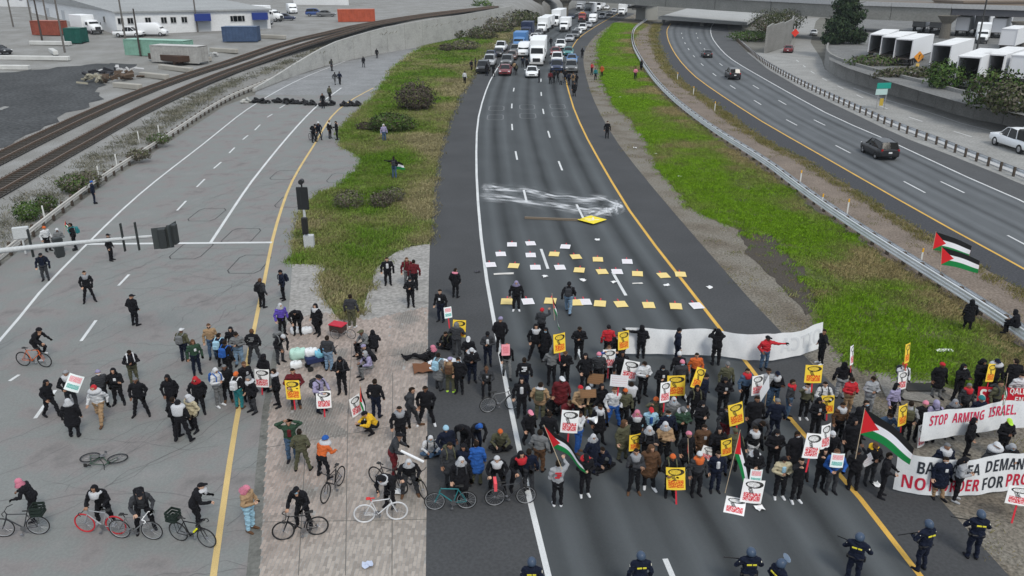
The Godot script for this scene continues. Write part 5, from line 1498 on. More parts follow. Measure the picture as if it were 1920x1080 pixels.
const EMB := [[-28.17,-29.47],[-28.34,-30.54],[-28.62,-32.21],[-28.94,-34.2],[-29.29,-36.45],[-29.67,-38.91],[-30.08,-41.54],[-30.52,-44.34],[-30.99,-47.27],[-31.51,-50.33],[-32.05,-53.52],[-32.57,-56.82],[-33.08,-60.24],[-33.55,-63.76],[-33.94,-67.39],[-34.28,-71.1],[-34.59,-74.9],[-34.91,-78.8],[-35.26,-82.8],[-35.66,-86.9],[-36.08,-91],[-36.5,-95.2],[-36.9,-99.5],[-37.25,-103.9],[-37.47,-108.3],[-37.49,-112.8],[-37.33,-117.4],[-37.14,-122],[-35.89,-128.6],[-35.51,-133.3],[-34.93,-138.4],[-34.21,-143.9],[-33.25,-149.6],[-31.89,-155.6],[-30.08,-161.8],[-27.92,-168.2],[-25.5,-174.7],[-22.69,-181.2],[-19.64,-188],[-16.84,-195],[-14.13,-202.3],[-11.54,-209.8],[-9.09,-217.5],[-6.8,-225.5],[-4.56,-233.6],[-2.32,-242],[0,-250.4]]
const LAID_SIGNS := [[0,0,-50.05,0,0],[0,1.2,-50.27,0,1],[0,3.4,-49.62,0,2],[0,-0.7,-48.18,1,0],[0,1.16,-47.98,1,1],[1,2.62,-48.18,1,2],[1,3.94,-47.68,1,3],[1,5.24,-47.19,1,4],[0,6.98,-46.8,1,5],[0,-1.28,-46.23,2,0],[1,0.1,-46.05,2,1],[0,1.39,-45.77,2,2],[0,2.85,-45.77,2,3],[1,3.96,-45.31,2,4],[1,5.28,-45.04,2,5],[0,6.16,-45.04,2,6],[1,7.3,-44.69,2,7],[1,8.77,-44.42,2,8],[1,9.79,-44.6,2,9],[1,-0.28,-40.47,3,0],[0,0.85,-40.47,3,1],[1,2.05,-40.55,3,2],[1,3.44,-40.32,3,3],[0,3.9,-40.4,3,4],[1,4.67,-40.18,3,5],[1,5.77,-40.1,3,6],[1,7.22,-39.96,3,7],[1,8.63,-39.81,3,8],[0,9.74,-39.88,3,9]]
const PALETTE := {"black":Color(0.014,0.014,0.017),"charcoal":Color(0.045,0.047,0.053),"navy":Color(0.012,0.016,0.032),"grey":Color(0.17,0.175,0.18),"silver":Color(0.34,0.35,0.37),"white":Color(0.62,0.63,0.65),"cream":Color(0.5,0.44,0.3),"tan":Color(0.36,0.24,0.14),"olive":Color(0.095,0.095,0.06),"green":Color(0.035,0.07,0.045),"teal":Color(0.03,0.2,0.22),"blue":Color(0.03,0.11,0.38),"denim":Color(0.07,0.12,0.2),"light":Color(0.3,0.45,0.6),"red":Color(0.5,0.03,0.04),"maroon":Color(0.13,0.02,0.025),"pink":Color(0.72,0.25,0.34),"purple":Color(0.12,0.08,0.42),"lavender":Color(0.34,0.31,0.47),"orange":Color(0.62,0.14,0.04),"yellow":Color(0.75,0.45,0.03),"brown":Color(0.11,0.06,0.035),"lime":Color(0.45,0.75,0.08),"light-blue":Color(0.34,0.55,0.68),"light-denim":Color(0.2,0.3,0.42),"dark":Color(0.02,0.014,0.01),"riot":Color(0.06,0.085,0.13),"carwhite":Color(0.75,0.76,0.77),"carblack":Color(0.02,0.02,0.022),"carsilver":Color(0.38,0.39,0.41),"cargrey":Color(0.12,0.125,0.13),"carblue":Color(0.03,0.07,0.22),"carnavy":Color(0.02,0.03,0.07),"carred":Color(0.22,0.03,0.03),"carmaroon":Color(0.16,0.025,0.03),"carsky":Color(0.08,0.2,0.42),"carbrown":Color(0.1,0.05,0.04),"carteal":Color(0.05,0.2,0.2)}
const PEOPLE := [
[-26.01,-163.3,180,"S","black jacket","black trousers","dark hair",[],"farthest along the retaining wall",1],
[-26.03,-148.2,200,"K","black jacket","charcoal trousers","dark hair",[],"walking beside the far retaining wall",1],
[-30.56,-143,90,"S2","charcoal coat","black trousers","black hood",[],"at the foot of the retaining wall",1],
[-26.58,-125.9,170,"K","charcoal jacket","grey trousers","dark hair",[],"walking away beyond the line of bundles, grey trousers",1],
[-25.88,-126,180,"K","navy jacket","black trousers","black beanie",[],"walking away beyond the line of bundles",1],
[-24.04,-109.9,150,"S","olive jacket","black trousers","dark hair",[],"just behind the line of bundles",1],
[-23.7,-104.1,0,"S","black jacket","black trousers","black hood",[],"standing among the black bundles",1],
[-20.05,-82.9,60,"B","black jacket","black trousers","black helmet",[],"astride a bicycle by the far yellow line",1],
[-19.81,-84,20,"B","navy jacket","black trousers","white helmet",[],"astride a bicycle on the far yellow line",1],
[-18.87,-84.9,60,"S","black jacket","black trousers","dark hair",[["neck","white"]],"beside two cyclists at the far verge",1],
[-17.97,-84.1,-70,"F","black jacket","black trousers","dark hair",[],"at the verge, facing the two cyclists",1],
[-12.99,-83.1,20,"S","lavender hoodie","denim jeans","white hood",[],"in the grass below the dark green shrub",1],
[-9.89,-67.64,180,"A","black jacket","denim jeans","dark hair",[],"in the grass under a spread flag",1],
[-31.47,-59.91,120,"S","navy jacket","navy trousers","blue beanie",[],"leaning on the guardrail by the tracks",0],
[-29.17,-48.88,60,"S","white hoodie","black trousers","orange beanie",[],"at the guardrail behind the signal",0],
[-28.02,-48.28,30,"F","grey jacket","black trousers","white hood",[],"half hidden behind the hanging signal head",0],
[-27.57,-49.11,-60,"S","black jacket","black trousers","dark hair",[["pack","teal"]],"with teal backpack under the mast arm",0],
[-26.62,-43.75,20,"S","navy shirt","charcoal trousers","black cap",[["pack","black"]],"on the shoulder below the mast arm",0],
[-24.38,-47.09,90,"S","black jacket","black trousers","black cap",[],"on the stop line beside the mast arm",0],
[-22.55,-40.49,30,"W","black jacket","black trousers","dark hair",[["neck","silver"]],"inside a pavement loop below the stop line",0],
[-18.8,-37.44,160,"K2","black jacket","black trousers","black cap",[],"alone in the middle of the grey road",0],
[-21.4,-33.47,80,"Y","black shirt","black trousers","black helmet",[["shoes","white"]],"riding the orange bicycle",0],
[-16.23,-31.33,30,"F","black jacket","olive trousers","dark hair",[["pack","white"]],"with white backpack straps, reading a paper",0],
[-18.36,-28.56,70,"K","black jacket","black trousers","long black hair",[],"walking past the dashed line",0],
[-17.79,-29.16,30,"H","black jacket","charcoal trousers","silver headwrap",[["neck","white"]],"holding a teal and pink sign",0],
[-16.66,-27.05,200,"S2","black coat","black trousers","white headscarf",[],"nearest of the group by the dashes",0],
[-16.59,-29.31,40,"S","charcoal jacket","black trousers","lavender headwrap",[["mask","white"]],"beside the person with white bag",0],
[-16.08,-28.01,0,"K","white shirt","tan trousers","red hood",[["shawl","white"],["shoes","brown"]],"with a white bag slung across",0],
[-16.09,-29.55,10,"C","black coat","black trousers","black hood",[["badge","white"]],"with white chest badge",0],
[-14.79,-28.63,10,"W","black coat","black trousers","grey hair",[],"standing legs apart beside the badge wearer",0],
[-13.56,-28.73,20,"K2","black coat","black trousers","black hood",[],"at the edge of the group of four",0],
[-12.78,-27.11,160,"S","black jacket","black trousers","dark hair",[],"beside the one with white shawl on back",0],
[-12.42,-26.74,180,"W","black coat","black trousers","black beanie",[["shawl","white"]],"with white shawl over the back",0],
[-12.26,-27.45,-30,"K2","cream jacket","black trousers","white headscarf",[],"facing the one with the shawl",0],
[-12.49,-28.79,20,"K2","black jacket","black trousers","red headscarf",[],"behind the cream jacket",0],
[-11.92,-29.39,60,"F","white hoodie","grey trousers","white hood",[["pack","blue"],["shoes","white"]],"with blue backpack near the yellow line",0],
[-11.05,-29.21,170,"S","black jacket","teal trousers","orange beanie",[["pack","white"],["shoes","brown"]],"on the yellow line",0],
[-11.69,-29.78,20,"S","black jacket","black trousers","grey hair",[["shoes","brown"]],"between the white hoodie and orange beanie",0],
[-10.93,-29.93,40,"S","black jacket","black trousers","brown hair",[],"behind the orange beanie on the line",0],
[-10.4,-28.9,-40,"K2","black jacket","charcoal trousers","grey hair",[["neck","white"]],"with white scarf just past the yellow line",0],
[-9.53,-29.37,-60,"K2","black jacket","black trousers","dark hair",[["neck","white"]],"with long white scarf at the brick edge",0],
[-8.77,-29.28,10,"H","maroon jacket","charcoal trousers","dark hair",[["shoes","brown"]],"behind a tall yellow placard on the bricks",0],
[-7.71,-28.96,60,"H","lavender shirt","navy jeans","black cap",[],"on the bricks with a white placard",0],
[-10.35,-30.64,150,"K2","black jacket","black trousers","black hood",[],"above the white placard near the line",0],
[-14.85,-33.48,170,"S","olive jacket","navy jeans","white cap",[["pack","grey"]],"with grey backpack, first of the talking group",0],
[-13.85,-32.21,30,"S","green coat","navy jeans","long brown hair",[["badge","white"]],"beside the white cap and grey backpack",0],
[-13.68,-33.76,20,"S","tan jacket","denim jeans","brown hair",[],"at the back of the talking group",0],
[-12.99,-32.93,170,"K2","navy jacket","black trousers","dark hair",[["pack","light-blue"]],"with pale blue backpack in the talking group",0],
[-12.61,-33.52,0,"S","black jacket","black trousers","long black hair",[],"behind the olive shirt and light jeans",0],
[-12.36,-31.92,160,"S","black jacket","black trousers","dark hair",[["pack","blue"]],"with blue striped pack",0],
[-12.23,-33.04,10,"F","grey jacket","light-denim jeans","dark hair",[],"reading in the talking group",0],
[-11.58,-33.18,180,"W","black jacket","charcoal trousers","brown hair",[["print","grey"]],"with a print across the back",0],
[-10.47,-33.32,50,"N","black jacket","charcoal trousers","white headwrap",[["pack","grey"]],"beside the mint bag on the bricks",0],
[-11.16,-36.34,40,"S","purple jacket","black trousers","white headscarf",[],"near the white box",0],
[-10.44,-36.38,10,"N","black jacket","black trousers","black hood",[],"bending over a white box",0],
[-9.46,-36.4,-30,"S2","black jacket","black trousers","black hood",[["neck","white"]],"with white scarf beside the red cargo bike",0],
[-8.1,-32.54,170,"S","charcoal jacket","light-denim jeans","dark hair",[],"by the wagon of bags",0],
[-7.11,-30.45,0,"F","black coat","black trousers","long black hair",[],"drinking beside the seated three on the bricks",0],
[-13.11,-39.74,150,"S","charcoal jacket","black trousers","brown hair",[["pack","black"]],"with black backpack on the yellow line end",0],
[-12.28,-40.83,-60,"S","navy jacket","black trousers","black beanie",[["pack","navy"]],"with dark backpack at the concrete pad",0],
[-7.93,-37.18,175,"S","charcoal jacket","olive trousers","dark hair",[["shoes","white"]],"standing where the grass tongue ends",0],
[-6.97,-43.03,10,"S","black jacket","black trousers","dark hair",[["chest","white"]],"alone on the pale concrete",0],
[-5.84,-42.83,10,"S","maroon jacket","grey trousers","brown hair",[],"behind the other maroon jacket",0],
[-5.38,-42.2,190,"S","maroon jacket","black trousers","dark hair",[],"at the concrete corner",0],
[-5.32,-39.86,10,"F","black jacket","black trousers","black hood",[],"in front of the two maroon jackets",0],
[-6.77,-34.1,-50,"G","grey jacket","black trousers","olive cap",[],"sitting with white bag on the bricks",0],
[-6.35,-34.08,200,"G","black jacket","black trousers","black hood",[],"sitting back to back with olive cap",0],
[-6.27,-31.94,-60,"G","lavender hoodie","grey trousers","silver hood",[],"sitting nearest on the bricks",0],
[-6.41,-33.04,-70,"Q","black jacket","black trousers","lavender headwrap",[],"crouched between the sitting ones",0],
[-5.42,-27.34,-60,"Q","yellow jacket","black trousers","black beanie",[],"squatting on the bricks",0],
[-5.38,-28.49,170,"S","black jacket","navy jeans","dark hair",[],"standing behind the yellow jacket",0],
[-3.95,-27.75,90,"K","charcoal jacket","charcoal trousers","dark hair",[["shoes","brown"]],"walking along the brick edge",0],
[-4.16,-26.5,20,"S","black jacket","black trousers","dark hair",[["neck","silver"]],"with grey hood back near brick edge",0],
[-3.34,-27.93,0,"W","black jacket","black trousers","dark hair",[["shoes","white"]],"at the kerb between brick and asphalt",0],
[-4.11,-24.56,90,"B","charcoal jacket","maroon trousers","black cap",[],"holding a bicycle on the bricks",0],
[-3.45,-23.28,10,"B","black jacket","charcoal trousers","white headscarf",[["shoes","brown"]],"astride a bicycle at the brick edge",0],
[-4.06,-22.75,-20,"N","black jacket","black trousers","black hood",[["neck","white"]],"bending beside the white bicycle",0],
[-6.59,-24.42,150,"B","orange jacket","black trousers","blue helmet",[["shawl","white"]],"with white cloth draped behind",0],
[-7.44,-24.8,185,"W","olive coat","olive trousers","dark hair",[],"back to us on the bricks",0],
[-7.96,-25.41,10,"O","green jacket","denim jeans","dark hair",[["chest","maroon"]],"both arms raised overhead",0],
[-15.53,-22.08,-80,"B","black coat","black trousers","pink headscarf",[],"with the crate bicycle",0],
[-13.08,-21.78,0,"B","black jacket","black trousers","black hood",[["neck","white"],["shoes","silver"]],"behind the red wheeled bicycle",0],
[-11.64,-21.46,30,"B","charcoal jacket","black trousers","black cap",[],"behind the white handlebars",0],
[-10.02,-21.71,110,"B","black jacket","black trousers","black cap",[["neck","white"]],"with white scarf and crate bicycle",0],
[-8.31,-21.48,70,"F","tan jacket","light-blue jeans","pink headscarf",[["shoes","brown"]],"standing on the gutter",0],
[-6.67,-21.61,-10,"B","black jacket","black trousers","black cap",[],"holding a bicycle at the brick edge",0],
[0.22,-39.34,0,"S","black jacket","black trousers","lavender headscarf",[["shoes","white"]],"among the placards laid on the road",0],
[2.9,-38.91,170,"K","black jacket","light-denim jeans","black beanie",[["pack","charcoal"]],"walking off among the laid placards",0],
[9.85,-84.9,0,"S","black jacket","black trousers","dark hair",[],"alone at the edge of the right shoulder",1],
[-3.05,-41.12,160,"K2","black jacket","black trousers","dark hair",[["neck","pink"]],"with pink collar on the dark shoulder",0],
[-3.58,-37.93,-20,"S","black jacket","navy trousers","dark hair",[["badge","white"]],"holding white papers on dark shoulder",0],
[-2.54,-34.09,170,"H","charcoal hoodie","charcoal trousers","grey hood",[],"behind the tall yellow placard on the shoulder",0],
[-3.04,-34.91,-30,"T","black jacket","black trousers","dark hair",[],"sitting under the small teal sign",0],
[-1.9,-32.39,0,"F","black coat","black trousers","white cap",[],"next to the yellow placard holder",0],
[-1.72,-31.47,10,"F","black jacket","navy jeans","white headwrap",[["neck","white"]],"holding red gloves",0],
[-1.08,-33.01,0,"F","charcoal jacket","navy jeans","black beanie",[["chest","white"]],"in the dark shoulder facing the crowd",0],
[-0.54,-34.4,170,"K2","black jacket","black trousers","lavender headwrap",[],"on the white edge line",0],
[-0.23,-31.91,10,"K","black jacket","grey trousers","orange headwrap",[],"stepping over the white line with pink sheet",0],
[-3.08,-30.74,150,"S2","grey jacket","charcoal trousers","dark hair",[["pack","light-blue"]],"with light blue backpack at the kerb",0],
[-2.59,-30.58,170,"S","tan jacket","olive trousers","lavender cap",[["pack","brown"],["shoes","lime"]],"in neon green shoes",0],
[-2.21,-30.49,-10,"K2","black jacket","black trousers","dark hair",[["mask","light-blue"]],"in blue face mask beside neon shoes",0],
[-1.06,-30.46,0,"G","charcoal jacket","black trousers","brown hair",[],"sitting low in front of a bicycle",0],
[-4.11,-33.64,-90,"L","black jacket","black trousers","pink headscarf",[],"reclining across the kerb",0],
[0.51,-30.36,180,"S","black hoodie","navy jeans","dark hair",[["print","white"]],"with white emblem across the back",0],
[0.38,-28.54,0,"S","black jacket","black trousers","black hood",[["chest","white"]],"below the white back emblem",0],
[1.1,-28.32,170,"K2","tan jacket","olive trousers","dark hair",[["neck","white"],["pack","olive"]],"with white hood folded down",0],
[1.95,-28.73,0,"S2","maroon coat","black trousers","white cap",[],"mid crowd in white cap",0],
[1.08,-33.61,0,"W","black jacket","black trousers","black hood",[["neck","white"]],"with white stripe scarf",0],
[1.41,-35.68,150,"R","charcoal jacket","black trousers","red beanie",[],"reaching toward the small flag",0],
[1.52,-33.33,-40,"S2","black coat","black trousers","black hood",[],"beside the white stripe scarf",0],
[3.05,-33.75,0,"F","black hoodie","black trousers","dark hair",[],"hands clasped, clear of the crowd",0],
[4.36,-33.67,180,"S","red jacket","black trousers","black beanie",[],"between two yellow placards",0],
[4.64,-32.61,10,"H","black jacket","black trousers","brown hair",[],"behind yellow placard at the long banner",0],
[5.89,-33.79,180,"A","black jacket","black trousers","black hood",[],"at the left end of the long banner",0],
[7.44,-33.35,90,"S","navy jacket","navy trousers","black beanie",[],"against the middle of the long banner",0],
[9.15,-33.08,180,"P","black jacket","black trousers","black hood",[],"in the middle of the long white banner",0],
[11.2,-32.67,10,"A","red jacket","denim jeans","black cap",[],"in front of the long white banner",0],
[13.9,-33.19,-80,"A","black jacket","black trousers","dark hair",[["shoes","white"]],"holding the far end of long banner",0],
[1.68,-31.14,180,"H","grey hoodie","black trousers","grey hood",[],"holding up a yellow placard",0],
[2.25,-31.17,0,"F","black jacket","black trousers","brown hair",[],"beside the grey hoodie",0],
[3.06,-30.74,20,"K2","black jacket","black trousers","black hood",[],"with red glove above the cardboard",0],
[3.66,-31.09,0,"S","charcoal jacket","black trousers","pink beanie",[],"behind the cardboard sign",0],
[4.14,-31.62,0,"R","blue jacket","black trousers","brown hair",[],"raising a white placard by the banner",0],
[4.61,-30.91,10,"S","black jacket","black trousers","black hood",[],"between two raised white placards",0],
[5.44,-30.24,20,"F","white shirt","black trousers","dark hair",[],"below the banner holder, white shirt",0],
[6.12,-29.77,0,"F","black jacket","black trousers","long black hair",[["mask","light-blue"],["badge","white"]],"beside the large yellow placard",0],
[2.62,-27.88,20,"H","tan shirt","black trousers","red headwrap",[],"holding a cardboard sign",0],
[2.94,-28.02,0,"H","black jacket","olive trousers","white cap",[],"behind the lower cardboard sign",0],
[3.46,-28.11,0,"S2","black coat","black trousers","black hood",[],"between cardboard and blank sign",0],
[3.91,-27.72,10,"W","white jacket","blue jeans","brown hair",[],"in open white jacket",0],
[4.35,-27.82,0,"S","olive jacket","black trousers","orange headwrap",[],"just right of the open white jacket",0],
[4.62,-28.16,170,"S","black jacket","black trousers","dark hair",[["shawl","white"]],"with long white and blue shawl",0],
[5.43,-27.24,0,"R","olive jacket","black trousers","orange beanie",[],"under the narrow white placard",0],
[1.56,-28.96,0,"T","charcoal jacket","black trousers","dark hair",[["mask","white"]],"sitting with white mask",0],
[2.18,-28.12,20,"Q","maroon jacket","black trousers","brown hair",[],"crouched mid crowd",0],
[0.63,-26.37,20,"K","black jacket","black trousers","pink cap",[],"walking along the white edge line",0],
[1.35,-25.99,160,"S","black jacket","black trousers","dark hair",[],"left of the megaphone",0],
[2.43,-25.94,60,"P","white shirt","blue jeans","dark hair",[["shoes","brown"]],"speaking into a megaphone",0],
[3.26,-26.66,10,"S2","black coat","black trousers","dark hair",[["neck","white"],["pack","silver"]],"with white scarf and white rucksack",0],
[2.8,-24.47,40,"K2","navy coat","navy trousers","white headscarf",[],"bending toward the seated navy jacket",0],
[3.16,-25.02,20,"T","navy jacket","black trousers","dark hair",[],"sitting at the front of the crowd",0],
[3.99,-25.48,40,"S2","olive coat","olive trousers","brown hood",[],"holding a yellow sheet low",0],
[4.55,-26.08,0,"S","black jacket","black trousers","pink headscarf",[["neck","white"]],"beside the light blue denim",0],
[5.13,-26.48,0,"S","light-blue jacket","black trousers","red cap",[["chest","blue"]],"in pale denim, mid crowd",0],
[5.69,-26.13,10,"S","navy jacket","black trousers","dark hair",[["mask","light-blue"]],"with pale blue mask",0],
[6.05,-27,0,"S","grey jacket","black trousers","white headscarf",[],"under the large yellow placard",0],
[6.31,-26.52,0,"F","green jacket","black trousers","grey beanie",[["neck","white"]],"with white scarf, reading",0],
[4.83,-25.02,0,"C","black coat","black trousers","white headscarf",[],"arms folded behind the fur hood",0],
[5.42,-25.2,0,"C","tan coat","black trousers","white headscarf",[],"in long tan coat",0],
[6.15,-24.75,20,"S2","black coat","black trousers","pink headwrap",[],"beside the upright furled flag",0],
[4.69,-23.76,0,"S2","brown coat","black trousers","brown hood",[["shoes","white"]],"in brown fur hood at the front",0],
[4.14,-23.45,0,"C","charcoal jacket","black trousers","dark hair",[["neck","silver"],["shoes","brown"]],"arms folded beside the fur hood",0],
[5.34,-23.29,0,"H","black hoodie","black trousers","orange beanie",[],"front row with a yellow placard",0],
[6.23,-23.34,10,"S","charcoal jacket","black trousers","white beanie",[["neck","orange"]],"front row with orange bag",0],
[6.92,-23.56,0,"S","navy jacket","navy trousers","dark hair",[["chest","white"]],"front row in white shirt and sunglasses",0],
[2.46,-23.32,10,"F","black jacket","black trousers","black cap",[["neck","red"],["shoes","white"]],"front row with small flag scarf",0],
[1.51,-22.75,180,"R","silver shirt","black trousers","dark hair",[["print","red"],["shoes","white"]],"front row holding the leaning flag",0],
[-2.98,-25.86,10,"T","white hoodie","denim jeans","white hood",[],"sitting at the kerb",0],
[-2.33,-25.06,30,"K2","navy jacket","charcoal trousers","light-blue beanie",[],"beside the seated white hoodie",0],
[-1.71,-25.78,-20,"N","black coat","black trousers","black beanie",[],"leaning toward the pale beanie",0],
[-1.3,-26.04,20,"N","black jacket","navy trousers","blue hood",[],"under a blue jacket",0],
[-0.43,-26.27,0,"T","olive jacket","black trousers","orange headwrap",[],"sitting by the white line",0],
[-1.68,-22.95,10,"S2","black coat","black trousers","white headscarf",[],"behind the teal bicycle",0],
[-0.5,-23.48,0,"B","black jacket","black trousers","white headwrap",[["neck","white"]],"behind the bicycle with red rack bag",0],
[0.23,-23.66,20,"B","black jacket","black trousers","black hood",[["neck","red"]],"beside the red rack bag",0],
[0.57,-23.63,180,"S","navy jacket","charcoal trousers","dark hair",[],"back to us on the white line",0],
[0.97,-24.77,160,"S","grey jacket","brown trousers","dark hair",[],"behind the leaning flag",0],
[-2.13,-23.9,20,"S2","charcoal coat","charcoal trousers","dark hair",[],"holding a white tube",0],
[-1.63,-23.96,10,"K2","navy coat","black trousers","black hood",[],"third in the knot behind the teal bicycle",0],
[-1.21,-23.99,190,"S2","blue coat","olive trousers","dark hair",[],"last in the knot behind the teal bicycle",0],
[8.77,-29.88,0,"S","olive jacket","black trousers","grey beanie",[],"below the banner, khaki jacket",0],
[8.42,-28.8,0,"F","black coat","black trousers","black hood",[],"in front of the khaki jacket",0],
[9.45,-29.41,20,"S","denim jacket","black trousers","dark hair",[["neck","red"]],"with red and white scarf at yellow line",0],
[10.26,-29.28,0,"S","silver jacket","denim jeans","dark hair",[],"left of the black jacket and jeans",0],
[10.62,-29.28,0,"C","black jacket","denim jeans","navy cap",[["neck","white"]],"with white scarf, arms folded",0],
[10.93,-28.43,60,"S","charcoal coat","denim jeans","dark hair",[["neck","red"]],"with red collar turned aside",0],
[11.54,-28.39,0,"R","olive jacket","black trousers","dark hair",[["neck","white"],["shoes","white"]],"raising yellow placard near the verge",0],
[12.2,-28.35,0,"H","white shirt","black trousers","dark hair",[],"holding a yellow placard low",0],
[11.49,-26.99,0,"F","black coat","black trousers","black hood",[],"in front of the low yellow placard",0],
[7.76,-31,0,"S","orange jacket","black trousers","dark hair",[],"near the banner in orange shawl",0],
[7.02,-30.91,180,"S","black jacket","black trousers","white beanie",[],"near the banner in white beanie",0],
[6.95,-30.07,0,"S2","charcoal jacket","black trousers","pink beanie",[],"in front of the white beanie",0],
[7.17,-28.11,0,"S","black coat","black trousers","black hood",[],"right of the large yellow placard",0],
[7.64,-28.95,60,"S","navy jacket","navy trousers","black beanie",[],"beside the tilted yellow placard",0],
[7.04,-26.69,20,"F","black jacket","black trousers","black hood",[],"looking at a phone mid crowd",0],
[6.8,-25.19,0,"S2","brown jacket","maroon trousers","dark hair",[],"in brown behind the orange bag",0],
[7.26,-24.9,0,"C","black coat","black trousers","black hood",[],"left of the flag top",0],
[7.95,-26.56,10,"S","charcoal jacket","maroon trousers","dark hair",[],"with white sheet by yellow placard",0],
[7.84,-24.84,170,"S2","olive coat","black trousers","olive cap",[],"behind the flag top",0],
[9.18,-27.08,0,"S2","black coat","black trousers","dark hair",[],"under the white placard at yellow line",0],
[9.11,-26.36,0,"N","charcoal jacket","black trousers","dark hair",[],"bending right of the yellow placard",0],
[8.56,-25.02,10,"S","black jacket","white shorts","dark hair",[["neck","white"]],"in white shorts and white scarf",0],
[8.14,-23.45,0,"F","black jacket","black trousers","black cap",[["neck","white"]],"front row beside the standing flag",0],
[9.96,-27.02,170,"S","navy jacket","navy trousers","grey cap",[],"holding a white pennant",0],
[9.24,-24.78,0,"F","black coat","black trousers","black hood",[["mask","white"]],"with white mask, second row",0],
[9.85,-24.53,20,"S2","black coat","black trousers","dark hair",[["mask","white"]],"with white mask on the yellow line",0],
[9.01,-23.19,0,"F","cream jacket","black trousers","long black hair",[["chest","light-blue"],["shoes","white"]],"front row in pale yellow jacket",0],
[9.5,-22.99,10,"R","black coat","black trousers","dark hair",[["shoes","white"]],"front row under tilted white placard",0],
[11.21,-24.81,0,"S","black jacket","black trousers","white beanie",[["mask","white"]],"behind the second white placard",0],
[10.51,-23.65,0,"R","black jacket","black trousers","black hood",[["print","white"],["badge","white"]],"front row with white printed shirt",0],
[10.85,-23.48,0,"H","blue jacket","charcoal trousers","brown hair",[["mask","white"]],"front row with small teal sign",0],
[13.62,-30.06,170,"S","black hoodie","silver trousers","black hood",[],"at the verge under narrow white placard",0],
[13.38,-28.71,10,"F","red jacket","tan trousers","dark hair",[["mask","white"]],"on the dirt in red jacket",0],
[14.19,-28.67,0,"F","silver jacket","silver jeans","dark hair",[],"on the dirt in pale jeans",0],
[12.3,-26.78,10,"S","brown jacket","black trousers","dark hair",[["neck","white"]],"with checked white scarf",0],
[13.16,-26.82,40,"S","black jacket","black trousers","dark hair",[],"behind the big flag tip",0],
[12.66,-26.14,160,"S2","black coat","black trousers","black hood",[],"left of the big flag tip",0],
[16.05,-30.04,0,"R","white hoodie","grey trousers","orange headwrap",[],"holding two placards on the concrete drain",0],
[14.87,-28.12,30,"S","lavender shirt","black trousers","black hood",[],"in front of the two placards",0],
[17.64,-30.14,0,"S2","black jacket","grey trousers","red headwrap",[],"on the grass in dark jacket",0],
[18.37,-29.86,10,"C","black jacket","black trousers","black hood",[["mask","white"]],"with white mask and waist pack",0],
[14.41,-27.39,0,"T","denim jacket","denim jeans","dark hair",[],"sitting on the dirt left of yellow sign",0],
[14.89,-26.85,160,"S","silver hoodie","black trousers","dark hair",[],"beside the yellow placard and banner",0],
[15.38,-26.81,0,"S","black jacket","black trousers","pink beanie",[],"behind the arming banner, pink beanie",0],
[15.74,-26.68,180,"S","lavender jacket","black trousers","lavender hood",[["pack","navy"]],"behind the arming banner in lavender",0],
[16.6,-27.02,0,"S","charcoal jacket","black trousers","silver headscarf",[],"behind the arming banner, checked scarf",0],
[19.37,-30.27,20,"F","black coat","black trousers","black hood",[],"behind the red banner holding yellow placard",0],
[19.87,-30.14,-10,"S","black jacket","black trousers","navy cap",[["shawl","white"]],"with white scarf behind the red banner",0],
[17.76,-28.25,10,"S","charcoal jacket","black trousers","grey hair",[["neck","red"]],"with red scarf at red banner end",0],
[20.72,-30.19,180,"S2","black coat","black trousers","dark hair",[],"back turned above the red banner",0],
[20.32,-29.15,0,"S","white shirt","black trousers","dark hair",[],"at the frame edge above the red banner",0],
[17.67,-27.2,0,"S","navy jacket","black trousers","teal helmet",[],"in front of the red banner",0],
[18.99,-28.31,20,"S","olive jacket","black trousers","dark hair",[],"holding the red banner pole",0],
[16.61,-25.69,60,"K2","black hoodie","black trousers","black hood",[["mask","white"]],"before the arming banner",0],
[17.79,-25.57,0,"F","black coat","black trousers","lime cap",[],"in neon cap before the arming banner",0],
[14.69,-23.81,0,"S","navy jacket","black trousers","grey hair",[["neck","white"]],"behind the big front banner, white scarf",0],
[14.34,-23.16,0,"S2","navy coat","tan trousers","dark hair",[["mask","white"],["badge","white"]],"holding the big front banner",0],
[14.88,-23.05,60,"F","silver shirt","black trousers","long black hair",[["shoes","silver"]],"beside the navy coat at front banner",0],
[16.38,-23.85,10,"S","charcoal jacket","black trousers","white cap",[["shawl","white"]],"behind the front banner, white cap",0],
[16.99,-23.94,0,"F","black jacket","black trousers","silver hood",[],"rightmost behind the front banner",0],
[12.22,-25.48,0,"S2","black coat","black trousers","black hood",[],"tall behind the flag bearer",0],
[11.67,-23.66,170,"R","black jacket","black trousers","black cap",[],"bearing the big flag",0],
[12.37,-24.01,0,"F","black jacket","charcoal trousers","brown hair",[["neck","yellow"]],"with yellow and red tie-dye scarf",0],
[12.48,-23.25,60,"H","black jacket","black trousers","dark hair",[],"holding the banner edge by big flag",0],
[22.4,-36.83,170,"S2","black coat","black trousers","black hood",[],"standing at the guardrail on the grass",0],
[23.96,-35.71,-140,"G","black jacket","black trousers","black hood",[],"sitting on the guardrail",0],
[-7.1,-125.9,150,"S","white jacket","black trousers","dark hair",[],"on the verge before the halted cars",1],
[-6.82,-142.4,60,"K2","black jacket","black trousers","black hood",[],"in the grass beside the first dark car",1],
[-6.31,-145.3,90,"F","charcoal jacket","black trousers","dark hair",[],"behind the one beside first dark car",1],
[-4.05,-136.4,180,"S2","black jacket","navy trousers","black hood",[],"between the first dark car and the edge line",1],
[-2.99,-135.2,160,"C","black coat","black trousers","black hood",[],"on the edge line before the maroon car",1],
[0.44,-139.2,170,"S","tan jacket","black trousers","dark hair",[],"at the maroon car with arms out",1],
[0.69,-137.2,190,"K2","black jacket","charcoal trousers","black hood",[],"just right of the maroon car",1],
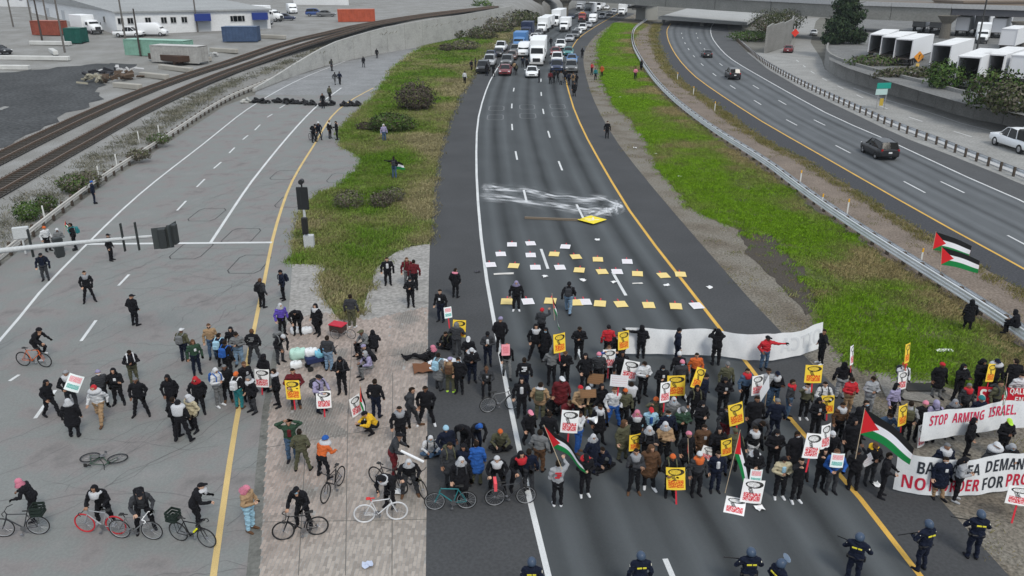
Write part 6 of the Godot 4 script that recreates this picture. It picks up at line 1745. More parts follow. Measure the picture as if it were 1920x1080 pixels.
[1.87,-148.2,180,"F","navy jacket","black trousers","dark hair",[],"before the white tractor truck",1],
[2.54,-143.9,150,"S2","black jacket","black trousers","black cap",[],"by the white truck bumper",1],
[4.15,-128.4,-90,"C","black jacket","black trousers","black hood",[],"beside the front white car",1],
[5.77,-126.5,180,"S","maroon jacket","black trousers","dark hair",[],"leftmost of the knot before blue cars",1],
[6.4,-127.9,200,"K2","charcoal jacket","black trousers","dark hair",[],"second of the knot before blue cars",1],
[7,-128.4,170,"F","black jacket","black trousers","black hood",[],"tallest of the knot before blue cars",1],
[7.33,-125.7,160,"S2","grey jacket","black trousers","brown hair",[],"fourth of the knot before blue cars",1],
[8.09,-127.8,180,"C","black jacket","navy trousers","black cap",[],"on the far end of the yellow line",1],
[8.51,-125.5,200,"S","navy coat","black trousers","dark hair",[],"right of the far yellow line end",1],
[9.06,-124.3,170,"K2","tan jacket","black trousers","brown hair",[],"in tan by the grey blue car",1],
[9.53,-124.2,150,"F","black coat","black trousers","black hood",[],"behind the one in tan",1],
[8.5,-114.2,0,"S2","black jacket","black trousers","dark hair",[],"a step in front of the traffic knot",1],
[13.01,-137.4,40,"C","red jacket","black trousers","dark hair",[],"on the gravel in red",1],
[13.03,-131.2,20,"S","teal jacket","black trousers","black hood",[],"on the gravel in teal",1],
[14.4,-134.9,-30,"K2","orange jacket","black trousers","dark hair",[],"on the gravel in safety orange",1],
[19.2,-130.8,10,"F","pink jacket","black trousers","dark hair",[],"on the grass by the far guardrail",1],
[21.93,-143.2,-60,"S2","black jacket","black trousers","black hood",[],"leaning on the far guardrail",1],
[13.51,-163.2,160,"C","black coat","black trousers","black hood",[],"on the shoulder beside the stopped traffic",1],
[8.52,-186.9,180,"S","black jacket","black trousers","dark hair",[],"between the lanes of stopped traffic",1],
[13.95,-20.18,170,"H","navy uniform","navy trousers","riot helmet",[["police","yellow"]],"by the stake sign on the verge",2],
[12.14,-19.64,200,"H","navy uniform","navy trousers","riot helmet",[["police","yellow"]],"standing over the yellow line",2],
[9.95,-19.2,150,"H","navy uniform","navy trousers","riot helmet",[["police","yellow"]],"left of the yellow line end",2],
[6.65,-18.47,180,"H","navy uniform","navy trousers","riot helmet",[["police","yellow"]],"with baton at the frame foot",2],
[7.29,-17.95,110,"S","navy uniform","navy trousers","riot helmet",[["police","yellow"]],"with raised visor beside the baton",2],
[3.58,-18.38,185,"S","navy uniform","navy trousers","riot helmet",[["police","yellow"]],"with orange helmet band",2],
[0.54,-18.05,180,"S","navy uniform","navy trousers","riot helmet",[["police","yellow"]],"on the white edge line",2]
]
const SIGNS := [
["white",-10.38,0.83,-30.28,0.0,-0.15,-0.05,0.6,0.78,0.35,"white placard beside the yellow line, above the long white scarf",1],
["yellow",-8.74,1.02,-28.92,-0.14,-0.15,0.07,0.6,0.8,0.45,"yellow placard held upright on the bricks",1],
["white",-7.46,0.76,-28.6,0.17,-0.15,-0.02,0.58,0.72,0.5,"white placard held against navy jeans on the bricks",1],
["white",-6.23,0.43,-28.69,1.05,-0.15,0.0,0.6,0.8,0.2,"white placard seen edge-on behind the draped flag",1],
["teal",-2.93,1.98,-34.49,0.35,-0.15,0.03,0.36,0.52,0.5,"small teal and pink sign held over the dark shoulder",1],
["yellow",-2.43,1.2,-34.44,0.0,-0.15,-0.05,0.6,0.82,0.3,"yellow placard behind the grey hooded person on the shoulder",1],
["teal",-17.35,1.37,-28.84,0.35,-0.15,-0.49,0.55,0.7,0,"teal and pink sign held by the silver headwrap",1],
["pink",-0.27,1.51,-31.55,0.09,-0.15,0.0,0.36,0.5,0,"small pink sheet held at the white edge line",1],
["yellow",1.98,2.08,-31.04,0.52,-0.15,-0.03,0.58,0.82,0.4,"yellow placard standing clear above the crowd near the laid placards",1],
["yellow",4.85,1.58,-32.36,0.52,-0.15,-0.05,0.58,0.82,0.5,"yellow placard overlapping the left end of the long banner",1],
["white",4.12,1.22,-31.32,0.26,-0.15,-0.07,0.58,0.8,0.5,"white placard raised below the red jacket",1],
["white",4.92,1.05,-30.56,0.0,-0.15,-0.21,0.66,0.86,0.5,"large white tilted placard beside the white shirt",1],
["plain",4.07,2.09,-27.67,0.0,-0.15,-0.07,0.68,0.46,0.4,"plain white board with faint handwriting",1],
["card",3.52,0.58,-30.69,0.0,-0.15,-0.09,0.68,0.46,0,"upper cardboard sign in the crowd",1],
["card",2.9,1.62,-27.52,0.0,-0.15,0.05,0.6,0.34,0,"lower cardboard sign in the crowd",1],
["white",2.07,1.52,-25.64,0.0,-0.15,-0.07,0.62,0.86,0.5,"white placard beside the megaphone",1],
["yellow",6.61,1.02,-29.27,0.0,-0.15,0.03,0.72,0.86,0.5,"largest yellow placard in the middle of the crowd",1],
["white",5.7,1.98,-26.99,0.61,-0.15,-0.14,0.5,0.78,0.4,"narrow white placard touching the largest yellow one",1],
["yellow",7.31,1.68,-28.65,0.52,-0.15,-0.49,0.5,0.84,0.3,"yellow placard tilted sharply to one side",1],
["white",9.79,1.18,-29.01,0.44,-0.15,-0.07,0.56,0.82,0.4,"white placard where the yellow line enters the crowd",1],
["yellow",8.19,1.5,-26.21,0.35,-0.15,0.1,0.62,0.84,0.6,"yellow placard on a red stake mid crowd, above the olive cap",1],
["yellow",11.62,2.11,-28.19,0.0,-0.15,-0.02,0.66,0.72,0.4,"yellow placard raised near the end of the long banner",1],
["yellow",12.28,0.87,-28.02,0.0,-0.15,0.03,0.5,0.74,0.3,"yellow placard held low before the white shirt",1],
["white",9.73,2.28,-22.84,0.17,-0.15,-0.17,0.56,0.86,0.5,"white tilted placard in the front row",1],
["white",10.51,2.08,-23.75,0.61,-0.15,-0.1,0.5,0.84,0.5,"narrow white placard behind the front row",1],
["white",15.25,0.48,-26.4,0.61,-0.15,-0.03,0.48,0.9,0.25,"narrow white placard hanging below the arming banner",1],
["yellow",14.42,1.32,-26.45,0.61,-0.15,-0.07,0.55,0.8,0.3,"yellow placard at the end of the arming banner",1],
["yellow",15.99,2.17,-29.89,0.79,-0.15,-0.14,0.5,0.8,0.35,"narrow yellow placard above the white hoodie",1],
["white",15.87,1.06,-29.64,0.52,-0.15,-0.1,0.56,0.76,0,"white placard against the white hoodie on the drain",1],
["white",13.81,2.04,-30.01,0.96,-0.15,-0.14,0.5,0.8,0.35,"narrow white placard against the green verge",1],
["yellow",19.55,1.29,-29.87,0.44,-0.15,-0.21,0.5,0.76,0.3,"yellow placard above the red banner",1],
["yellow",5.42,0.96,-22.94,-0.17,-0.15,0.09,0.62,0.8,0.55,"yellow placard on a red stake in the front row",1],
["yellow",4.36,1.01,-25.08,0.52,-0.15,-0.1,0.5,0.6,0,"yellow sheet held low by the olive coat",1],
["white",8,0.49,-22.9,0.0,-0.15,-0.12,0.72,0.84,0,"white placard standing on the road in the front row",1],
["teal",8.12,0.94,-23.1,0.0,-0.15,-0.07,0.4,0.5,0,"small teal and pink sign above the standing white placard",1],
["teal",10.76,1.53,-23.15,0.0,-0.15,-0.07,0.44,0.5,0,"small teal and pink sign in the front row by the yellow line",1],
["yellow",7.47,1.15,-24.55,0.44,-0.15,0.0,0.46,0.6,0,"yellow placard half hidden behind the olive cap",1],
["white",6.91,0.73,-24.79,0.35,-0.15,-0.44,0.6,0.5,0,"white placard half hidden beside the navy suit",1],
["plain",12.04,1.18,-23.71,0.17,-0.15,0.44,0.4,0.4,0,"white paper bag shape held under the tie-dye scarf",1],
["white",7.42,0.035,-22.72,-0.35,-1.5708,0.0,0.66,0.95,0.45,"white placard lying on the road before the front row",0],
["white",16.21,1.0,-21.93,-0.1,-0.2,-0.12,0.78,0.62,0.65,"white placard on a red stake planted in the verge",1]
]
const BIKES := [
[-21.39,0.0,-32.94,1.44,"orange","charcoal","flat",[],"orange bicycle being ridden on the grey road",0],
[-15.45,0.0,-21.23,-1.45,"charcoal","silver","flat",["crate"],"dark bicycle with black rear crate under the pink headscarf",0],
[-13,0.0,-21.35,-1.68,"silver","red","drop",[],"silver bicycle with red front wheel",0],
[-11.76,0.0,-21.07,1.5,"grey","silver","drop",["whitebar"],"grey bicycle with white handlebar tape",0],
[-9.9,0.0,-20.83,1.26,"black","grey","drop",["crate","bottle"],"black bicycle with crate and yellow bottle",0],
[-6.63,0.0,-21.14,-1.33,"black","charcoal","drop",[],"black bicycle held at the brick edge",0],
[-4.23,0.0,-21.95,1.71,"white","white","flat",["redseat"],"white bicycle with red saddle on the bricks",0],
[-4.25,0.0,-23.72,1.02,"black","charcoal","flat",[],"black bicycle behind the white one",0],
[-3.3,0.0,-23.59,0.61,"olive","charcoal","flat",[],"dark bicycle ridden by the white headscarf at the kerb",0],
[-2.02,0.0,-22.56,-1.5,"teal","silver","flat",[],"teal cruiser bicycle on the dark shoulder",0],
[-0.05,0.0,-22.81,1.68,"charcoal","silver","drop",["panel"],"dark bicycle with red rack bag on the white line",0],
[-6.08,0.0,-23.47,-0.29,"black","charcoal","flat",[],"black bicycle of the blue helmet rider",0],
[-0.46,0.0,-29,1.82,"grey","silver","drop",[],"grey bicycle parked on the white line mid crowd",0],
[-20.39,0.0,-83.7,0.75,"black","charcoal","flat",[],"far bicycle by the yellow line, black helmet rider",0],
[-20.11,0.0,-84.8,2.74,"black","charcoal","flat",[],"far bicycle by the yellow line, white helmet rider",0],
[-14.83,0.06,-25.85,1.5,"green","charcoal","flat",[],"green bicycle lying on its side on the grey road",1]
]
const CARS := [
["suv",-4.81,0.0,-141.1,-0.05,"carblack","dark car first in line on the grassy shoulder",0],
["suv",-3.98,0.0,-151,-0.07,"carsilver","silver car second on the grassy shoulder",0],
["sedan",-4.04,0.0,-162.2,-0.09,"carnavy","dark blue car third on the grassy shoulder",0],
["sedan",-2.71,0.0,-167,-0.09,"carblack","black car behind the silver one on the shoulder",0],
["pickup",-2.24,0.0,-177.9,-0.11,"carwhite","white pickup at the back of the grassy shoulder",0],
["sedan",-1.09,0.0,-138.3,-0.05,"carmaroon","maroon car at the front of the first lane",0],
["suv",-0.88,0.0,-151,-0.07,"cargrey","dark grey car behind the maroon car",0],
["sedan",0,0.0,-161.3,-0.09,"carbrown","brown car third in the first lane",0],
["suv",0.73,0.0,-171.1,-0.09,"cargrey","grey car below the blue truck",0],
["sedan",3.21,0.0,-135.6,-0.03,"carwhite","white car at the very front of the middle lane",0],
["van",2.42,0.0,-167.5,-0.09,"carwhite","white van beside the tractor truck",0],
["sedan",5.34,0.0,-204.1,-0.13,"carwhite","white car behind the white tractor truck",0],
["sedan",6.74,0.0,-216.5,-0.14,"cargrey","grey car before the white box trucks",0],
["suv",7.58,0.0,-142.6,-0.05,"carnavy","dark blue car first in the lane by the yellow line",0],
["suv",8.26,0.0,-155.1,-0.07,"carwhite","white car second in the lane by the yellow line",0],
["sedan",8.69,0.0,-169,-0.09,"carred","red and dark car third by the yellow line",0],
["pickup",10.44,0.0,-182.4,-0.11,"carwhite","white utility pickup behind the red car",0],
["suv",9.93,0.0,-141.9,-0.05,"cargrey","grey blue car on the yellow line",0],
["sedan",10.96,0.0,-155.1,-0.07,"carsky","bright blue car outside the yellow line",0],
["sedan",11.21,0.0,-169,-0.09,"carteal","teal car behind the bright blue one",0],
["sedan",13.61,0.0,-201.3,-0.13,"carsilver","silver car on the curve by the yellow line",0],
["suv",15.52,0.0,-210.2,-0.14,"cargrey","grey car on the curve by the yellow line",0],
["sedan",17,0.0,-221.5,-0.14,"carwhite","white car on the curve by the yellow line",0],
["suv",19.28,0.0,-234.2,-0.16,"carwhite","white high car farther round the curve",0],
["sedan",21.93,0.0,-246.2,-0.18,"carsilver","pale car farther round the curve",0],
["van",25.15,0.0,-267.2,-0.19,"carwhite","white van at the bend near the viaduct",0],
["sedan",19.93,0.0,-288,-0.21,"carnavy","dark car beside the red tow truck",0],
["suv",30.2,0.0,-288,-0.21,"carsilver","pale car before the viaduct pier",0],
["sedan",34.69,0.0,-306.2,-0.21,"carblack","dark car before the viaduct pier",0],
["sedan",38.16,0.0,-323.3,-0.21,"carsilver","small silver car under the viaduct",0],
["sedan",49.9,0.0,-350.6,-0.21,"carwhite","small white car beside the viaduct pier",0],
["suv",49.67,0.0,-368.4,-0.21,"cargrey","small grey car near the yellow lamp",0],
["sedan",38.3,0.0,-350.6,-0.21,"carwhite","small white car among the far trucks",0],
["suv",34.57,0.0,-76.6,-3.13,"carblack","black car nearest on the far carriageway",1],
["suv",34.98,0.0,-133.3,3.06,"carblack","black car in the middle of the far carriageway",1],
["sedan",38.06,0.0,-165.7,3.03,"carblack","small dark car farthest on the far carriageway",1],
["sedan",56.98,0.0,-175.2,2.77,"carmaroon","dark red car on the side road by the wall",1],
["sedan",77.2,0.0,-219.2,-0.34,"carwhite","white car far down the side road",1],
["pickup",49.27,0.0,-79.5,-3.1,"carwhite","white work pickup on the side road at the frame edge",1],
["pickup",-72.3,4.12,-161.6,1.6,"carwhite","white pickup parked at the warehouse corner",2],
["van",-68.43,4.2,-163.1,1.6,"carwhite","white van parked against the warehouse wall",2],
["sedan",-86.7,2.76,-143.6,1.2,"carblack","dark car at the yard edge",2],
["suv",-51.48,4.96,-176.3,1.7,"carblack","dark car by the blue awning",2],
["sedan",-51.14,5.14,-194.3,1.7,"carnavy","dark car in the far yard row",2],
["suv",-47.49,5.26,-208.7,1.7,"carblue","blue car in the far yard row",2],
["sedan",-44.5,5.24,-206.8,1.7,"cargrey","grey car in the far yard row",2],
["van",-55.68,5.34,-218.8,0.4,"carwhite","white van in the far yard",2]
]
const TRUCKS := [
["semi",4.61,0.0,-153.9,-0.07,"carwhite","carwhite",11,2.7,"white tractor truck with trailer in the middle lane",0],
["box",1.6,0.0,-179.9,-0.11,"carsky","carsky",5,2.2,"blue box truck in the first lane",0],
["box",3.55,0.0,-209.9,-0.13,"carnavy","carnavy",5,2.4,"dark blue truck behind the blue box truck",0],
["box",8.07,0.0,-226.3,-0.16,"carwhite","carwhite",5.5,2.5,"white box truck behind the white car",0],
["box",9.73,0.0,-239.3,-0.18,"carwhite","carwhite",5.5,2.3,"second white box truck in the row",0],
["semi",12.96,0.0,-253.9,-0.19,"carwhite","carwhite",12,3.0,"tall white truck at the left of the curve",0],
["box",14.21,0.0,-231.7,-0.16,"carwhite","carwhite",4.5,2.2,"white cab truck in the middle of the curve",0],
["tow",22.41,0.0,-273,-0.19,"carred","cargrey",4,1.0,"red tow truck before the long trailer",0],
["semi",26.25,0.0,-298.1,-0.21,"carsilver","carwhite",13,2.9,"long pale trailer truck behind the tow truck",0],
["box",38.7,0.0,-304.3,-0.21,"carwhite","carwhite",6,2.5,"white truck beside the viaduct pier",0],
["semi",34.34,0.0,-343.6,-0.21,"carwhite","carwhite",12,2.8,"far white trailer truck under the viaduct",0],
["box",26.99,0.0,-343.6,-0.21,"carsilver","carsilver",6,2.5,"far grey truck at the top of the queue",0],
["box",92.5,2.5,-168.1,-0.5,"carwhite","carwhite",6,2.5,"white box truck parked behind the trailers",2],
["box",-82.1,4.42,-166.8,0.9,"carwhite","carwhite",5,2.3,"white box truck parked by the warehouse side wall",2],
["box",-53.84,5.11,-190.9,1.2,"carwhite","carwhite",5,2.3,"white truck in the far yard by blue awning",2]
]
const TRAILERS := [[58.65,-136.9,-0.55,13,1,"trailer with slatted rear nearest the dark conifer"],[58.57,-132.2,-0.62,13,1,"second open trailer from the dark conifer"],[58.83,-127.9,-0.66,13,1,"open trailer with dark rear, third from the conifer"],[59.98,-118.7,-0.68,14,1,"open trailer right of the wide white wall"],[55.57,-102.8,-0.67,13,1,"trailer with raised frame between two bushes"],[60.06,-105.6,-0.72,13,1,"open trailer above the far bush"],[62.8,-104.2,-0.75,13,0,"closed trailer at the frame edge"],[86.6,-149.1,-0.69,12,0,"trailer behind the dark lamp pole"],[96.3,-183.7,-0.59,12,0,"trailer in the back row by the viaduct pier"],[101.8,-186.6,-0.6,12,0,"second trailer in the back row"],[101,-178.2,-0.61,12,0,"third trailer in the back row"],[92.6,-195.7,-0.59,12,0,"trailer in the back row by the conifer"],[95,-192.6,-0.6,12,0,"second back-row trailer by the conifer"]]
const YARD_R := [[51.95,-58.43],[52.17,-84.6],[50.1,-91.2],[49.69,-99.6],[49.65,-110.7],[49.86,-125.1],[51.32,-136.9],[60.19,-162.4],[89.8,-233.7],[121.4,-289.4],[221.4,-289.4]]
const POWDER := [[-2.8,0,-62.54],[0,0,-61.44],[3.2,0,-59.48],[5.5,0,-58.32],[7.48,0,-58.47],[8.36,0,-59.77],[6.56,0,-61.13],[3.33,0,-62.07],[1.07,0,-63.85],[-1.29,0,-64.69],[-2.6,0,-65.04],[5.01,0,-57.08],[6.64,0,-57.9]]
const SCRAPS := [[-0.47,0,-44.69],[1.91,0,-44.25],[4.05,0,-43.65],[5.77,0,-43.31],[7.08,0,-43.15],[8.67,0,-42.82],[-2.03,0,-45.04],[11,0,-42.49],[5.58,0,-51.04],[12.06,0,-80],[13.68,0,-77.1],[14.23,0,-68.28],[14.49,0,-113.1],[-3.86,0,-23.46],[8.18,0,-22.58],[12.63,0,-23.86],[20.12,0,-34.44],[-4.32,0,-19.81]]
const FALLEN := [[5.61,0,-55.22],[0.95,0,-55.87]]
const SHRUBS := [[-11.85,0,-102.2],[-12.97,0,-88.6],[-15.66,0,-89.2],[-12.07,0,-58.75],[-9.73,0,-59.04],[-8.94,0,-60.52],[-15.21,0,-206.3],[-8.71,0,-254.9],[-11.46,0,-230],[-4.23,0,-226.3],[-0.76,0,-246.1],[3.25,0,-262],[-10.09,0,-178.6],[-7.04,0,-204.8],[-3.34,0,-269.5],[-13.75,0,-175.2],[-12.12,0,-215.9],[-34.24,0,-62.38],[-34.09,0,-64.69],[-33.73,0,-54.97],[-33.68,0,-57.35],[-33.94,0,-73.7],[-34.81,0,-80.5],[22.67,0,-74.8]]
const CONIFER := [[64.26,1.5,-165.8]]
const R_BUSH := [[54.08,2,-104.5],[52.89,2,-91.1],[53.15,2,-87.6],[55.7,2,-129.5],[54.44,2,-115.7],[60.22,2,-199.3],[66.44,2,-209.4],[56.76,2,-202.6]]
const LUMPS := [[-34.69,0,-108.5],[-33.57,0,-108.5],[-32.26,0,-108],[-30.72,0,-108.5],[-29.35,0,-108],[-28.27,0,-107.6],[-27.16,0,-107.6],[-25.93,0,-106.7],[-24.3,0,-105.9],[-23.23,0,-106.3],[-21.58,0,-105.9],[-20.76,0,-105.9],[-19.95,0,-105.9]]
const YARD_POLES := [[-86.3,3.84,-156.8],[-76.4,2.88,-145.1],[-90.1,4.42,-166.8],[-97.5,4.87,-174.7],[-102.4,4.96,-176.3],[-67.05,3.13,-148.1],[-62.06,2.6,-141.7],[-61.71,4.5,-168.3],[-116.3,5.44,-229.9]]
const CONTAINERS := [[-59.03,2.64,-142.2],[-56.04,2.33,-138.5],[-49.36,3.81,-156.1],[-34.44,5.11,-190.9],[-88.7,4.29,-164.5],[-80.2,3.67,-154.4]]
const WAREHOUSE := [[-75.4,4.24,-163.8],[-48.85,4.82,-173.9],[-122.8,5.36,-221]]
const YARD_DARK := [[-80.1,1.74,-123.8],[-72.8,1.88,-127.8],[-65.83,2.15,-135.5],[-58.94,2.11,-134.4],[-56.78,1.57,-119.1],[-56.04,1.34,-112.6],[-51.8,1.07,-105],[-51.12,0.87,-98],[-49.88,0.73,-88.4],[-48.43,0.58,-78.7],[-50.72,0.49,-72.6]]
const YARD_SLABS := [[-79.4,2.33,-138.5],[-77.1,1.91,-128.9],[-82.4,3.48,-152.2],[-77.8,2.8,-144.1],[-50.98,1.88,-127.8],[-51.46,1.64,-120.9],[-51.73,1.34,-112.6],[-51.5,2.33,-138.5],[-44.81,4,-159.5],[-49.2,2.88,-145.1]]
const YARD_JUNK := [[-59.62,1.7,-122.8],[-56.4,1.57,-119.1],[-58.04,1.52,-117.7],[-57.31,1.74,-123.8],[-54.72,2.15,-135.5],[-51.24,2.48,-140.3]]
const PIER := [[90.1,2.5,-178.2],[94.5,2.5,-159.1],[9.4,0,-304],[18.41,0,-297.6],[-15.74,0,-340.1],[-34.29,0,-366.1]]
const BIGSIGNAL := [[-12.99,0,-49.41]]
const DELIN := [[-37.03,0,-81.1],[-36.3,0,-84.3],[-34.53,0,-70.6],[-33.97,0,-66.09],[-32.14,0,-54.22],[22.84,0,-58.47],[24.21,0,-57.08],[24.38,0,-46.05],[23.7,0,-65.91],[25.02,0,-102.2],[25.14,0,-115.6],[25.89,0,-131.4]]
const DRAIN := [[16.01,0,-32.3],[19.07,0,-32.3],[17.47,0,-29.47],[15.57,0,-30.14]]
const SOIL := [[15.46,0,-53.48],[17.29,0,-52.29],[17.21,0,-46.05],[16.57,0,-41],[15.12,0,-38.82],[14.98,0,-43.4],[14.67,0,-48.48]]
const SIGN_POST := [[57.97,0,-120.8],[45.93,0,-103.4],[63.51,0,-192.1]]
const MAST := [[-14.72,5.87,-34],[-22.79,5.72,-31.5]]
const MAST_HEADS := [[-15.03,5.83,-33.6],[-19.59,5.42,-33.6]]
const MAST_BARS := [[-16.64,5.94,-33.4],[-16.02,5.99,-33.4],[-20.64,5.68,-33.4]]
const LONG_BANNER := [[5.18,-33.86],[7.08,-33.81],[9.48,-33.64],[10.58,-33.21],[11.77,-33.16],[13.15,-33.7],[14.4,-34.48]]
const FRONT_BANNER := [[13.01,-23.54],[13.71,-23.23],[14.56,-23.14],[15.67,-23.2],[17.52,-23.6],[19.18,-23.91]]
const STOP_BANNER := [[14.73,-25.53],[16.41,-25.96],[17.98,-26.33],[19.4,-26.56]]
const RED_BANNER := [[18.27,-28.37],[19.3,-28.32],[21.03,-28.41]]
const FLAGS := [[[1.62,1.58,-22.55],[1.01,3.23,-22.55],[0.75,-0.3,0.25],[1.3,0.85],0.5,"flag leaning over the grey shirt in the front row",0.014,0],[[7.25,-0.09,-23.44],[7.53,2.51,-23.44],[0.3,-0.9,0.1],[1.5,0.9],0.25,"flag on a slanting pole standing in the front row",0.014,0],[[6.2,-0.5,-23.85],[5.93,1.93,-23.85],[0.05,-1,0.05],[1.3,0.5],0.05,"furled flag on an upright pole in the front row",0.014,0],[[11.46,1.45,-23.36],[11.47,3.38,-23.36],[0.85,-0.35,0.3],[1.75,0.95],0.45,"largest flag, streaming toward the front banner",0.014,0],[[23.95,1.63,-44.25],[23.95,2.77,-44.25],[0.95,-0.25,0.1],[2.1,1.05],0.2,"upper of two flags flying at the guardrail",0.014,0],[[23.98,0.64,-42.98],[23.75,2.31,-42.98],[0.95,-0.22,0.15],[2.1,1.05],0.2,"lower of two flags flying at the guardrail",0.014,0],[[2.01,1.21,-35.38],[1.86,2.57,-35.38],[0.25,-0.75,0.1],[1.1,0.75],0.25,"small flag near the placards laid on the road",0.014,0],[[17.8,1.92,-26.11],[17.7,3.22,-26.11],[0.1,-1,0.1],[1.2,0.6],0.05,"flag drooping before the arming banner",0.014,0],[[-6,0.67,-28.29],[-5.89,1.62,-28.29],[0.15,-1,0.1],[1.3,0.75],0.05,"flag draped upright beside the yellow jacket",0.014,0],[[-28.07,1.05,-49.01],[-27.8,2.03,-49.01],[0.35,-0.9,0.1],[0.5,0.35],0.05,"small red flag by the guardrail people",0.014,0],[[-10.16,1.28,-67.89],[-10.24,1.56,-67.89],[1,-0.1,0.1],[1.1,0.8],0.1,"flag spread behind a person in the grass",0.014,0]]
const WAGON := [[-8.71,0,-32.81],[-9.78,0,-33.77],[-9.64,0,-32.81],[-8.61,0,-33.56],[-8.27,0,-36.09],[-7.72,0,-35.6],[-10.57,0,-36.52]]

func v3(a: Array) -> Vector3:
	return Vector3(a[0], a[1], a[2])

func yard_height(z: float) -> float:
	var D := [0.0, 60.0, 100.0, 137.0, 156.0, 177.0, 250.0, 2000.0]
	var Y := [0.25, 0.3, 0.9, 2.2, 3.8, 5.0, 5.6, 5.6]
	for i in 7:
		if -z <= D[i + 1]: return lerpf(Y[i], Y[i + 1], clampf((-z - D[i]) / (D[i + 1] - D[i]), 0, 1))
	return 5.6

func _ready() -> void:
	# camera
	var cam := Camera3D.new()
	cam.name = "camera"
	cam.position = Vector3(0, 16.78, 0)
	cam.rotation.x = -0.37547
	cam.fov = rad_to_deg(2.0 * atan(540.0 / 1537.3))
	cam.near = 0.5
	cam.far = 3000.0
	cam.current = true
	add_child(cam)
	# overcast sky
	var env := Environment.new()
	env.background_mode = Environment.BG_SKY
	var sky := Sky.new()
	var sm := ProceduralSkyMaterial.new()
	sm.sky_top_color = Color(0.86, 0.9, 0.95)
	sm.sky_horizon_color = Color(0.8, 0.83, 0.86)
	sm.ground_bottom_color = Color(0.35, 0.35, 0.34)
	sm.ground_horizon_color = Color(0.6, 0.62, 0.63)
	sm.sky_curve = 0.2
	sky.sky_material = sm
	env.sky = sky
	env.background_energy_multiplier = 0.97
	env.tonemap_mode = Environment.TONE_MAPPER_LINEAR
	env.tonemap_exposure = 1.22
	env.ssao_enabled = true
	env.ssil_enabled = true
	env.sdfgi_enabled = true
	env.fog_enabled = true
	env.fog_density = 0.00012
	env.fog_light_color = Color(0.78, 0.81, 0.84)
	var we := WorldEnvironment.new()
	we.name = "world_environment"
	we.environment = env
	add_child(we)
	var sun := DirectionalLight3D.new()
	sun.name = "sun"
	sun.light_energy = 0.5
	sun.light_angular_distance = 16.0
	sun.light_color = Color(1.0, 0.98, 0.94)
	sun.shadow_enabled = true
	sun.rotation = Vector3(deg_to_rad(-50), deg_to_rad(25), 0)
	add_child(sun)

	COL = PALETTE
	rng.seed = 11
	make_textures()
	leaf_mat = StandardMaterial3D.new()
	leaf_mat.vertex_color_use_as_albedo = true
	leaf_mat.roughness = 0.9
	leaf_mat.metallic_specular = 0.15
	leaf_mat.backlight_enabled = true
	leaf_mat.backlight = Color(0.1, 0.13, 0.05)
	glass_mat = StandardMaterial3D.new()
	glass_mat.albedo_color = Color(0.07, 0.08, 0.09)
	glass_mat.roughness = 0.08
	glass_mat.metallic_specular = 0.4
	visor_mat = StandardMaterial3D.new()
	visor_mat.albedo_color = Color(0.75, 0.82, 0.9, 0.45)
	visor_mat.transparency = BaseMaterial3D.TRANSPARENCY_ALPHA
	visor_mat.roughness = 0.1
	make_car_shapes()
	build_ground()
	build_roads()
	build_rail_side()
	build_right_side()
	build_viaduct()
	build_plants()
	build_street_furniture()
	for d: Array in CARS: car(d)
	for d: Array in TRUCKS: truck(d)
	make_bodies()
	make_gear()
	for i in PEOPLE.size(): person(PEOPLE[i], i)
	make_bike_parts()
	for d: Array in BIKES: bicycle(d)
	make_placards()
	for d: Array in SIGNS: placard(d)
	for i in LAID_SIGNS.size():
		var d: Array = LAID_SIGNS[i]
		var c: String = ["white", "yellow"][d[0]]
		placard([["plain", "pale"][d[0]], d[1], 0.06, d[2], 0.16 * sin(i * 2.3), -PI / 2, 0.0, 0.62, 0.82, -0.42, "%s placard lying on the road, %s from the white line in the %s" % [c, ["first", "second", "third", "fourth", "fifth", "sixth", "seventh", "eighth", "ninth", "tenth"][d[4]], ["farthest row", "second row", "third row", "nearest row"][d[3]]], 0])
	make_flag_tex()
	for d: Array in FLAGS: flag(v3(d[0]), v3(d[1]), v3(d[2]), Vector2(d[3][0], d[3][1]), d[4], d[5], d[6], d[7] == 1)
	build_banners()
	build_small_things()

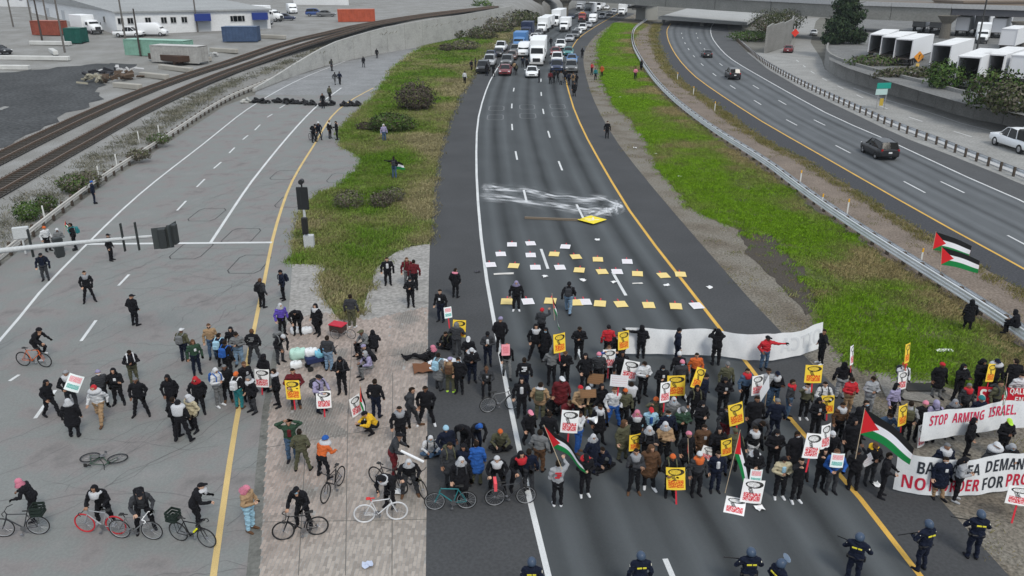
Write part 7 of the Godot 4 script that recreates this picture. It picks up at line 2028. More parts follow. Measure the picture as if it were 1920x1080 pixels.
# ---------------------------------------------------------------- setting
func build_ground() -> void:
	var g := structure("ground", "dull earth around the freeway")
	var st := begin()
	st.set_smooth_group(0)
	quad(st, Vector3(-1500, -0.06, 60), Vector3(-1500, -0.06, -2500), Vector3(1500, -0.06, -2500), Vector3(1500, -0.06, 60))
	part("earth", done(st), surf("earth", [[0.0, Color(0.13, 0.12, 0.1)], [0.5, Color(0.2, 0.19, 0.165)], [1.0, Color(0.26, 0.25, 0.22)]], 6.0, fade(0.6), 60.0), g)
	var dirt := structure("dirt_verge", "pale gravel and brown dirt between the carriageways")
	part("gravel", poly_mesh(DIRT, 0.0), surf("verge", [[0.0, Color(0.08, 0.068, 0.052)], [0.4, Color(0.17, 0.15, 0.122)], [0.7, Color(0.23, 0.21, 0.175)], [1.0, Color(0.33, 0.31, 0.27)]], 3.5, [[0.0, Color(0.55, 0.48, 0.42)], [0.5, Color(0.9, 0.86, 0.82)], [1.0, grey(1.0)]], 30.0, 0.95, 0.04), dirt)
	part("brown_dirt", strip(R_L, offset_line(R_L, -5.0), 0.004), surf("brown", [[0.0, Color(0.15, 0.115, 0.09)], [0.5, Color(0.24, 0.185, 0.15)], [1.0, Color(0.32, 0.26, 0.215)]], 3.0, fade(0.7), 19.0), dirt)
	var soil := []
	for p: Array in SOIL: soil.append([p[0], p[2]])
	part("bare_soil", poly_mesh(ragged(soil, 0.4, 0.6), 0.016), surf("soil", [[0.0, Color(0.03, 0.026, 0.02)], [0.6, Color(0.06, 0.05, 0.04)], [1.0, Color(0.11, 0.095, 0.08)]], 2.0, [], 1.0), dirt)
	var soil_poly := packed(soil)
	var green := [[0.0, Color(0.05, 0.07, 0.02)], [0.45, Color(0.1, 0.13, 0.035)], [0.75, Color(0.16, 0.17, 0.07)], [1.0, Color(0.26, 0.23, 0.12)]]
	var isl := structure("grass_island", "overgrown island between the grey road and freeway")
	part("turf", poly_mesh(ragged(ISLAND, 0.25, 0.8), 0.022), surf("turf_a", green, 4.0, [[0.0, Color(0.55, 0.6, 0.45)], [1.0, grey(1.0)]], 25.0), isl)
	var sp := structure("grass_strip", "green strip along the median guardrail")
	part("turf", poly_mesh(ragged(STRIP, 0.4, 0.9), 0.012), surf("turf_b", green, 3.0, [[0.0, Color(0.35, 0.3, 0.24)], [0.4, Color(0.75, 0.75, 0.6)], [1.0, grey(1.0)]], 13.0), sp)
	var n1 := FastNoiseLite.new()
	n1.seed = 3
	n1.frequency = 0.045
	var n2 := FastNoiseLite.new()
	n2.seed = 8
	n2.frequency = 0.18
	tufts("grass", "uneven green and straw coloured grass on the island", "grass", ragged(ISLAND, 0.5, 0.5), 22.0, 0.27, 21, func(p: Vector2, r: float) -> Color:
		var a := n1.get_noise_2dv(p) + 0.7 * n2.get_noise_2dv(p) + (r - 0.5) * 0.4
		var dry := clampf(1.0 - (edge_x(MAIN_L, p.y) - p.x) / 4.5, 0, 1) * 0.6
		dry += 0.3 if p.y > -44.0 else 0.0
		a -= dry
		var c := Color(0.11, 0.2, 0.022).lerp(Color(0.24, 0.24, 0.095), clampf(0.45 - a * 1.3, 0, 1))
		if a < -0.25: c = c.lerp(Color(0.3, 0.26, 0.15), clampf((-0.25 - a) * 2.2, 0, 0.85))
		return c * (0.6 + 0.7 * r),
		func(p: Vector2) -> float: return clampf(0.9 + n2.get_noise_2dv(p * 2.0) * 1.2, 0.15, 1.0))
	tufts("grass", "bright green grass beside the median guardrail", "grass", ragged(STRIP, 0.9, 0.6), 30.0, 0.2, 22, func(p: Vector2, r: float) -> Color:
		var a := 1.7 * n1.get_noise_2dv(p * 1.3 + Vector2(50, 0)) + 0.7 * n2.get_noise_2dv(p) + (r - 0.5) * 0.3
		var lush := clampf((edge_x(MEDIAN_RAIL, p.y) - p.x) / 7.0, 0, 1)
		a += (lush - 0.6) * 1.1 - (0.4 if p.y > -42.0 else 0.0)
		var c := Color(0.16, 0.29, 0.018).lerp(Color(0.22, 0.235, 0.08), clampf(0.4 - a * 1.2, 0, 1))
		if a < -0.3: c = c.lerp(Color(0.33, 0.26, 0.14), clampf((-0.3 - a) * 2.0, 0, 0.8))
		return c * (0.6 + 0.7 * r),
		func(p: Vector2) -> float: return 0.04 if in_poly(p + Vector2(n2.get_noise_2dv(p * 4.0), n2.get_noise_2dv(p * 4.0 + Vector2(90, 0))) * 1.5, soil_poly) else clampf(0.85 + n2.get_noise_2dv(p * 1.5) * 1.2, 0.3, 1.0))
	var weeds := []
	for p: Array in R_L: weeds.append([p[0] - 0.1, p[1]])
	var w2 := offset_line(R_L, -1.0)
	w2.reverse()
	weeds.append_array(w2)
	tufts("grass", "thin weeds fringing the far carriageway", "grass", weeds, 14.0, 0.2, 23, func(_p: Vector2, r: float) -> Color: return Color(0.13, 0.14, 0.04).lerp(Color(0.25, 0.2, 0.09), r))
	tufts("grass", "sparse tufts on the gravel verge", "grass", DIRT, 1.6, 0.14, 24, func(_p: Vector2, r: float) -> Color: return Color(0.1, 0.12, 0.03).lerp(Color(0.24, 0.19, 0.09), r), func(p: Vector2) -> float: return 1.0 if n2.get_noise_2dv(p) > 0.1 else 0.0)

func edge_x(line: Array, z: float) -> float:
	for i in line.size() - 1:
		if (line[i][1] - z) * (line[i + 1][1] - z) <= 0.0 and line[i][1] != line[i + 1][1]:
			return lerpf(line[i][0], line[i + 1][0], (z - line[i][1]) / (line[i + 1][1] - line[i][1]))
	return line[0][0]

func dash_part(parent: Node, d: Array, y: float, m: Material, called := "lane_dash") -> void:
	var a := Vector2(d[0], d[1])
	var b := Vector2(d[2], d[3])
	var t := (b - a).normalized()
	var n: Vector2 = Vector2(-t.y, t.x) * float(d[4]) * 0.5
	part(called, poly_mesh([[a.x - n.x, a.y - n.y], [b.x - n.x, b.y - n.y], [b.x + n.x, b.y + n.y], [a.x + n.x, a.y + n.y]], y), m, parent)

func lane_texture(lanes: int, base: Color, seed_: int, streak: float) -> StandardMaterial3D:
	# tyre-polished wheel paths and oil-dark lane centres, grain and patches
	var W := 256
	var H := 1024
	var im := Image.create(W, H, false, Image.FORMAT_RGB8)
	var n := FastNoiseLite.new()
	n.seed = seed_
	n.frequency = 0.9
	var m := FastNoiseLite.new()
	m.seed = seed_ + 1
	m.frequency = 0.02
	for y in H:
		var ring_a := TAU * y / H
		for x in W:
			var u := fposmod(float(x) / W * lanes, 1.0)
			var path := exp(-pow((u - 0.26) / 0.09, 2.0)) + exp(-pow((u - 0.74) / 0.09, 2.0))
			var oil := exp(-pow((u - 0.5) / 0.08, 2.0))
			var wob := m.get_noise_3d(x * 0.5, cos(ring_a) * 60.0, sin(ring_a) * 60.0)
			var long := m.get_noise_3d(x * 2.2, cos(ring_a) * 9.0, sin(ring_a) * 9.0 + 300.0)
			var v := 1.0 + streak * (0.16 * path - 0.22 * oil) + 0.16 * wob + 0.12 * streak * long + 0.1 * n.get_noise_2d(x, y)
			var c := base * v
			c.a = 1.0
			im.set_pixel(x, y, c.linear_to_srgb())
	var mt := StandardMaterial3D.new()
	mt.albedo_texture = ImageTexture.create_from_image(im)
	mt.uv1_scale = Vector3(1, 1.0 / 46.0, 1)
	mt.roughness = 0.9
	mt.metallic_specular = 0.25
	return mt

func paint(c: Color) -> StandardMaterial3D:
	return surf("paint" + c.to_html(), [[0.0, c * 0.55], [0.35, c * 0.85], [0.6, c], [1.0, c * 1.05]], 1.1, fade(0.78), 14.0, 0.75, 0.05)

func build_roads() -> void:
	var white := paint(Color(0.66, 0.67, 0.67))
	var yellow := paint(Color(0.7, 0.42, 0.09))
	var main := structure("freeway", "dark asphalt freeway with three lanes")
	var lanes := lane_texture(3, Color(0.066, 0.072, 0.076), 31, 1.7)
	part("lanes", strip(MAIN_W, MAIN_Y, 0.03), lanes, main)
	var sh := surf("shoulder", [[0.0, Color(0.058, 0.06, 0.063)], [0.5, Color(0.069, 0.071, 0.075)], [1.0, Color(0.083, 0.085, 0.089)]], 2.5, fade(0.78), 33.0)
	part("shoulder", strip(MAIN_L, MAIN_W, 0.03), sh, main)
	part("shoulder", strip(MAIN_Y, MAIN_R, 0.03), sh, main)
	part("edge_line", line_mesh(MAIN_W, 0.19, 0.036), white, main)
	part("edge_line", line_mesh(MAIN_Y, 0.19, 0.036), yellow, main)
	for d: Array in MAIN_DASH: dash_part(main, d, 0.036, white)
	# saw-cut detector loops, pale sealant
	for k: Array in [[0.17, -104.0], [0.5, -105.0], [0.83, -105.5], [0.17, -97.5], [0.5, -98.5], [0.83, -99.5]]:
		var x0 := lerpf(edge_x(MAIN_W, k[1]), edge_x(MAIN_Y, k[1]), k[0])
		loop(main, Vector2(x0, k[1]), Vector2(2.0, 3.6), 0.13, 0.035, solid(Color(0.15, 0.155, 0.16), 0.9))
	# grey feeder road
	var left := structure("feeder_road", "pale worn asphalt road beside the railway")
	var lm := surf("feeder", [[0.0, Color(0.19, 0.189, 0.187)], [0.5, Color(0.215, 0.213, 0.21)], [1.0, Color(0.24, 0.237, 0.232)]], 2.3, [[0.0, Color(0.7, 0.68, 0.68)], [0.35, Color(0.95, 0.9, 0.9)], [0.6, Color(0.88, 0.93, 0.92)], [1.0, grey(1.0)]], 15.0, 0.92, 0.035)
	part("asphalt", poly_mesh(LEFT_ROAD, 0.012), lm, left)
	part("concrete", poly_mesh(LEFT_FAR, 0.012), surf("feeder_far", [[0.0, Color(0.2, 0.205, 0.21)], [0.5, Color(0.265, 0.27, 0.275)], [1.0, Color(0.32, 0.325, 0.33)]], 8.0, fade(0.72), 30.0), left)
	part("edge_line", line_mesh(LEFT_W, 0.16, 0.018), white, left)
	part("channel_line", line_mesh(LEFT_S, 0.2, 0.018), white, left)
	part("edge_line", line_mesh(LEFT_Y, 0.2, 0.018), paint(Color(0.63, 0.46, 0.2)), left)
	for d: Array in LEFT_DASH: dash_part(left, d, 0.018, white)
	dash_part(left, STOP_LINE, 0.0185, white, "stop_line")
	var tar := surf("tar", [[0.0, Color(0.04, 0.04, 0.042)], [1.0, Color(0.11, 0.11, 0.11)]], 1.5, [], 1.0)
	for q: Array in [[-13.5, -53.0], [-18.0, -52.0], [-9.5, -53.0], [-12.3, -60.0], [-16.8, -60.5], [-20.2, -49.0], [-15.8, -46.5], [-11.0, -46.5], [-22.0, -57.0], [-8.2, -60.0], [-14.5, -68.0], [-19.5, -69.0]]:
		loop(left, Vector2(q[0], q[1]), Vector2(2.0, 3.3), 0.07, 0.0165, tar)
	# wandering cracks
	var g := RandomNumberGenerator.new()
	g.seed = 5
	var st := begin()
	st.set_smooth_group(0)
	var poly := packed(LEFT_ROAD)
	for i in 220:
		var p := Vector2(g.randf_range(-26, -7), g.randf_range(-75, -17))
		var dir := Vector2(g.randf_range(0.15, 0.8), -1.0).normalized() if g.randf() < 0.8 else Vector2(1, g.randf_range(-0.25, 0.25)).normalized()
		var w := g.randf_range(0.004, 0.014)
		for k in g.randi_range(7, 26):
			var q := p + dir.rotated(g.randfn() * 0.3) * g.randf_range(0.25, 0.55)
			if not in_poly(p, poly) or not in_poly(q, poly): break
			var n := Vector2(-(q - p).y, (q - p).x).normalized() * w * g.randf_range(0.6, 1.3)
			quad(st, Vector3(p.x - n.x, 0.0155, p.y - n.y), Vector3(q.x - n.x, 0.0155, q.y - n.y), Vector3(q.x + n.x, 0.0155, q.y + n.y), Vector3(p.x + n.x, 0.0155, p.y + n.y))
			p = q
	var cr := part("crack", done(st), flat(0.125, 0.95), left)
	cr.set_meta("kind", "stuff")
	# gore between the two roads: pale concrete with stacked pavers
	var gore_joint := structure("paving_joint", "dark expansion joints in the pavers")
	var gore := structure("gore", "paved triangle of pale pavers and concrete")
	part("gutter", poly_mesh(GUTTER, 0.0165), surf("gutter", [[0.0, Color(0.11, 0.115, 0.105)], [0.5, Color(0.16, 0.165, 0.15)], [1.0, Color(0.2, 0.2, 0.185)]], 3.0, [[0.0, grey(0.5)], [0.4, grey(0.9)], [1.0, grey(1.0)]], 7.0), left)
	for d: Array in JOINTS: dash_part(gore_joint, [d[0], d[1], d[2], d[3], 0.025], 0.0262, solid(Color(0.13, 0.125, 0.115), 0.95), "joint")
	part("concrete", poly_mesh(GORE, 0.017), surf("gore_c", [[0.0, Color(0.22, 0.21, 0.2)], [0.5, Color(0.34, 0.325, 0.31)], [1.0, Color(0.42, 0.405, 0.385)]], 5.0, [[0.0, Color(0.6, 0.6, 0.6)], [0.4, grey(0.92)], [1.0, grey(1.0)]], 13.0), gore)
	pavers(gore)

func loop(parent: Node, c: Vector2, s: Vector2, w: float, y: float, m: Material) -> void:
	var st := begin()
	st.set_smooth_group(0)
	var o := []
	for q: Vector2 in [Vector2(-1, -0.7), Vector2(-0.75, -1), Vector2(0.75, -1), Vector2(1, -0.7), Vector2(1, 0.7), Vector2(0.75, 1), Vector2(-0.75, 1), Vector2(-1, 0.7)]: o.append(q)
	for i in 8:
		var a: Vector2 = o[i]
		var b: Vector2 = o[(i + 1) % 8]
		var k := Vector2(1.0 - w / s.x * 2.0, 1.0 - w / s.y * 2.0)
		quad(st, Vector3(c.x + a.x * s.x * 0.5, y, c.y + a.y * s.y * 0.5), Vector3(c.x + b.x * s.x * 0.5, y, c.y + b.y * s.y * 0.5), Vector3(c.x + b.x * k.x * s.x * 0.5, y, c.y + b.y * k.y * s.y * 0.5), Vector3(c.x + a.x * k.x * s.x * 0.5, y, c.y + a.y * k.y * s.y * 0.5))
	part("detector_loop", done(st), m, parent)

func pavers(parent: Node) -> void:
	var pv := packed(BRICK)
	var T: Array[Transform3D] = []
	var C := PackedColorArray()
	var g := RandomNumberGenerator.new()
	g.seed = 17
	var n := FastNoiseLite.new()
	n.seed = 6
	n.frequency = 0.22
	var n2 := FastNoiseLite.new()
	n2.seed = 61
	n2.frequency = 0.06
	var x := -12.0
	var row := 0
	while x < -1.5:
		var z := -46.0 + (row % 2) * 0.11
		while z < -13.5:
			if in_poly(Vector2(x, z), pv) and g.randf() > 0.004:
				T.append(Transform3D(Basis(Vector3.UP, g.randfn() * 0.008), Vector3(x + g.randfn() * 0.002, 0.019 + g.randf() * 0.004, z)))
				var stain := n.get_noise_2d(x, z)
				var c := Color(0.325, 0.285, 0.25).lerp(Color(0.325, 0.26, 0.225), clampf(0.5 + n2.get_noise_2d(x, z) * 1.6, 0, 1)) * g.randf_range(0.72, 1.16)
				if stain > 0.15: c = c.lerp(Color(0.12, 0.12, 0.11), clampf((stain - 0.15) * 2.6, 0, 0.75))
				C.append(c)
			z += 0.222
		x += 0.112
		row += 1
	var st := begin()
	st.set_smooth_group(-1)
	var a := [Vector3(-0.051, -0.01, -0.106), Vector3(-0.051, -0.01, 0.106), Vector3(0.051, -0.01, 0.106), Vector3(0.051, -0.01, -0.106), Vector3(-0.046, 0.0, -0.101), Vector3(-0.046, 0.0, 0.101), Vector3(0.046, 0.0, 0.101), Vector3(0.046, 0.0, -0.101)]
	quad(st, a[7], a[6], a[5], a[4])
	for i in 4: quad(st, a[i], a[i + 4], a[(i + 1) % 4 + 4], a[(i + 1) % 4])
	var mm := MultiMesh.new()
	mm.transform_format = MultiMesh.TRANSFORM_3D
	mm.use_colors = true
	mm.mesh = done(st)
	mm.instance_count = T.size()
	for i in T.size():
		mm.set_instance_transform(i, T[i])
		mm.set_instance_color(i, C[i])
	var o := MultiMeshInstance3D.new()
	o.name = "paver"
	o.multimesh = mm
	var m := StandardMaterial3D.new()
	m.vertex_color_use_as_albedo = true
	m.roughness = 0.9
	o.material_override = m
	o.set_meta("kind", "stuff")
	parent.add_child(o)

func build_rail_side() -> void:
	# sloping ground of the yard and the railway, following yard_height
	var y := structure("yard_ground", "gravel yard and railway bed beyond the feeder road")
	var st := begin()
	st.set_smooth_group(0)
	var emb: Array = EMB
	var rows := []
	for i in emb.size():
		var p := Vector2(emb[i][0], emb[i][1])
		var q := Vector2(emb[maxi(i - 1, 0)][0], emb[maxi(i - 1, 0)][1])
		var r := Vector2(emb[mini(i + 1, emb.size() - 1)][0], emb[mini(i + 1, emb.size() - 1)][1])
		var t := (r - q).normalized()
		var n := Vector2(t.y, -t.x)
		var row := []
		for d: Array in [[0.25, 0.0], [0.9, 0.55], [3.0, 0.8], [5.5, 1.0], [14.0, 1.0], [40.0, 1.0], [90.0, 1.0], [200.0, 1.0], [420.0, 1.0]]:
			var w: Vector2 = p + n * d[0]
			if d[0] > 20.0: w = p + Vector2(-1, -0.12).normalized() * d[0]
			row.append(Vector3(w.x, (yard_height(w.y) - 0.05) * d[1], w.y))
		rows.append(row)
	var last: Array = rows[-1].duplicate()
	for i in last.size(): last[i] = last[i] + Vector3(60, 0, -260)
	rows.append(last)
	for i in rows.size() - 1:
		for k in rows[i].size() - 1: quad(st, rows[i][k], rows[i][k + 1], rows[i + 1][k + 1], rows[i + 1][k])
	part("gravel_bed", done(st), surf("ballast", [[0.0, Color(0.15, 0.15, 0.148)], [0.5, Color(0.28, 0.28, 0.275)], [0.8, Color(0.36, 0.36, 0.355)], [1.0, Color(0.47, 0.47, 0.46)]], 3.0, [[0.0, Color(0.66, 0.64, 0.61)], [1.0, grey(1.0)]], 42.0, 0.95, 0.05), y)
	var dark := []
	for p: Array in YARD_DARK: dark.append([p[0], p[2]])
	dark = ragged(dark, 1.6, 2.0)
	# dark compacted yard surface, draped a little above the bed
	st = begin()
	st.set_smooth_group(0)
	var pv := PackedVector2Array()
	for p: Array in dark: pv.append(Vector2(p[0], p[1]))
	var idx := Geometry2D.triangulate_polygon(pv)
	for k in range(0, idx.size(), 3):
		var t := [pv[idx[k]], pv[idx[k + 1]], pv[idx[k + 2]]]
		if (t[1] - t[0]).cross(t[2] - t[0]) < 0: t.reverse()
		sub_tri(st, t, 3)
	part("dark_yard", done(st), surf("yard_dark", [[0.0, Color(0.03, 0.035, 0.042)], [0.5, Color(0.06, 0.066, 0.076)], [1.0, Color(0.13, 0.135, 0.14)]], 9.0, fade(0.6), 50.0), y)
	var rails := solid(Color(0.17, 0.12, 0.09), 0.5, 0.4)
	for t: Array in [TRACK_A, TRACK_B]:
		var o := thing("railway_track", "railway track farther from the feeder road" if t == TRACK_A else "railway track nearer the feeder road", "railway")
		var L := []
		for p: Array in t: L.append([p[0], p[1]])
		for side: float in [-0.75, 0.75]:
			var a := offset_line(L, side - 0.05)
			var b := offset_line(L, side + 0.05)
			st = begin()
			st.set_smooth_group(-1)
			for i in t.size() - 1:
				var h0: float = t[i][2] + 0.33
				var h1: float = t[i + 1][2] + 0.33
				var A := Vector3(a[i][0], h0, a[i][1])
				var B := Vector3(b[i][0], h0, b[i][1])
				var Cc := Vector3(b[i + 1][0], h1, b[i + 1][1])
				var Dd := Vector3(a[i + 1][0], h1, a[i + 1][1])
				var dn := Vector3(0, -0.2, 0)
				quad(st, A, Dd, Cc, B)
				quad(st, A + dn, Dd + dn, Dd, A)
				quad(st, B, Cc, Cc + dn, B + dn)
			part("rail", done(st), rails, o)
		# ballast bed, dark between the rails
		st = begin()
		st.set_smooth_group(0)
		var e0 := offset_line(L, -1.35)
		var e1 := offset_line(L, 1.35)
		for i in t.size() - 1:
			quad(st, Vector3(e0[i][0], t[i][2] + 0.07, e0[i][1]), Vector3(e0[i + 1][0], t[i + 1][2] + 0.07, e0[i + 1][1]), Vector3(e1[i + 1][0], t[i + 1][2] + 0.07, e1[i + 1][1]), Vector3(e1[i][0], t[i][2] + 0.07, e1[i][1]))
		part("trackbed", done(st), surf("trackbed", [[0.0, Color(0.035, 0.033, 0.031)], [0.6, Color(0.075, 0.07, 0.065)], [1.0, Color(0.15, 0.14, 0.13)]], 2.5, [], 1.0), o)
		var T: Array[Transform3D] = []
		for i in t.size() - 1:
			var p := Vector3(t[i][0], t[i][2] + 0.1, t[i][1])
			var q := Vector3(t[i + 1][0], t[i + 1][2] + 0.1, t[i + 1][1])
			var m := int(p.distance_to(q) / 0.62)
			for k in m: T.append(Transform3D(Basis(Vector3.UP, atan2((q - p).x, (q - p).z)), p.lerp(q, float(k) / m)))
		var mm := MultiMesh.new()
		mm.transform_format = MultiMesh.TRANSFORM_3D
		mm.mesh = box_mesh(Vector3(2.5, 0.16, 0.23))
		mm.instance_count = T.size()
		for i in T.size(): mm.set_instance_transform(i, T[i])
		var mi := MultiMeshInstance3D.new()
		mi.name = "sleeper"
		mi.multimesh = mm
		mi.material_override = surf("tie", [[0.0, Color(0.04, 0.036, 0.033)], [1.0, Color(0.1, 0.09, 0.08)]], 2.0, [], 1.0)
		mi.set_meta("kind", "stuff")
		o.add_child(mi)
	# concrete retaining wall in cast panels
	var wl := thing("retaining_wall", "tall pale concrete wall below the railway", "wall")
	var wm := surf("wall_l", [[0.0, Color(0.33, 0.325, 0.3)], [0.5, Color(0.46, 0.455, 0.425)], [1.0, Color(0.53, 0.525, 0.5)]], 6.0, [[0.0, grey(0.7)], [0.5, grey(0.95)], [1.0, grey(1.0)]], 22.0)
	var W: Array = L_WALL
	for i in W.size() - 1:
		var a := Vector3(W[i][0], 0, W[i][1])
		var b := Vector3(W[i + 1][0], 0, W[i + 1][1])
		var t := (b - a).normalized()
		var nn := Vector3(t.z, 0, -t.x) * 0.35
		var parts := maxi(1, int(a.distance_to(b) / 4.0))
		for k in parts:
			var f0 := (k + 0.006) / parts
			var f1 := (k + 0.994) / parts
			var p := a.lerp(b, f0)
			var q := a.lerp(b, f1)
			var h0 := lerpf(W[i][2], W[i + 1][2], f0) + 0.35
			var h1 := lerpf(W[i][2], W[i + 1][2], f1) + 0.35
			st = begin()
			hexa(st, [p, p + nn, q + nn, q, p + Vector3(0, h0, 0), p + nn + Vector3(0, h0, 0), q + nn + Vector3(0, h1, 0), q + Vector3(0, h1, 0)])
			part("wall_panel", done(st), wm, wl)
	var scrub := []
	var up := []
	for i in range(2, EMB.size()):
		scrub.append([EMB[i][0] - 1.0, EMB[i][1] - 0.5])
		up.append([EMB[i][0] - 4.5, EMB[i][1] - 2.0])
	up.reverse()
	scrub.append_array(up)
	var sc := tufts("undergrowth", "dry dark scrub on the bank above the feeder road", "scrub", scrub, 2.6, 0.3, 41, func(_p: Vector2, r: float) -> Color: return Color(0.07, 0.075, 0.045).lerp(Color(0.24, 0.225, 0.18), r))
	for i in sc.multimesh.instance_count:
		var tr := sc.multimesh.get_instance_transform(i)
		tr.origin.y = yard_height(tr.origin.z) * 0.75
		sc.multimesh.set_instance_transform(i, tr)
	guardrail("guardrail", "pale guardrail between the feeder road and the tracks", LEFT_RAIL, false, 0.0, 1.9, Color(0.68, 0.65, 0.6))
	# warehouse
	var w0 := v3(WAREHOUSE[0])
	var w1 := v3(WAREHOUSE[1])
	var w2 := v3(WAREHOUSE[2])
	warehouse("white warehouse with low grey roof beyond the tracks", w0, w1, w2, 4.3, [[0.03, 0], [0.09, 0], [0.2, 0], [0.3, 0], [0.36, 0], [0.43, 0], [0.55, 1], [0.93, 1], [0.75, 0], [0.78, 0], [0.81, 0]], [[0.1, 0], [0.25, 1], [0.55, 1], [0.75, 1]])
	var far := Vector3(-66, 5.5, -262)
	warehouse("far white building behind the orange container", far, far + Vector3(17, 0, 2), far + Vector3(-3, 0, -16), 6.5, [[0.2, 0], [0.3, 0], [0.6, 0], [0.7, 0], [0.8, 0]], [[0.5, 1]])
	warehouse("low grey building at the far corner of the yard", Vector3(-150, 5.5, -252), Vector3(-128, 5.5, -246), Vector3(-172, 5.5, -275), 4.0, [[0.2, 0], [0.4, 0], [0.6, 1]], [])
	var cc: Array = CONTAINERS
	container(v3(cc[0]), 1.25, 12.0, Color(0.25, 0.45, 0.36), "mint green container beside the tracks")
	container(v3(cc[1]) + Vector3(3.0, 0, 3.2), 1.25, 9.0, Color(0.45, 0.44, 0.42), "pale grey container in front of the mint green one")
	container(v3(cc[2]), 1.6, 6.2, Color(0.07, 0.11, 0.2), "blue container near the warehouse awning")
	container(v3(cc[3]), 1.75, 8.0, Color(0.5, 0.11, 0.06), "orange container by the far white building")
	container(v3(cc[4]), 1.35, 6.0, Color(0.32, 0.09, 0.06), "rusty red container beside the dark pole")
	container(v3(cc[5]) + Vector3(1.5, 0, 0), 1.5, 3.0, Color(0.02, 0.11, 0.09), "short dark green container by the kerb island")
	var labels := ["dark wooden pole before the red container", "tall grey pole on the kerb island", "thin pole behind the red container", "thin pole near the scrap heap", "pole at the edge of the scrap heap", "tall lamp pole before the white warehouse", "leaning pole beside the mint green container", "tall pole at the middle of the warehouse", "far pole behind the warehouse"]
	for i in YARD_POLES.size():
		pole("utility_pole", labels[i], "pole", v3(YARD_POLES[i]), [9.5, 13.0, 11.0, 9.0, 8.5, 10.5, 7.5, 9.0, 8.0][i], 0.17, solid(Color(0.06, 0.05, 0.045) if i in [0, 6] else Color(0.13, 0.12, 0.11), 0.85), 2.0 if i in [5, 1] else 0.0, "poles in the yard")
	var slabs := ["long white painted kerb beam in the yard", "short white kerb beam at the frame edge", "white beam on the kerb island", "second white beam on the kerb island", "pale timber beam beside the tracks", "weathered beam near the scrap heap", "grey beam lying by the tracks", "pale slab below the rusty flatbed", "white slab near the far tracks", "pale slab beyond the containers"]
	for i in YARD_SLABS.size():
		var o := thing("kerb_beam", slabs[i], "beam", v3(YARD_SLABS[i]), [1.45, 1.5, 1.4, 0.6, 0.95, 1.0, 1.1, 0.95, 1.2, 1.1][i])
		st = begin()
		rbox(st, Vector3(0, 0.3, 0), Vector3(0.8, 0.7, [15.0, 7.0, 8.0, 6.0, 8.0, 6.0, 5.0, 7.0, 6.0, 6.0][i]), 0.08)
		part("beam", done(st), paint(Color(0.62, 0.62, 0.6) if i < 4 else Color(0.4, 0.38, 0.34)), o)
	var junk := ["dark scrap bundle on the pale ground", "brown bent scrap frame", "pale planks beside the scrap bundle", "white pipe leaning on the scrap", "rusty flatbed before the grey container", "white rubble pile by the tracks"]
	for i in YARD_JUNK.size():
		var o := thing("scrap_heap", junk[i], "scrap", v3(YARD_JUNK[i]), 0.9)
		st = begin()
		if i == 4:
			rbox(st, Vector3(0, 0.9, 0), Vector3(2.4, 0.9, 9.0), 0.05)
			for z: float in [-3.2, -2.0, 3.0]:
				tube(st, Vector3(-1.1, 0.45, z), Vector3(1.1, 0.45, z), 0.42, 0.42, 12)
		else:
			for k in 16: box(st, Vector3(rng.randfn() * 1.3, 0.25 + rng.randf() * 0.6, rng.randfn() * 1.3), Vector3(rng.randf_range(0.3, 2.2), rng.randf_range(0.1, 0.5), rng.randf_range(0.15, 0.5)), Basis.from_euler(Vector3(rng.randfn() * 0.3, rng.randf() * 3.0, rng.randfn() * 0.3)))
		part("pieces", done(st), solid([Color(0.03, 0.03, 0.035), Color(0.1, 0.07, 0.05), Color(0.3, 0.28, 0.22), Color(0.4, 0.4, 0.4), Color(0.06, 0.035, 0.025), Color(0.45, 0.45, 0.44)][i], 0.9), o)

func sub_tri(st: SurfaceTool, t: Array, depth: int) -> void:
	if depth == 0:
		for v: Vector2 in t:
			st.add_vertex(Vector3(v.x, yard_height(v.y) - 0.02, v.y))
		return
	var a: Vector2 = (t[0] + t[1]) * 0.5
	var b: Vector2 = (t[1] + t[2]) * 0.5
	var c: Vector2 = (t[2] + t[0]) * 0.5
	for q: Array in [[t[0], a, c], [a, t[1], b], [c, b, t[2]], [a, b, c]]: sub_tri(st, q, depth - 1)

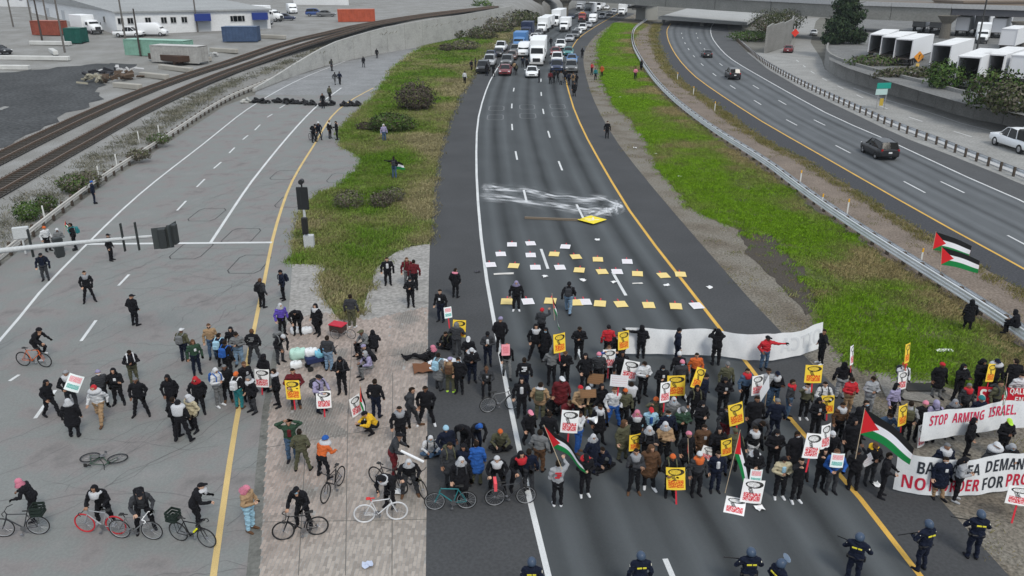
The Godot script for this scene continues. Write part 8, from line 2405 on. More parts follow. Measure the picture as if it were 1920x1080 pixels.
# corner p0, long facade to p1, side facade to p2; openings at fractions: [where, 0 window / 1 door]
func warehouse(label: String, p0: Vector3, p1: Vector3, p2: Vector3, h: float, front: Array, side: Array) -> void:
	var o := thing("warehouse", label, "building", p0)
	var a := p1 - p0
	var b := p2 - p0
	a.y = 0
	b.y = 0
	var wm := surf("whwall", [[0.0, Color(0.6, 0.62, 0.63)], [0.5, Color(0.74, 0.76, 0.77)], [1.0, Color(0.8, 0.81, 0.82)]], 7.0, fade(0.85), 30.0)
	var up := Vector3(0, h, 0)
	var dn := Vector3(0, -1.5, 0)
	var c := a + b
	var st := begin()
	var na := a.cross(Vector3.UP).normalized() * 0.25
	for e: Array in [[Vector3.ZERO, a], [a, c], [c, b], [b, Vector3.ZERO]]:
		var p: Vector3 = e[0]
		var q: Vector3 = e[1]
		var n := (q - p).cross(Vector3.UP).normalized() * 0.2
		st = begin()
		hexa(st, [p + dn, p + dn - n, q + dn - n, q + dn, p + up, p + up - n, q + up - n, q + up])
		part("wall", done(st), wm, o)
	st = begin()
	st.set_smooth_group(-1)
	var r0 := b * 0.5 + up + Vector3(0, 1.6, 0) - a.normalized() * 0.4
	var r1 := a + b * 0.5 + up + Vector3(0, 1.6, 0) + a.normalized() * 0.4
	var ov := -b.normalized() * 0.5
	var e0 := up + ov - a.normalized() * 0.4 + Vector3(0, 0.02, 0)
	var e1 := a + up + ov + a.normalized() * 0.4 + Vector3(0, 0.02, 0)
	quad(st, e0, r0, r1, e1)
	quad(st, e0 + b - ov * 2.0, e1 + b - ov * 2.0, r1, r0)
	quad(st, e0, e1, e1 + Vector3(0, -0.3, 0), e0 + Vector3(0, -0.3, 0))
	for q: Array in [[e0, r0, e0 + b - ov * 2.0], [e1, r1, e1 + b - ov * 2.0]]:
		for v: Vector3 in q: st.add_vertex(v)
	part("roof", done(st), surf("whroof", [[0.0, Color(0.26, 0.27, 0.27)], [0.5, Color(0.34, 0.35, 0.35)], [1.0, Color(0.42, 0.43, 0.43)]], 9.0, fade(0.8), 60.0, 0.8), o)
	for f: Array in [[a, front], [b, side]]:
		var along: Vector3 = f[0]
		var n := along.cross(Vector3.UP).normalized()
		if n.dot(c) > 0: n = -n
		var bs := Basis(along.normalized(), Vector3.UP, along.normalized().cross(Vector3.UP))
		for w: Array in f[1]:
			var at: Vector3 = along * float(w[0]) + n * 0.06
			if w[1] == 0:
				st = begin()
				box(st, at + Vector3(0, h * 0.6, 0), Vector3(1.1, 1.2, 0.12), bs)
				var wd := part("window", done(st), flat(0.5, 0.6), o)
				st = begin()
				for sx: float in [-0.26, 0.26]: box(st, at + along.normalized() * sx + n * 0.05 + Vector3(0, h * 0.6, 0), Vector3(0.44, 1.0, 0.1), bs)
				part("pane", done(st), glass_mat, wd)
			else:
				st = begin()
				box(st, at + Vector3(0, 1.5, 0), Vector3(2.6, 3.0, 0.12), bs)
				part("door", done(st), solid(Color(0.42, 0.44, 0.46), 0.7), o)
				if h < 4.4 and f[0] == a:
					st = begin()
					box(st, at + n * 0.8 + Vector3(0, 3.0, 0), Vector3(3.0, 1.3, 1.6), bs)
					part("awning", done(st), solid(Color(0.02, 0.04, 0.2), 0.8), o)

func build_right_side() -> void:
	var fw := structure("far_carriageway", "opposite carriageway with light traffic")
	var white := paint(Color(0.66, 0.67, 0.67))
	var yellow := paint(Color(0.7, 0.42, 0.09))
	part("lanes", strip(R_Y, R_W, 0.02), lane_texture(3, Color(0.1, 0.106, 0.112), 51, 1.4), fw)
	var sh := surf("shoulder_r", [[0.0, Color(0.07, 0.073, 0.08)], [0.5, Color(0.09, 0.094, 0.1)], [1.0, Color(0.12, 0.122, 0.126)]], 3.0, fade(0.8), 26.0)
	part("shoulder", strip(R_L, R_Y, 0.02), surf("shoulder_d", [[0.0, Color(0.04, 0.042, 0.05)], [0.5, Color(0.058, 0.06, 0.07)], [1.0, Color(0.08, 0.082, 0.09)]], 3.0, [], 1.0), fw)
	part("shoulder", strip(R_W, R_R, 0.02), sh, fw)
	part("edge_line", line_mesh(R_Y, 0.18, 0.026), yellow, fw)
	part("edge_line", line_mesh(R_W, 0.18, 0.026), white, fw)
	for d: Array in R_DASH: dash_part(fw, d, 0.026, white)
	var fr := structure("side_road", "pale side road along the retaining wall")
	part("concrete", poly_mesh(FRONTAGE, 0.008), surf("front", [[0.0, Color(0.24, 0.235, 0.225)], [0.5, Color(0.33, 0.325, 0.31)], [1.0, Color(0.4, 0.395, 0.38)]], 6.0, fade(0.75), 25.0), fr)
	for d: Array in FRONT_DASH: dash_part(fr, d, 0.014, white)
	part("edge_line", line_mesh(FRONT_LINE, 0.15, 0.014), white, fr)
	guardrail("guardrail", "double guardrail along the grassy median strip", MEDIAN_RAIL, true, 0.0, 1.9, Color(0.76, 0.78, 0.8), true)
	guardrail("guardrail", "guardrail with dark posts beside the side road", SIDE_RAIL, false, 0.0, 1.9, Color(0.7, 0.72, 0.74))
	var kerb := structure("kerb", "low concrete kerb under the side guardrail")
	part("kerb_stone", strip(offset_line(SIDE_RAIL, 0.5), offset_line(SIDE_RAIL, 1.1), 0.12), surf("kerbc", [[0.0, grey(0.35)], [1.0, grey(0.55)]], 3.0, [], 1.0), kerb)
	part("kerb_face", strip(offset_line(SIDE_RAIL, 0.5), offset_line(SIDE_RAIL, 0.48), 0.12, 0.0), surf("kerbc", [[0.0, grey(0.35)], [1.0, grey(0.55)]], 3.0, [], 1.0), kerb)
	# retaining wall of the raised yard, in panels with a coping
	var wl := thing("retaining_wall", "curved grey concrete wall below the trailer yard", "wall")
	var wm := surf("wall_r", [[0.0, Color(0.2, 0.195, 0.185)], [0.5, Color(0.29, 0.285, 0.27)], [1.0, Color(0.35, 0.345, 0.33)]], 5.0, fade(0.72), 18.0)
	for i in R_WALL.size() - 1:
		var a := Vector3(R_WALL[i][0], 0, R_WALL[i][1])
		var b := Vector3(R_WALL[i + 1][0], 0, R_WALL[i + 1][1])
		var t := (b - a).normalized()
		var n := Vector3(t.z, 0, -t.x) * 0.35
		if n.x < 0: n = -n
		var h := 2.9 * clampf(float(i) / 9.0, 0.05, 1.0)
		var h1 := 2.9 * clampf(float(i + 1) / 9.0, 0.05, 1.0)
		var parts := maxi(1, int(a.distance_to(b) / 3.0))
		for k in parts:
			var p := a.lerp(b, (k + 0.008) / parts)
			var q := a.lerp(b, (k + 0.992) / parts)
			var hp := lerpf(h, h1, float(k) / parts)
			var hq := lerpf(h, h1, float(k + 1) / parts)
			var st := begin()
			hexa(st, [p, p + n, q + n, q, p + Vector3(0, hp, 0), p + n + Vector3(0, hp, 0), q + n + Vector3(0, hq, 0), q + Vector3(0, hq, 0)])
			part("wall_panel", done(st), wm, wl)
	var rw := thing("retaining_wall", "short stepped wall where the side road dips", "wall")
	for i in RAMP_WALL.size() - 1:
		var a := Vector3(RAMP_WALL[i][0], 0, RAMP_WALL[i][1])
		var b := Vector3(RAMP_WALL[i + 1][0], 0, RAMP_WALL[i + 1][1])
		var st := begin()
		var n := Vector3(-0.4, 0, 0)
		hexa(st, [a, a + n, b + n, b, a + Vector3(0, 5.2, 0), a + n + Vector3(0, 5.2, 0), b + n + Vector3(0, 5.6, 0), b + Vector3(0, 5.6, 0)])
		part("wall_panel", done(st), wm, rw)
	var yd := structure("trailer_yard", "paved yard raised behind the curved wall")
	part("pavement", poly_mesh(YARD_R, 2.5), surf("yard_r", [[0.0, Color(0.13, 0.13, 0.13)], [0.5, Color(0.2, 0.2, 0.2)], [1.0, Color(0.27, 0.27, 0.265)]], 7.0, fade(0.7), 33.0), yd)
	for d: Array in TRAILERS: trailer(Vector3(d[0], 2.5, d[1]), d[2], d[3], d[5], d[4] == 1, "trailers parked behind the curved wall")
	# dark truck tower at the frame edge and small shed by the far carriageway
	var sp: Array = SIGN_POST
	diamond_sign("road_sign", "orange diamond warning sign on top of the curved wall", Vector3(sp[0][0], 2.4, sp[0][2]), 2.2, Color(0.75, 0.3, 0.04), 1.1)
	diamond_sign("road_sign", "red diamond sign beside the side road", v3(sp[2]), 2.6, Color(0.75, 0.05, 0.03), 1.3)
	var gs := thing("road_sign", "green and white sign at the side guardrail", "sign", v3(sp[1]), 0.2)
	var st := begin()
	for x: float in [-0.55, 0.55]: tube(st, Vector3(x, 0, 0), Vector3(x, 3.2, 0), 0.05)
	part("post", done(st), flat(0.3, 0.6), gs)
	part("panel", box_mesh(Vector3(1.9, 0.7, 0.05), Vector3(0, 2.9, 0.06)), solid(Color(0.02, 0.3, 0.24), 0.5), gs)
	part("panel", box_mesh(Vector3(1.6, 0.7, 0.05), Vector3(-0.2, 2.15, 0.06)), solid(Color(0.45, 0.6, 0.58), 0.5), gs)
	part("marker", box_mesh(Vector3(0.5, 0.9, 0.05), Vector3(0.0, 0.9, 0.06)), solid(Color(0.5, 0.36, 0.06), 0.5), gs)

func diamond_sign(called: String, label: String, at: Vector3, h: float, c: Color, s: float) -> void:
	var o := thing(called, label, "sign", at, 0.1)
	var st := begin()
	tube(st, Vector3.ZERO, Vector3(0, h, 0), 0.06)
	part("post", done(st), solid(Color(0.35, 0.33, 0.3), 0.7), o)
	st = begin()
	box(st, Vector3(0, h, 0.09), Vector3(s, s, 0.03), Basis(Vector3(0, 0, 1), PI / 4))
	var b := part("board", done(st), solid(c, 0.6), o)
	if c.g > 0.2:
		st = begin()
		box(st, Vector3(0, h - 0.05, 0.115), Vector3(0.12, 0.6, 0.012))
		box(st, Vector3(0.1, h + 0.2, 0.115), Vector3(0.12, 0.35, 0.012), Basis(Vector3(0, 0, 1), -0.8))
		part("arrow", done(st), flat(0.03, 0.6), b)
		part("speed_plate", box_mesh(Vector3(0.5, 0.45, 0.03), Vector3(0, h - 1.15, 0.09)), solid(Color(0.7, 0.5, 0.15), 0.6), o)

func build_viaduct() -> void:
	var o := thing("viaduct", "elevated concrete viaduct crossing the top of the view", "bridge")
	var cm := surf("viad", [[0.0, Color(0.2, 0.195, 0.175)], [0.5, Color(0.28, 0.275, 0.25)], [1.0, Color(0.34, 0.335, 0.31)]], 8.0, fade(0.75), 35.0)
	var L := [Vector3(160, 0, -128), Vector3(93, 0, -183), Vector3(75, 0, -200), Vector3(55, 0, -235), Vector3(15, 0, -312), Vector3(-25, 0, -352), Vector3(-90, 0, -400), Vector3(-240, 0, -480)]
	for i in L.size() - 1:
		var n := int(L[i].distance_to(L[i + 1]) / 22.0) + 1
		for k in n:
			var p: Vector3 = L[i].lerp(L[i + 1], (k + 0.004) / n)
			var q: Vector3 = L[i].lerp(L[i + 1], (k + 0.996) / n)
			var back := Vector3(6, 0, -9)
			var y0 := 6.9 if i == 0 else 5.3
			var st := begin()
			hexa(st, [p + Vector3(0, y0, 0), q + Vector3(0, y0, 0), q + back + Vector3(0, y0, 0), p + back + Vector3(0, y0, 0), p + Vector3(0, 8.4, 0), q + Vector3(0, 8.4, 0), q + back + Vector3(0, 8.4, 0), p + back + Vector3(0, 8.4, 0)])
			part("deck_segment", done(st), cm if i > 0 else solid(Color(0.09, 0.09, 0.1), 0.8), o)
			st = begin()
			var f := Vector3(-0.2, 0, 0.25)
			hexa(st, [p + f + Vector3(0, 8.2, 0), q + f + Vector3(0, 8.2, 0), q + Vector3(0, 8.41, 0), p + Vector3(0, 8.41, 0), p + f + Vector3(0, 9.1, 0), q + f + Vector3(0, 9.1, 0), q + Vector3(0, 9.1, 0), p + Vector3(0, 9.1, 0)])
			part("parapet", done(st), surf("parap", [[0.0, grey(0.34)], [1.0, grey(0.5)]], 6.0, [], 1.0), o)
	for p: Array in PIER:
		var base := v3(p)
		var st := begin()
		lathe(st, [[1.1, -0.5], [0.95, 3.6], [1.3, 4.6], [2.2, 5.6]] if base.y < 1.0 else [[1.1, -0.5], [0.9, 3.0], [2.0, 4.5]], Vector3.UP, base, 12)
		part("pier", done(st), surf("pierm", [[0.0, Color(0.1, 0.09, 0.075)], [1.0, Color(0.2, 0.185, 0.16)]], 4.0, [], 1.0), o)
	# low bridge slab over the far carriageway
	var br := thing("overbridge", "low pale bridge slab over the far carriageway", "bridge")
	var q0 := Vector3(44.5, 0, -262)
	var q1 := Vector3(64.5, 0, -236)
	var bk := Vector3(22, 0, -60)
	var st := begin()
	hexa(st, [q0 + Vector3(0, 1.3, 0), q1 + Vector3(0, 1.3, 0), q1 + bk + Vector3(0, 1.3, 0), q0 + bk + Vector3(0, 1.3, 0), q0 + Vector3(0, 2.1, 0), q1 + Vector3(0, 2.1, 0), q1 + bk + Vector3(0, 2.1, 0), q0 + bk + Vector3(0, 2.1, 0)])
	part("slab", done(st), surf("slab", [[0.0, Color(0.32, 0.32, 0.31)], [1.0, Color(0.45, 0.45, 0.44)]], 8.0, fade(0.8), 40.0), br)
	for k in 3: part("pier", box_mesh(Vector3(0.9, 1.3, 0.9), q0.lerp(q1, 0.04 + k * 0.46) + bk * 0.06 + Vector3(0, 0.65, 0)), cm, br)
	# wooden shelter beside the queue's head
	var sh := thing("shelter", "grey pitched shelter at the viaduct foot", "shelter", Vector3(44, 0, -282), 0.5)
	part("wall", box_mesh(Vector3(5, 4.2, 5), Vector3(0, 2.1, 0)), solid(Color(0.32, 0.32, 0.3), 0.9), sh)
	st = begin()
	hexa(st, [Vector3(-5.5, 3.6, -3.4), Vector3(-5.5, 3.6, 3.4), Vector3(3.2, 5.6, 3.4), Vector3(3.2, 5.6, -3.4), Vector3(-5.5, 3.9, -3.4), Vector3(-5.5, 3.9, 3.4), Vector3(3.2, 5.9, 3.4), Vector3(3.2, 5.9, -3.4)])
	part("roof", done(st), solid(Color(0.17, 0.165, 0.155), 0.9), sh)
	# low town beyond: blocks with window rows, seen under and past the viaduct
	var g := RandomNumberGenerator.new()
	g.seed = 77
	var names := ["tan block far beyond the tracks", "grey block behind the viaduct", "brick block behind the viaduct", "pale block left of the queue", "long low shed beyond the trailer yard", "brown building beyond the trailer yard", "far shed above the warehouse", "grey depot above the far yard", "flat depot behind the conifer"]
	var spots := [[-95, -330, 22, 7], [-40, -370, 30, 8], [-5, -400, 26, 8], [-20, -330, 16, 6], [150, -262, 40, 7], [118, -268, 26, 6], [-190, -300, 40, 6], [-120, -300, 24, 6], [95, -300, 24, 6]]
	for i in 9:
		var s: Array = spots[i]
		var c: Color = [Color(0.33, 0.29, 0.22), Color(0.22, 0.22, 0.21), Color(0.2, 0.14, 0.11), Color(0.45, 0.44, 0.41), Color(0.24, 0.19, 0.15), Color(0.2, 0.16, 0.13), Color(0.4, 0.41, 0.41), Color(0.26, 0.26, 0.25), Color(0.3, 0.3, 0.29)][i]
		var e: float = 5.5 if s[0] < -30 else 0.0
		var bl := thing("building", names[i], "building", Vector3(s[0], e, s[1]), 0.15)
		part("wall", box_mesh(Vector3(s[2], s[3], 14), Vector3(0, s[3] * 0.5 - 0.5, 0)), solid(c, 0.9), bl)
		part("roof", box_mesh(Vector3(s[2] + 0.8, 0.5, 14.8), Vector3(0, s[3] - 0.24, 0)), solid(c * 0.8, 0.9), bl)
		for k in int(s[2] / 4.0):
			part("window", box_mesh(Vector3(1.8, 1.5, 0.2), Vector3(-s[2] * 0.5 + 2.5 + k * 4.0, s[3] * 0.45, 7.02)), glass_mat, bl)

func build_plants() -> void:
	var dark := [Color(0.04, 0.055, 0.022), Color(0.065, 0.075, 0.032), Color(0.08, 0.075, 0.05)]
	var purple := [Color(0.055, 0.045, 0.037), Color(0.08, 0.066, 0.055), Color(0.11, 0.095, 0.075)]
	var green := [Color(0.045, 0.085, 0.022), Color(0.065, 0.11, 0.032), Color(0.09, 0.13, 0.042)]
	var brush := [Color(0.11, 0.1, 0.08), Color(0.09, 0.1, 0.05), Color(0.15, 0.135, 0.105)]
	var A := [
		["round purple brown shrub on the island", Vector3(2.3, 1.75, 2.1), 0.13, 3200, purple], ["low dark green shrub below the purple one", Vector3(2.5, 1.05, 2.0), 0.12, 2800, dark + green], ["small brown shrub at the verge corner", Vector3(1.3, 0.5, 1.0), 0.1, 800, purple],
		["scraggly grey brush on the island", Vector3(1.1, 0.7, 1.1), 0.08, 1000, brush], ["dark brush in the middle of the island", Vector3(0.9, 0.6, 1.0), 0.08, 900, brush + purple], ["pale brush near the island middle", Vector3(0.8, 0.55, 0.9), 0.08, 700, brush],
		["flat dark shrub beside the far wall", Vector3(4.0, 1.3, 3.0), 0.25, 900, dark], ["round green tree by the far wall end", Vector3(3.6, 3.0, 3.2), 0.3, 1500, green], ["brushwood left of the stopped traffic", Vector3(5.0, 1.8, 5.0), 0.28, 1300, brush + dark], ["brushwood beside the blue truck", Vector3(5.0, 1.9, 5.0), 0.3, 1300, brush], ["far brushwood above the traffic", Vector3(6.0, 2.2, 6.0), 0.34, 1300, dark + brush], ["far brushwood under the viaduct", Vector3(6.0, 2.0, 6.0), 0.36, 1200, dark],
		["grey brush near the first dark car", Vector3(3.2, 1.1, 2.6), 0.2, 800, brush], ["dark bush above the grey brush", Vector3(3.6, 1.4, 3.0), 0.22, 900, dark + brush], ["far scrub beside the round tree", Vector3(5.0, 1.6, 4.0), 0.3, 900, green + dark], ["small bush alone in the grass", Vector3(1.4, 0.9, 1.2), 0.16, 500, purple], ["low scrub between wall and brush", Vector3(5.0, 1.4, 4.0), 0.28, 1000, green + brush],
		["dark green bush by the guardrail person", Vector3(1.1, 0.75, 0.9), 0.09, 1300, green + brush], ["brown bush by the guardrail", Vector3(1.0, 0.6, 0.8), 0.09, 1000, brush], ["dark bush behind the signal mast", Vector3(0.9, 0.7, 0.8), 0.08, 1100, green], ["second bush behind the signal mast", Vector3(0.8, 0.6, 0.7), 0.08, 900, dark + green], ["weedy bush on the bank", Vector3(1.1, 0.5, 0.9), 0.09, 800, brush], ["grey weeds higher on the bank", Vector3(1.1, 0.5, 0.9), 0.09, 800, brush + green], ["small weed clump on the median grass", Vector3(0.5, 0.3, 0.5), 0.06, 200, green]]
	for i in SHRUBS.size():
		var s: Array = A[i]
		var at := v3(SHRUBS[i])
		if i >= 17 and i < 23: at.y = yard_height(at.z) * 0.6
		plant("shrub" if i != 7 else "tree", s[0], "shrub" if i != 7 else "tree", at, s[1], s[2], s[3], s[4], 100 + i, 0.0 if i != 7 else 1.2, "shrubs along the roads")
	var deep := [Color(0.018, 0.03, 0.018), Color(0.03, 0.048, 0.026), Color(0.045, 0.065, 0.034)]
	var cf := thing("tree", "tall dark conifer beside the trailer yard", "tree", v3(CONIFER[0]))
	var k := 0
	for q: Array in [[0.0, 3.0, 0.0, 3.7, 1.8, 3.4], [-1.2, 4.6, 0.3, 3.0, 1.7, 2.8], [0.8, 6.2, 0.0, 2.9, 1.7, 2.6], [-0.2, 8.0, 0.0, 2.4, 1.7, 2.2], [0.1, 9.8, 0.0, 1.8, 1.6, 1.7], [0.2, 11.6, 0.0, 1.1, 1.5, 1.0], [-2.4, 2.0, 0.8, 2.0, 1.2, 1.8], [2.4, 2.4, 0.6, 2.0, 1.3, 1.8]]:
		var c := part("crown", crown(300 + k, Vector3(q[3], q[4], q[5]), 1100, 0.3, deep, 1.5, 0.45), leaf_mat, cf)
		c.position = Vector3(q[0], q[1] - q[4] * 0.95, q[2])
		k += 1
	var st := begin()
	tube(st, Vector3(0, -2.0, 0), Vector3(0.2, 13.0, 0), 0.4, 0.06, 8)
	for i in 14: tube(st, Vector3(0, 1.0 + i * 0.65, 0), Vector3(sin(i * 2.4) * 3.2, 1.6 + i * 0.65, cos(i * 2.4) * 2.8), 0.11, 0.03, 5)
	part("trunk", done(st), solid(Color(0.06, 0.045, 0.035), 0.9), cf)
	var rb := [["round green bush on the curved wall", Vector3(2.3, 1.9, 2.0), green, 1], ["big dark bush over the wall end", Vector3(3.4, 2.2, 2.6), green + dark, 1], ["grey bush at the frame edge above the wall", Vector3(3.0, 1.7, 2.4), brush + dark, 0], ["weedy bank below the first trailers", Vector3(4.0, 1.0, 2.0), green + brush, 0], ["brush under the white trailer wall", Vector3(4.5, 0.9, 2.0), brush + dark, 0], ["dark bush over the stepped wall", Vector3(5.0, 2.6, 4.0), dark, 0], ["second dark bush over the stepped wall", Vector3(4.5, 2.4, 4.0), dark, 0], ["scrub between the carriageway and stepped wall", Vector3(5.0, 1.2, 4.0), green, 0]]
	for i in R_BUSH.size():
		var at := v3(R_BUSH[i])
		if i == 7: at.y = 0.0
		plant("bush", rb[i][0], "bush", at, rb[i][1], 0.2, 1700, rb[i][2], 400 + i, 0.0, "bushes by the trailer yard")

func signal_head(parent: Node, c: Vector3, turn: float, plate := true) -> void:
	# three lenses facing -z, their housing and back plate seen from behind
	var b := Basis(Vector3.UP, turn)
	var st := begin()
	rbox(st, c, Vector3(0.34, 0.9, 0.2), 0.04, b)
	var h := part("signal_head", done(st), solid(Color(0.035, 0.04, 0.042), 0.5), parent)
	if plate:
		st = begin()
		rbox(st, c + b * Vector3(0, 0, -0.08), Vector3(0.82, 0.95, 0.03), 0.012, b)
		part("back_plate", done(st), solid(Color(0.05, 0.058, 0.06), 0.6), h)
	for k in 3:
		st = begin()
		tube(st, c + b * Vector3(0, 0.29 - k * 0.29, -0.08), c + b * Vector3(0, 0.27 - k * 0.29, -0.3), 0.13, 0.125, 12, false)
		part("visor", done(st), flat(0.02, 0.5), h)
		st = begin()
		lathe(st, [[0.0, 0.125], [0.1, 0.115], [0.12, 0.1]], b * Vector3(0, 0, -1), c + b * Vector3(0, 0.29 - k * 0.29, 0), 12)
		part("lens", done(st), solid([Color(0.12, 0.01, 0.01), Color(0.14, 0.08, 0.01), Color(0.01, 0.08, 0.05)][k], 0.2), h)

func build_street_furniture() -> void:
	var galv := surf("galvpole", [[0.0, Color(0.4, 0.42, 0.43)], [1.0, Color(0.56, 0.58, 0.59)]], 1.5, [], 1.0, 0.45)
	var o := thing("traffic_signal", "signal mast arm reaching over the grey road", "traffic signal")
	var a := v3(MAST[0])
	var b := v3(MAST[1])
	var st := begin()
	var prev := a
	for i in 10:
		var t := (i + 1) / 10.0
		var q := a.lerp(b, t) + Vector3(0, 0.35 * sin(t * PI * 0.5) - 0.35 * t, 0)
		tube(st, prev, q, 0.06 + 0.07 * i / 10.0, 0.06 + 0.07 * (i + 1) / 10.0, 12, false)
		prev = q
	tube(st, Vector3(b.x, 0, b.z), Vector3(b.x, b.y + 0.4, b.z), 0.2, 0.15, 14)
	part("mast_arm", done(st), galv, o)
	for i in 2:
		var c := v3(MAST_HEADS[i])
		signal_head(o, c, 0.35 if i == 0 else 0.9, i == 0)
	signal_head(o, v3(MAST_HEADS[0]) + Vector3(0.42, 0.1, -0.3), 1.5, true)
	for p: Array in MAST_BARS:
		var pl := part("sign_panel", box_mesh(Vector3(0.05, 1.25, 0.12)), solid(Color(0.03, 0.035, 0.035), 0.6), o)
		pl.position = v3(p)
	# signal post on the island
	var s := thing("traffic_signal", "black signal head on a post in the island grass", "traffic signal", v3(BIGSIGNAL[0]))
	st = begin()
	tube(st, Vector3.ZERO, Vector3(0, 3.6, 0), 0.09, 0.08, 10)
	part("post", done(st), galv, s)
	st = begin()
	rbox(st, Vector3(0, 3.3, 0.05), Vector3(0.72, 1.45, 0.12), 0.04)
	part("back_plate", done(st), solid(Color(0.02, 0.022, 0.024), 0.5), s)
	signal_head(s, Vector3(0, 3.3, 0.0), 0.1, false)
	st = begin()
	tube(st, Vector3(0, 4.0, 0), Vector3(0, 4.2, 0), 0.05)
	tube(st, Vector3(0, 4.35, -0.16), Vector3(0, 4.35, 0.18), 0.16, 0.16, 12)
	part("top_camera", done(st), solid(Color(0.02, 0.02, 0.022), 0.5), s)
	st = begin()
	rbox(st, Vector3(0, 1.55, 0.14), Vector3(0.38, 1.1, 0.24), 0.05)
	part("lower_head", done(st), solid(Color(0.018, 0.02, 0.02), 0.5), s)
	st = begin()
	rbox(st, Vector3(0.12, 0.45, -0.05), Vector3(0.62, 0.9, 0.4), 0.03)
	part("cabinet", done(st), galv, s)
	# left cabinet and fence sign by the tracks
	var cb := thing("equipment_cabinet", "grey cabinet beside the guardrail at the frame edge", "cabinet", Vector3(-30.1, 0.2, -48.0), 0.4)
	st = begin()
	rbox(st, Vector3(0, 1.3, 0), Vector3(0.9, 0.75, 0.25), 0.04)
	part("box", done(st), galv, cb)
	part("post", box_mesh(Vector3(0.1, 1.0, 0.1), Vector3(0, 0.45, 0)), galv, cb)
	var names := ["marker post on the upper bank", "marker post beside the upper one", "white marker post by the brown bush", "white marker post by the guardrail person", "white marker post behind the mast arm", "amber marker by the median rail, middle", "amber marker by the median rail, lower middle", "amber marker by the median rail near the flags", "amber marker by the median rail, upper middle", "amber marker by the median rail on the curve", "amber marker farther round the rail curve", "amber marker farthest round the rail curve"]
	for i in DELIN.size():
		var amber: bool = i > 4
		var d := thing("marker_post", names[i], "marker", v3(DELIN[i]) + Vector3(0, 0.0 if amber else 0.3, 0))
		part("stake", box_mesh(Vector3(0.1, 1.15, 0.03), Vector3(0, 0.57, 0)), solid(Color(0.62, 0.62, 0.6), 0.7), d)
		part("reflector", box_mesh(Vector3(0.1, 0.24, 0.035), Vector3(0, 1.04, 0.004)), solid(Color(0.75, 0.4, 0.03) if amber else Color(0.75, 0.75, 0.72), 0.5), d)
	# lamp pole and dark pole in the trailer yard
	pole("lamp_post", "thin grey lamp post by the conifer", "pole", Vector3(66.5, 2.5, -168), 8.5, 0.12, galv)
	pole("utility_pole", "dark pole rising over the trailer roofs", "pole", Vector3(82.0, 2.5, -150), 13.0, 0.16, flat(0.05, 0.8))
	pole("utility_pole", "dark pole at the frame edge before the trailers", "pole", Vector3(85.5, 2.5, -127), 11.0, 0.17, flat(0.04, 0.8))
	# concrete drain apron in the verge
	var dr := structure("drain_apron", "cracked concrete drain slab in the verge")
	var dp := []
	for p: Array in DRAIN: dp.append([p[0], p[2]])
	part("slab", poly_mesh(dp, 0.05), surf("drain", [[0.0, Color(0.16, 0.15, 0.13)], [0.5, Color(0.27, 0.255, 0.23)], [1.0, Color(0.34, 0.32, 0.29)]], 2.0, fade(0.6), 5.0), dr)
	part("grate", box_mesh(Vector3(1.6, 0.04, 0.7), Vector3((DRAIN[1][0] + DRAIN[2][0]) * 0.5 - 0.8, 0.08, (DRAIN[1][2] + DRAIN[2][2]) * 0.5)), solid(Color(0.03, 0.028, 0.025), 0.8), dr)

func build_banners() -> void:
	var fabric := surf("banner_w", [[0.0, Color(0.66, 0.68, 0.71)], [0.5, Color(0.76, 0.78, 0.8)], [1.0, Color(0.8, 0.81, 0.83)]], 1.6, fade(0.9), 4.0)
	var faint := Color(0.62, 0.64, 0.67)
	var lb := Cloth.new(LONG_BANNER, 0.2, 1.36, -0.25)
	lb.amp = 0.022
	banner("banner", "very long white banner seen from behind across the freeway", lb, fabric, [["NOITCA", lb.total - 2.6, 0.25, 0.62, faint, 1.0, true]])
	var ink := Color(0.03, 0.035, 0.045)
	var red := Color(0.5, 0.02, 0.05)
	var fb := Cloth.new(FRONT_BANNER, 0.12, 1.5, -0.12)
	banner("banner", "big white front banner with black and red capitals", fb, fabric, [["BAY", 0.62, 0.56, 0.42, ink, 0.82, false], ["AREA", 1.72, 0.56, 0.42, ink, 0.68, false], ["DEMANDS", 2.95, 0.56, 0.42, ink, 0.72, false], ["NO", 0.22, 0.12, 0.45, red, 0.85, false], ["MURDER", 1.1, 0.12, 0.45, red, 0.66, false], ["FOR", 2.92, 0.12, 0.42, ink, 0.75, false], ["PROFIT", 3.85, 0.12, 0.45, red, 0.75, false]])
	var pink := Color(0.6, 0.03, 0.09)
	var sb := Cloth.new(STOP_BANNER, 0.75, 1.85, -0.1)
	banner("banner", "white banner with red words about arming", sb, fabric, [["STOP", 0.3, 0.5, 0.38, pink, 0.62, false], ["ARMING", 1.3, 0.5, 0.38, pink, 0.62, false], ["ISRAEL.", 2.85, 0.5, 0.38, pink, 0.62, false]])
	var rc := surf("banner_r", [[0.0, Color(0.42, 0.015, 0.025)], [1.0, Color(0.58, 0.03, 0.04)]], 1.6, [], 1.0)
	var rb := Cloth.new(RED_BANNER, 0.7, 1.38, -0.08)
	banner("banner", "red banner with white lettering at the frame edge", rb, rc, [["STO", 0.08, 0.1, 0.5, Color(0.75, 0.72, 0.7), 0.85, false], ["QALEI", 1.25, 0.55, 0.24, Color(0.75, 0.72, 0.7), 0.8, false], ["ENOC", 1.5, 0.1, 0.24, Color(0.75, 0.72, 0.7), 0.8, false]])

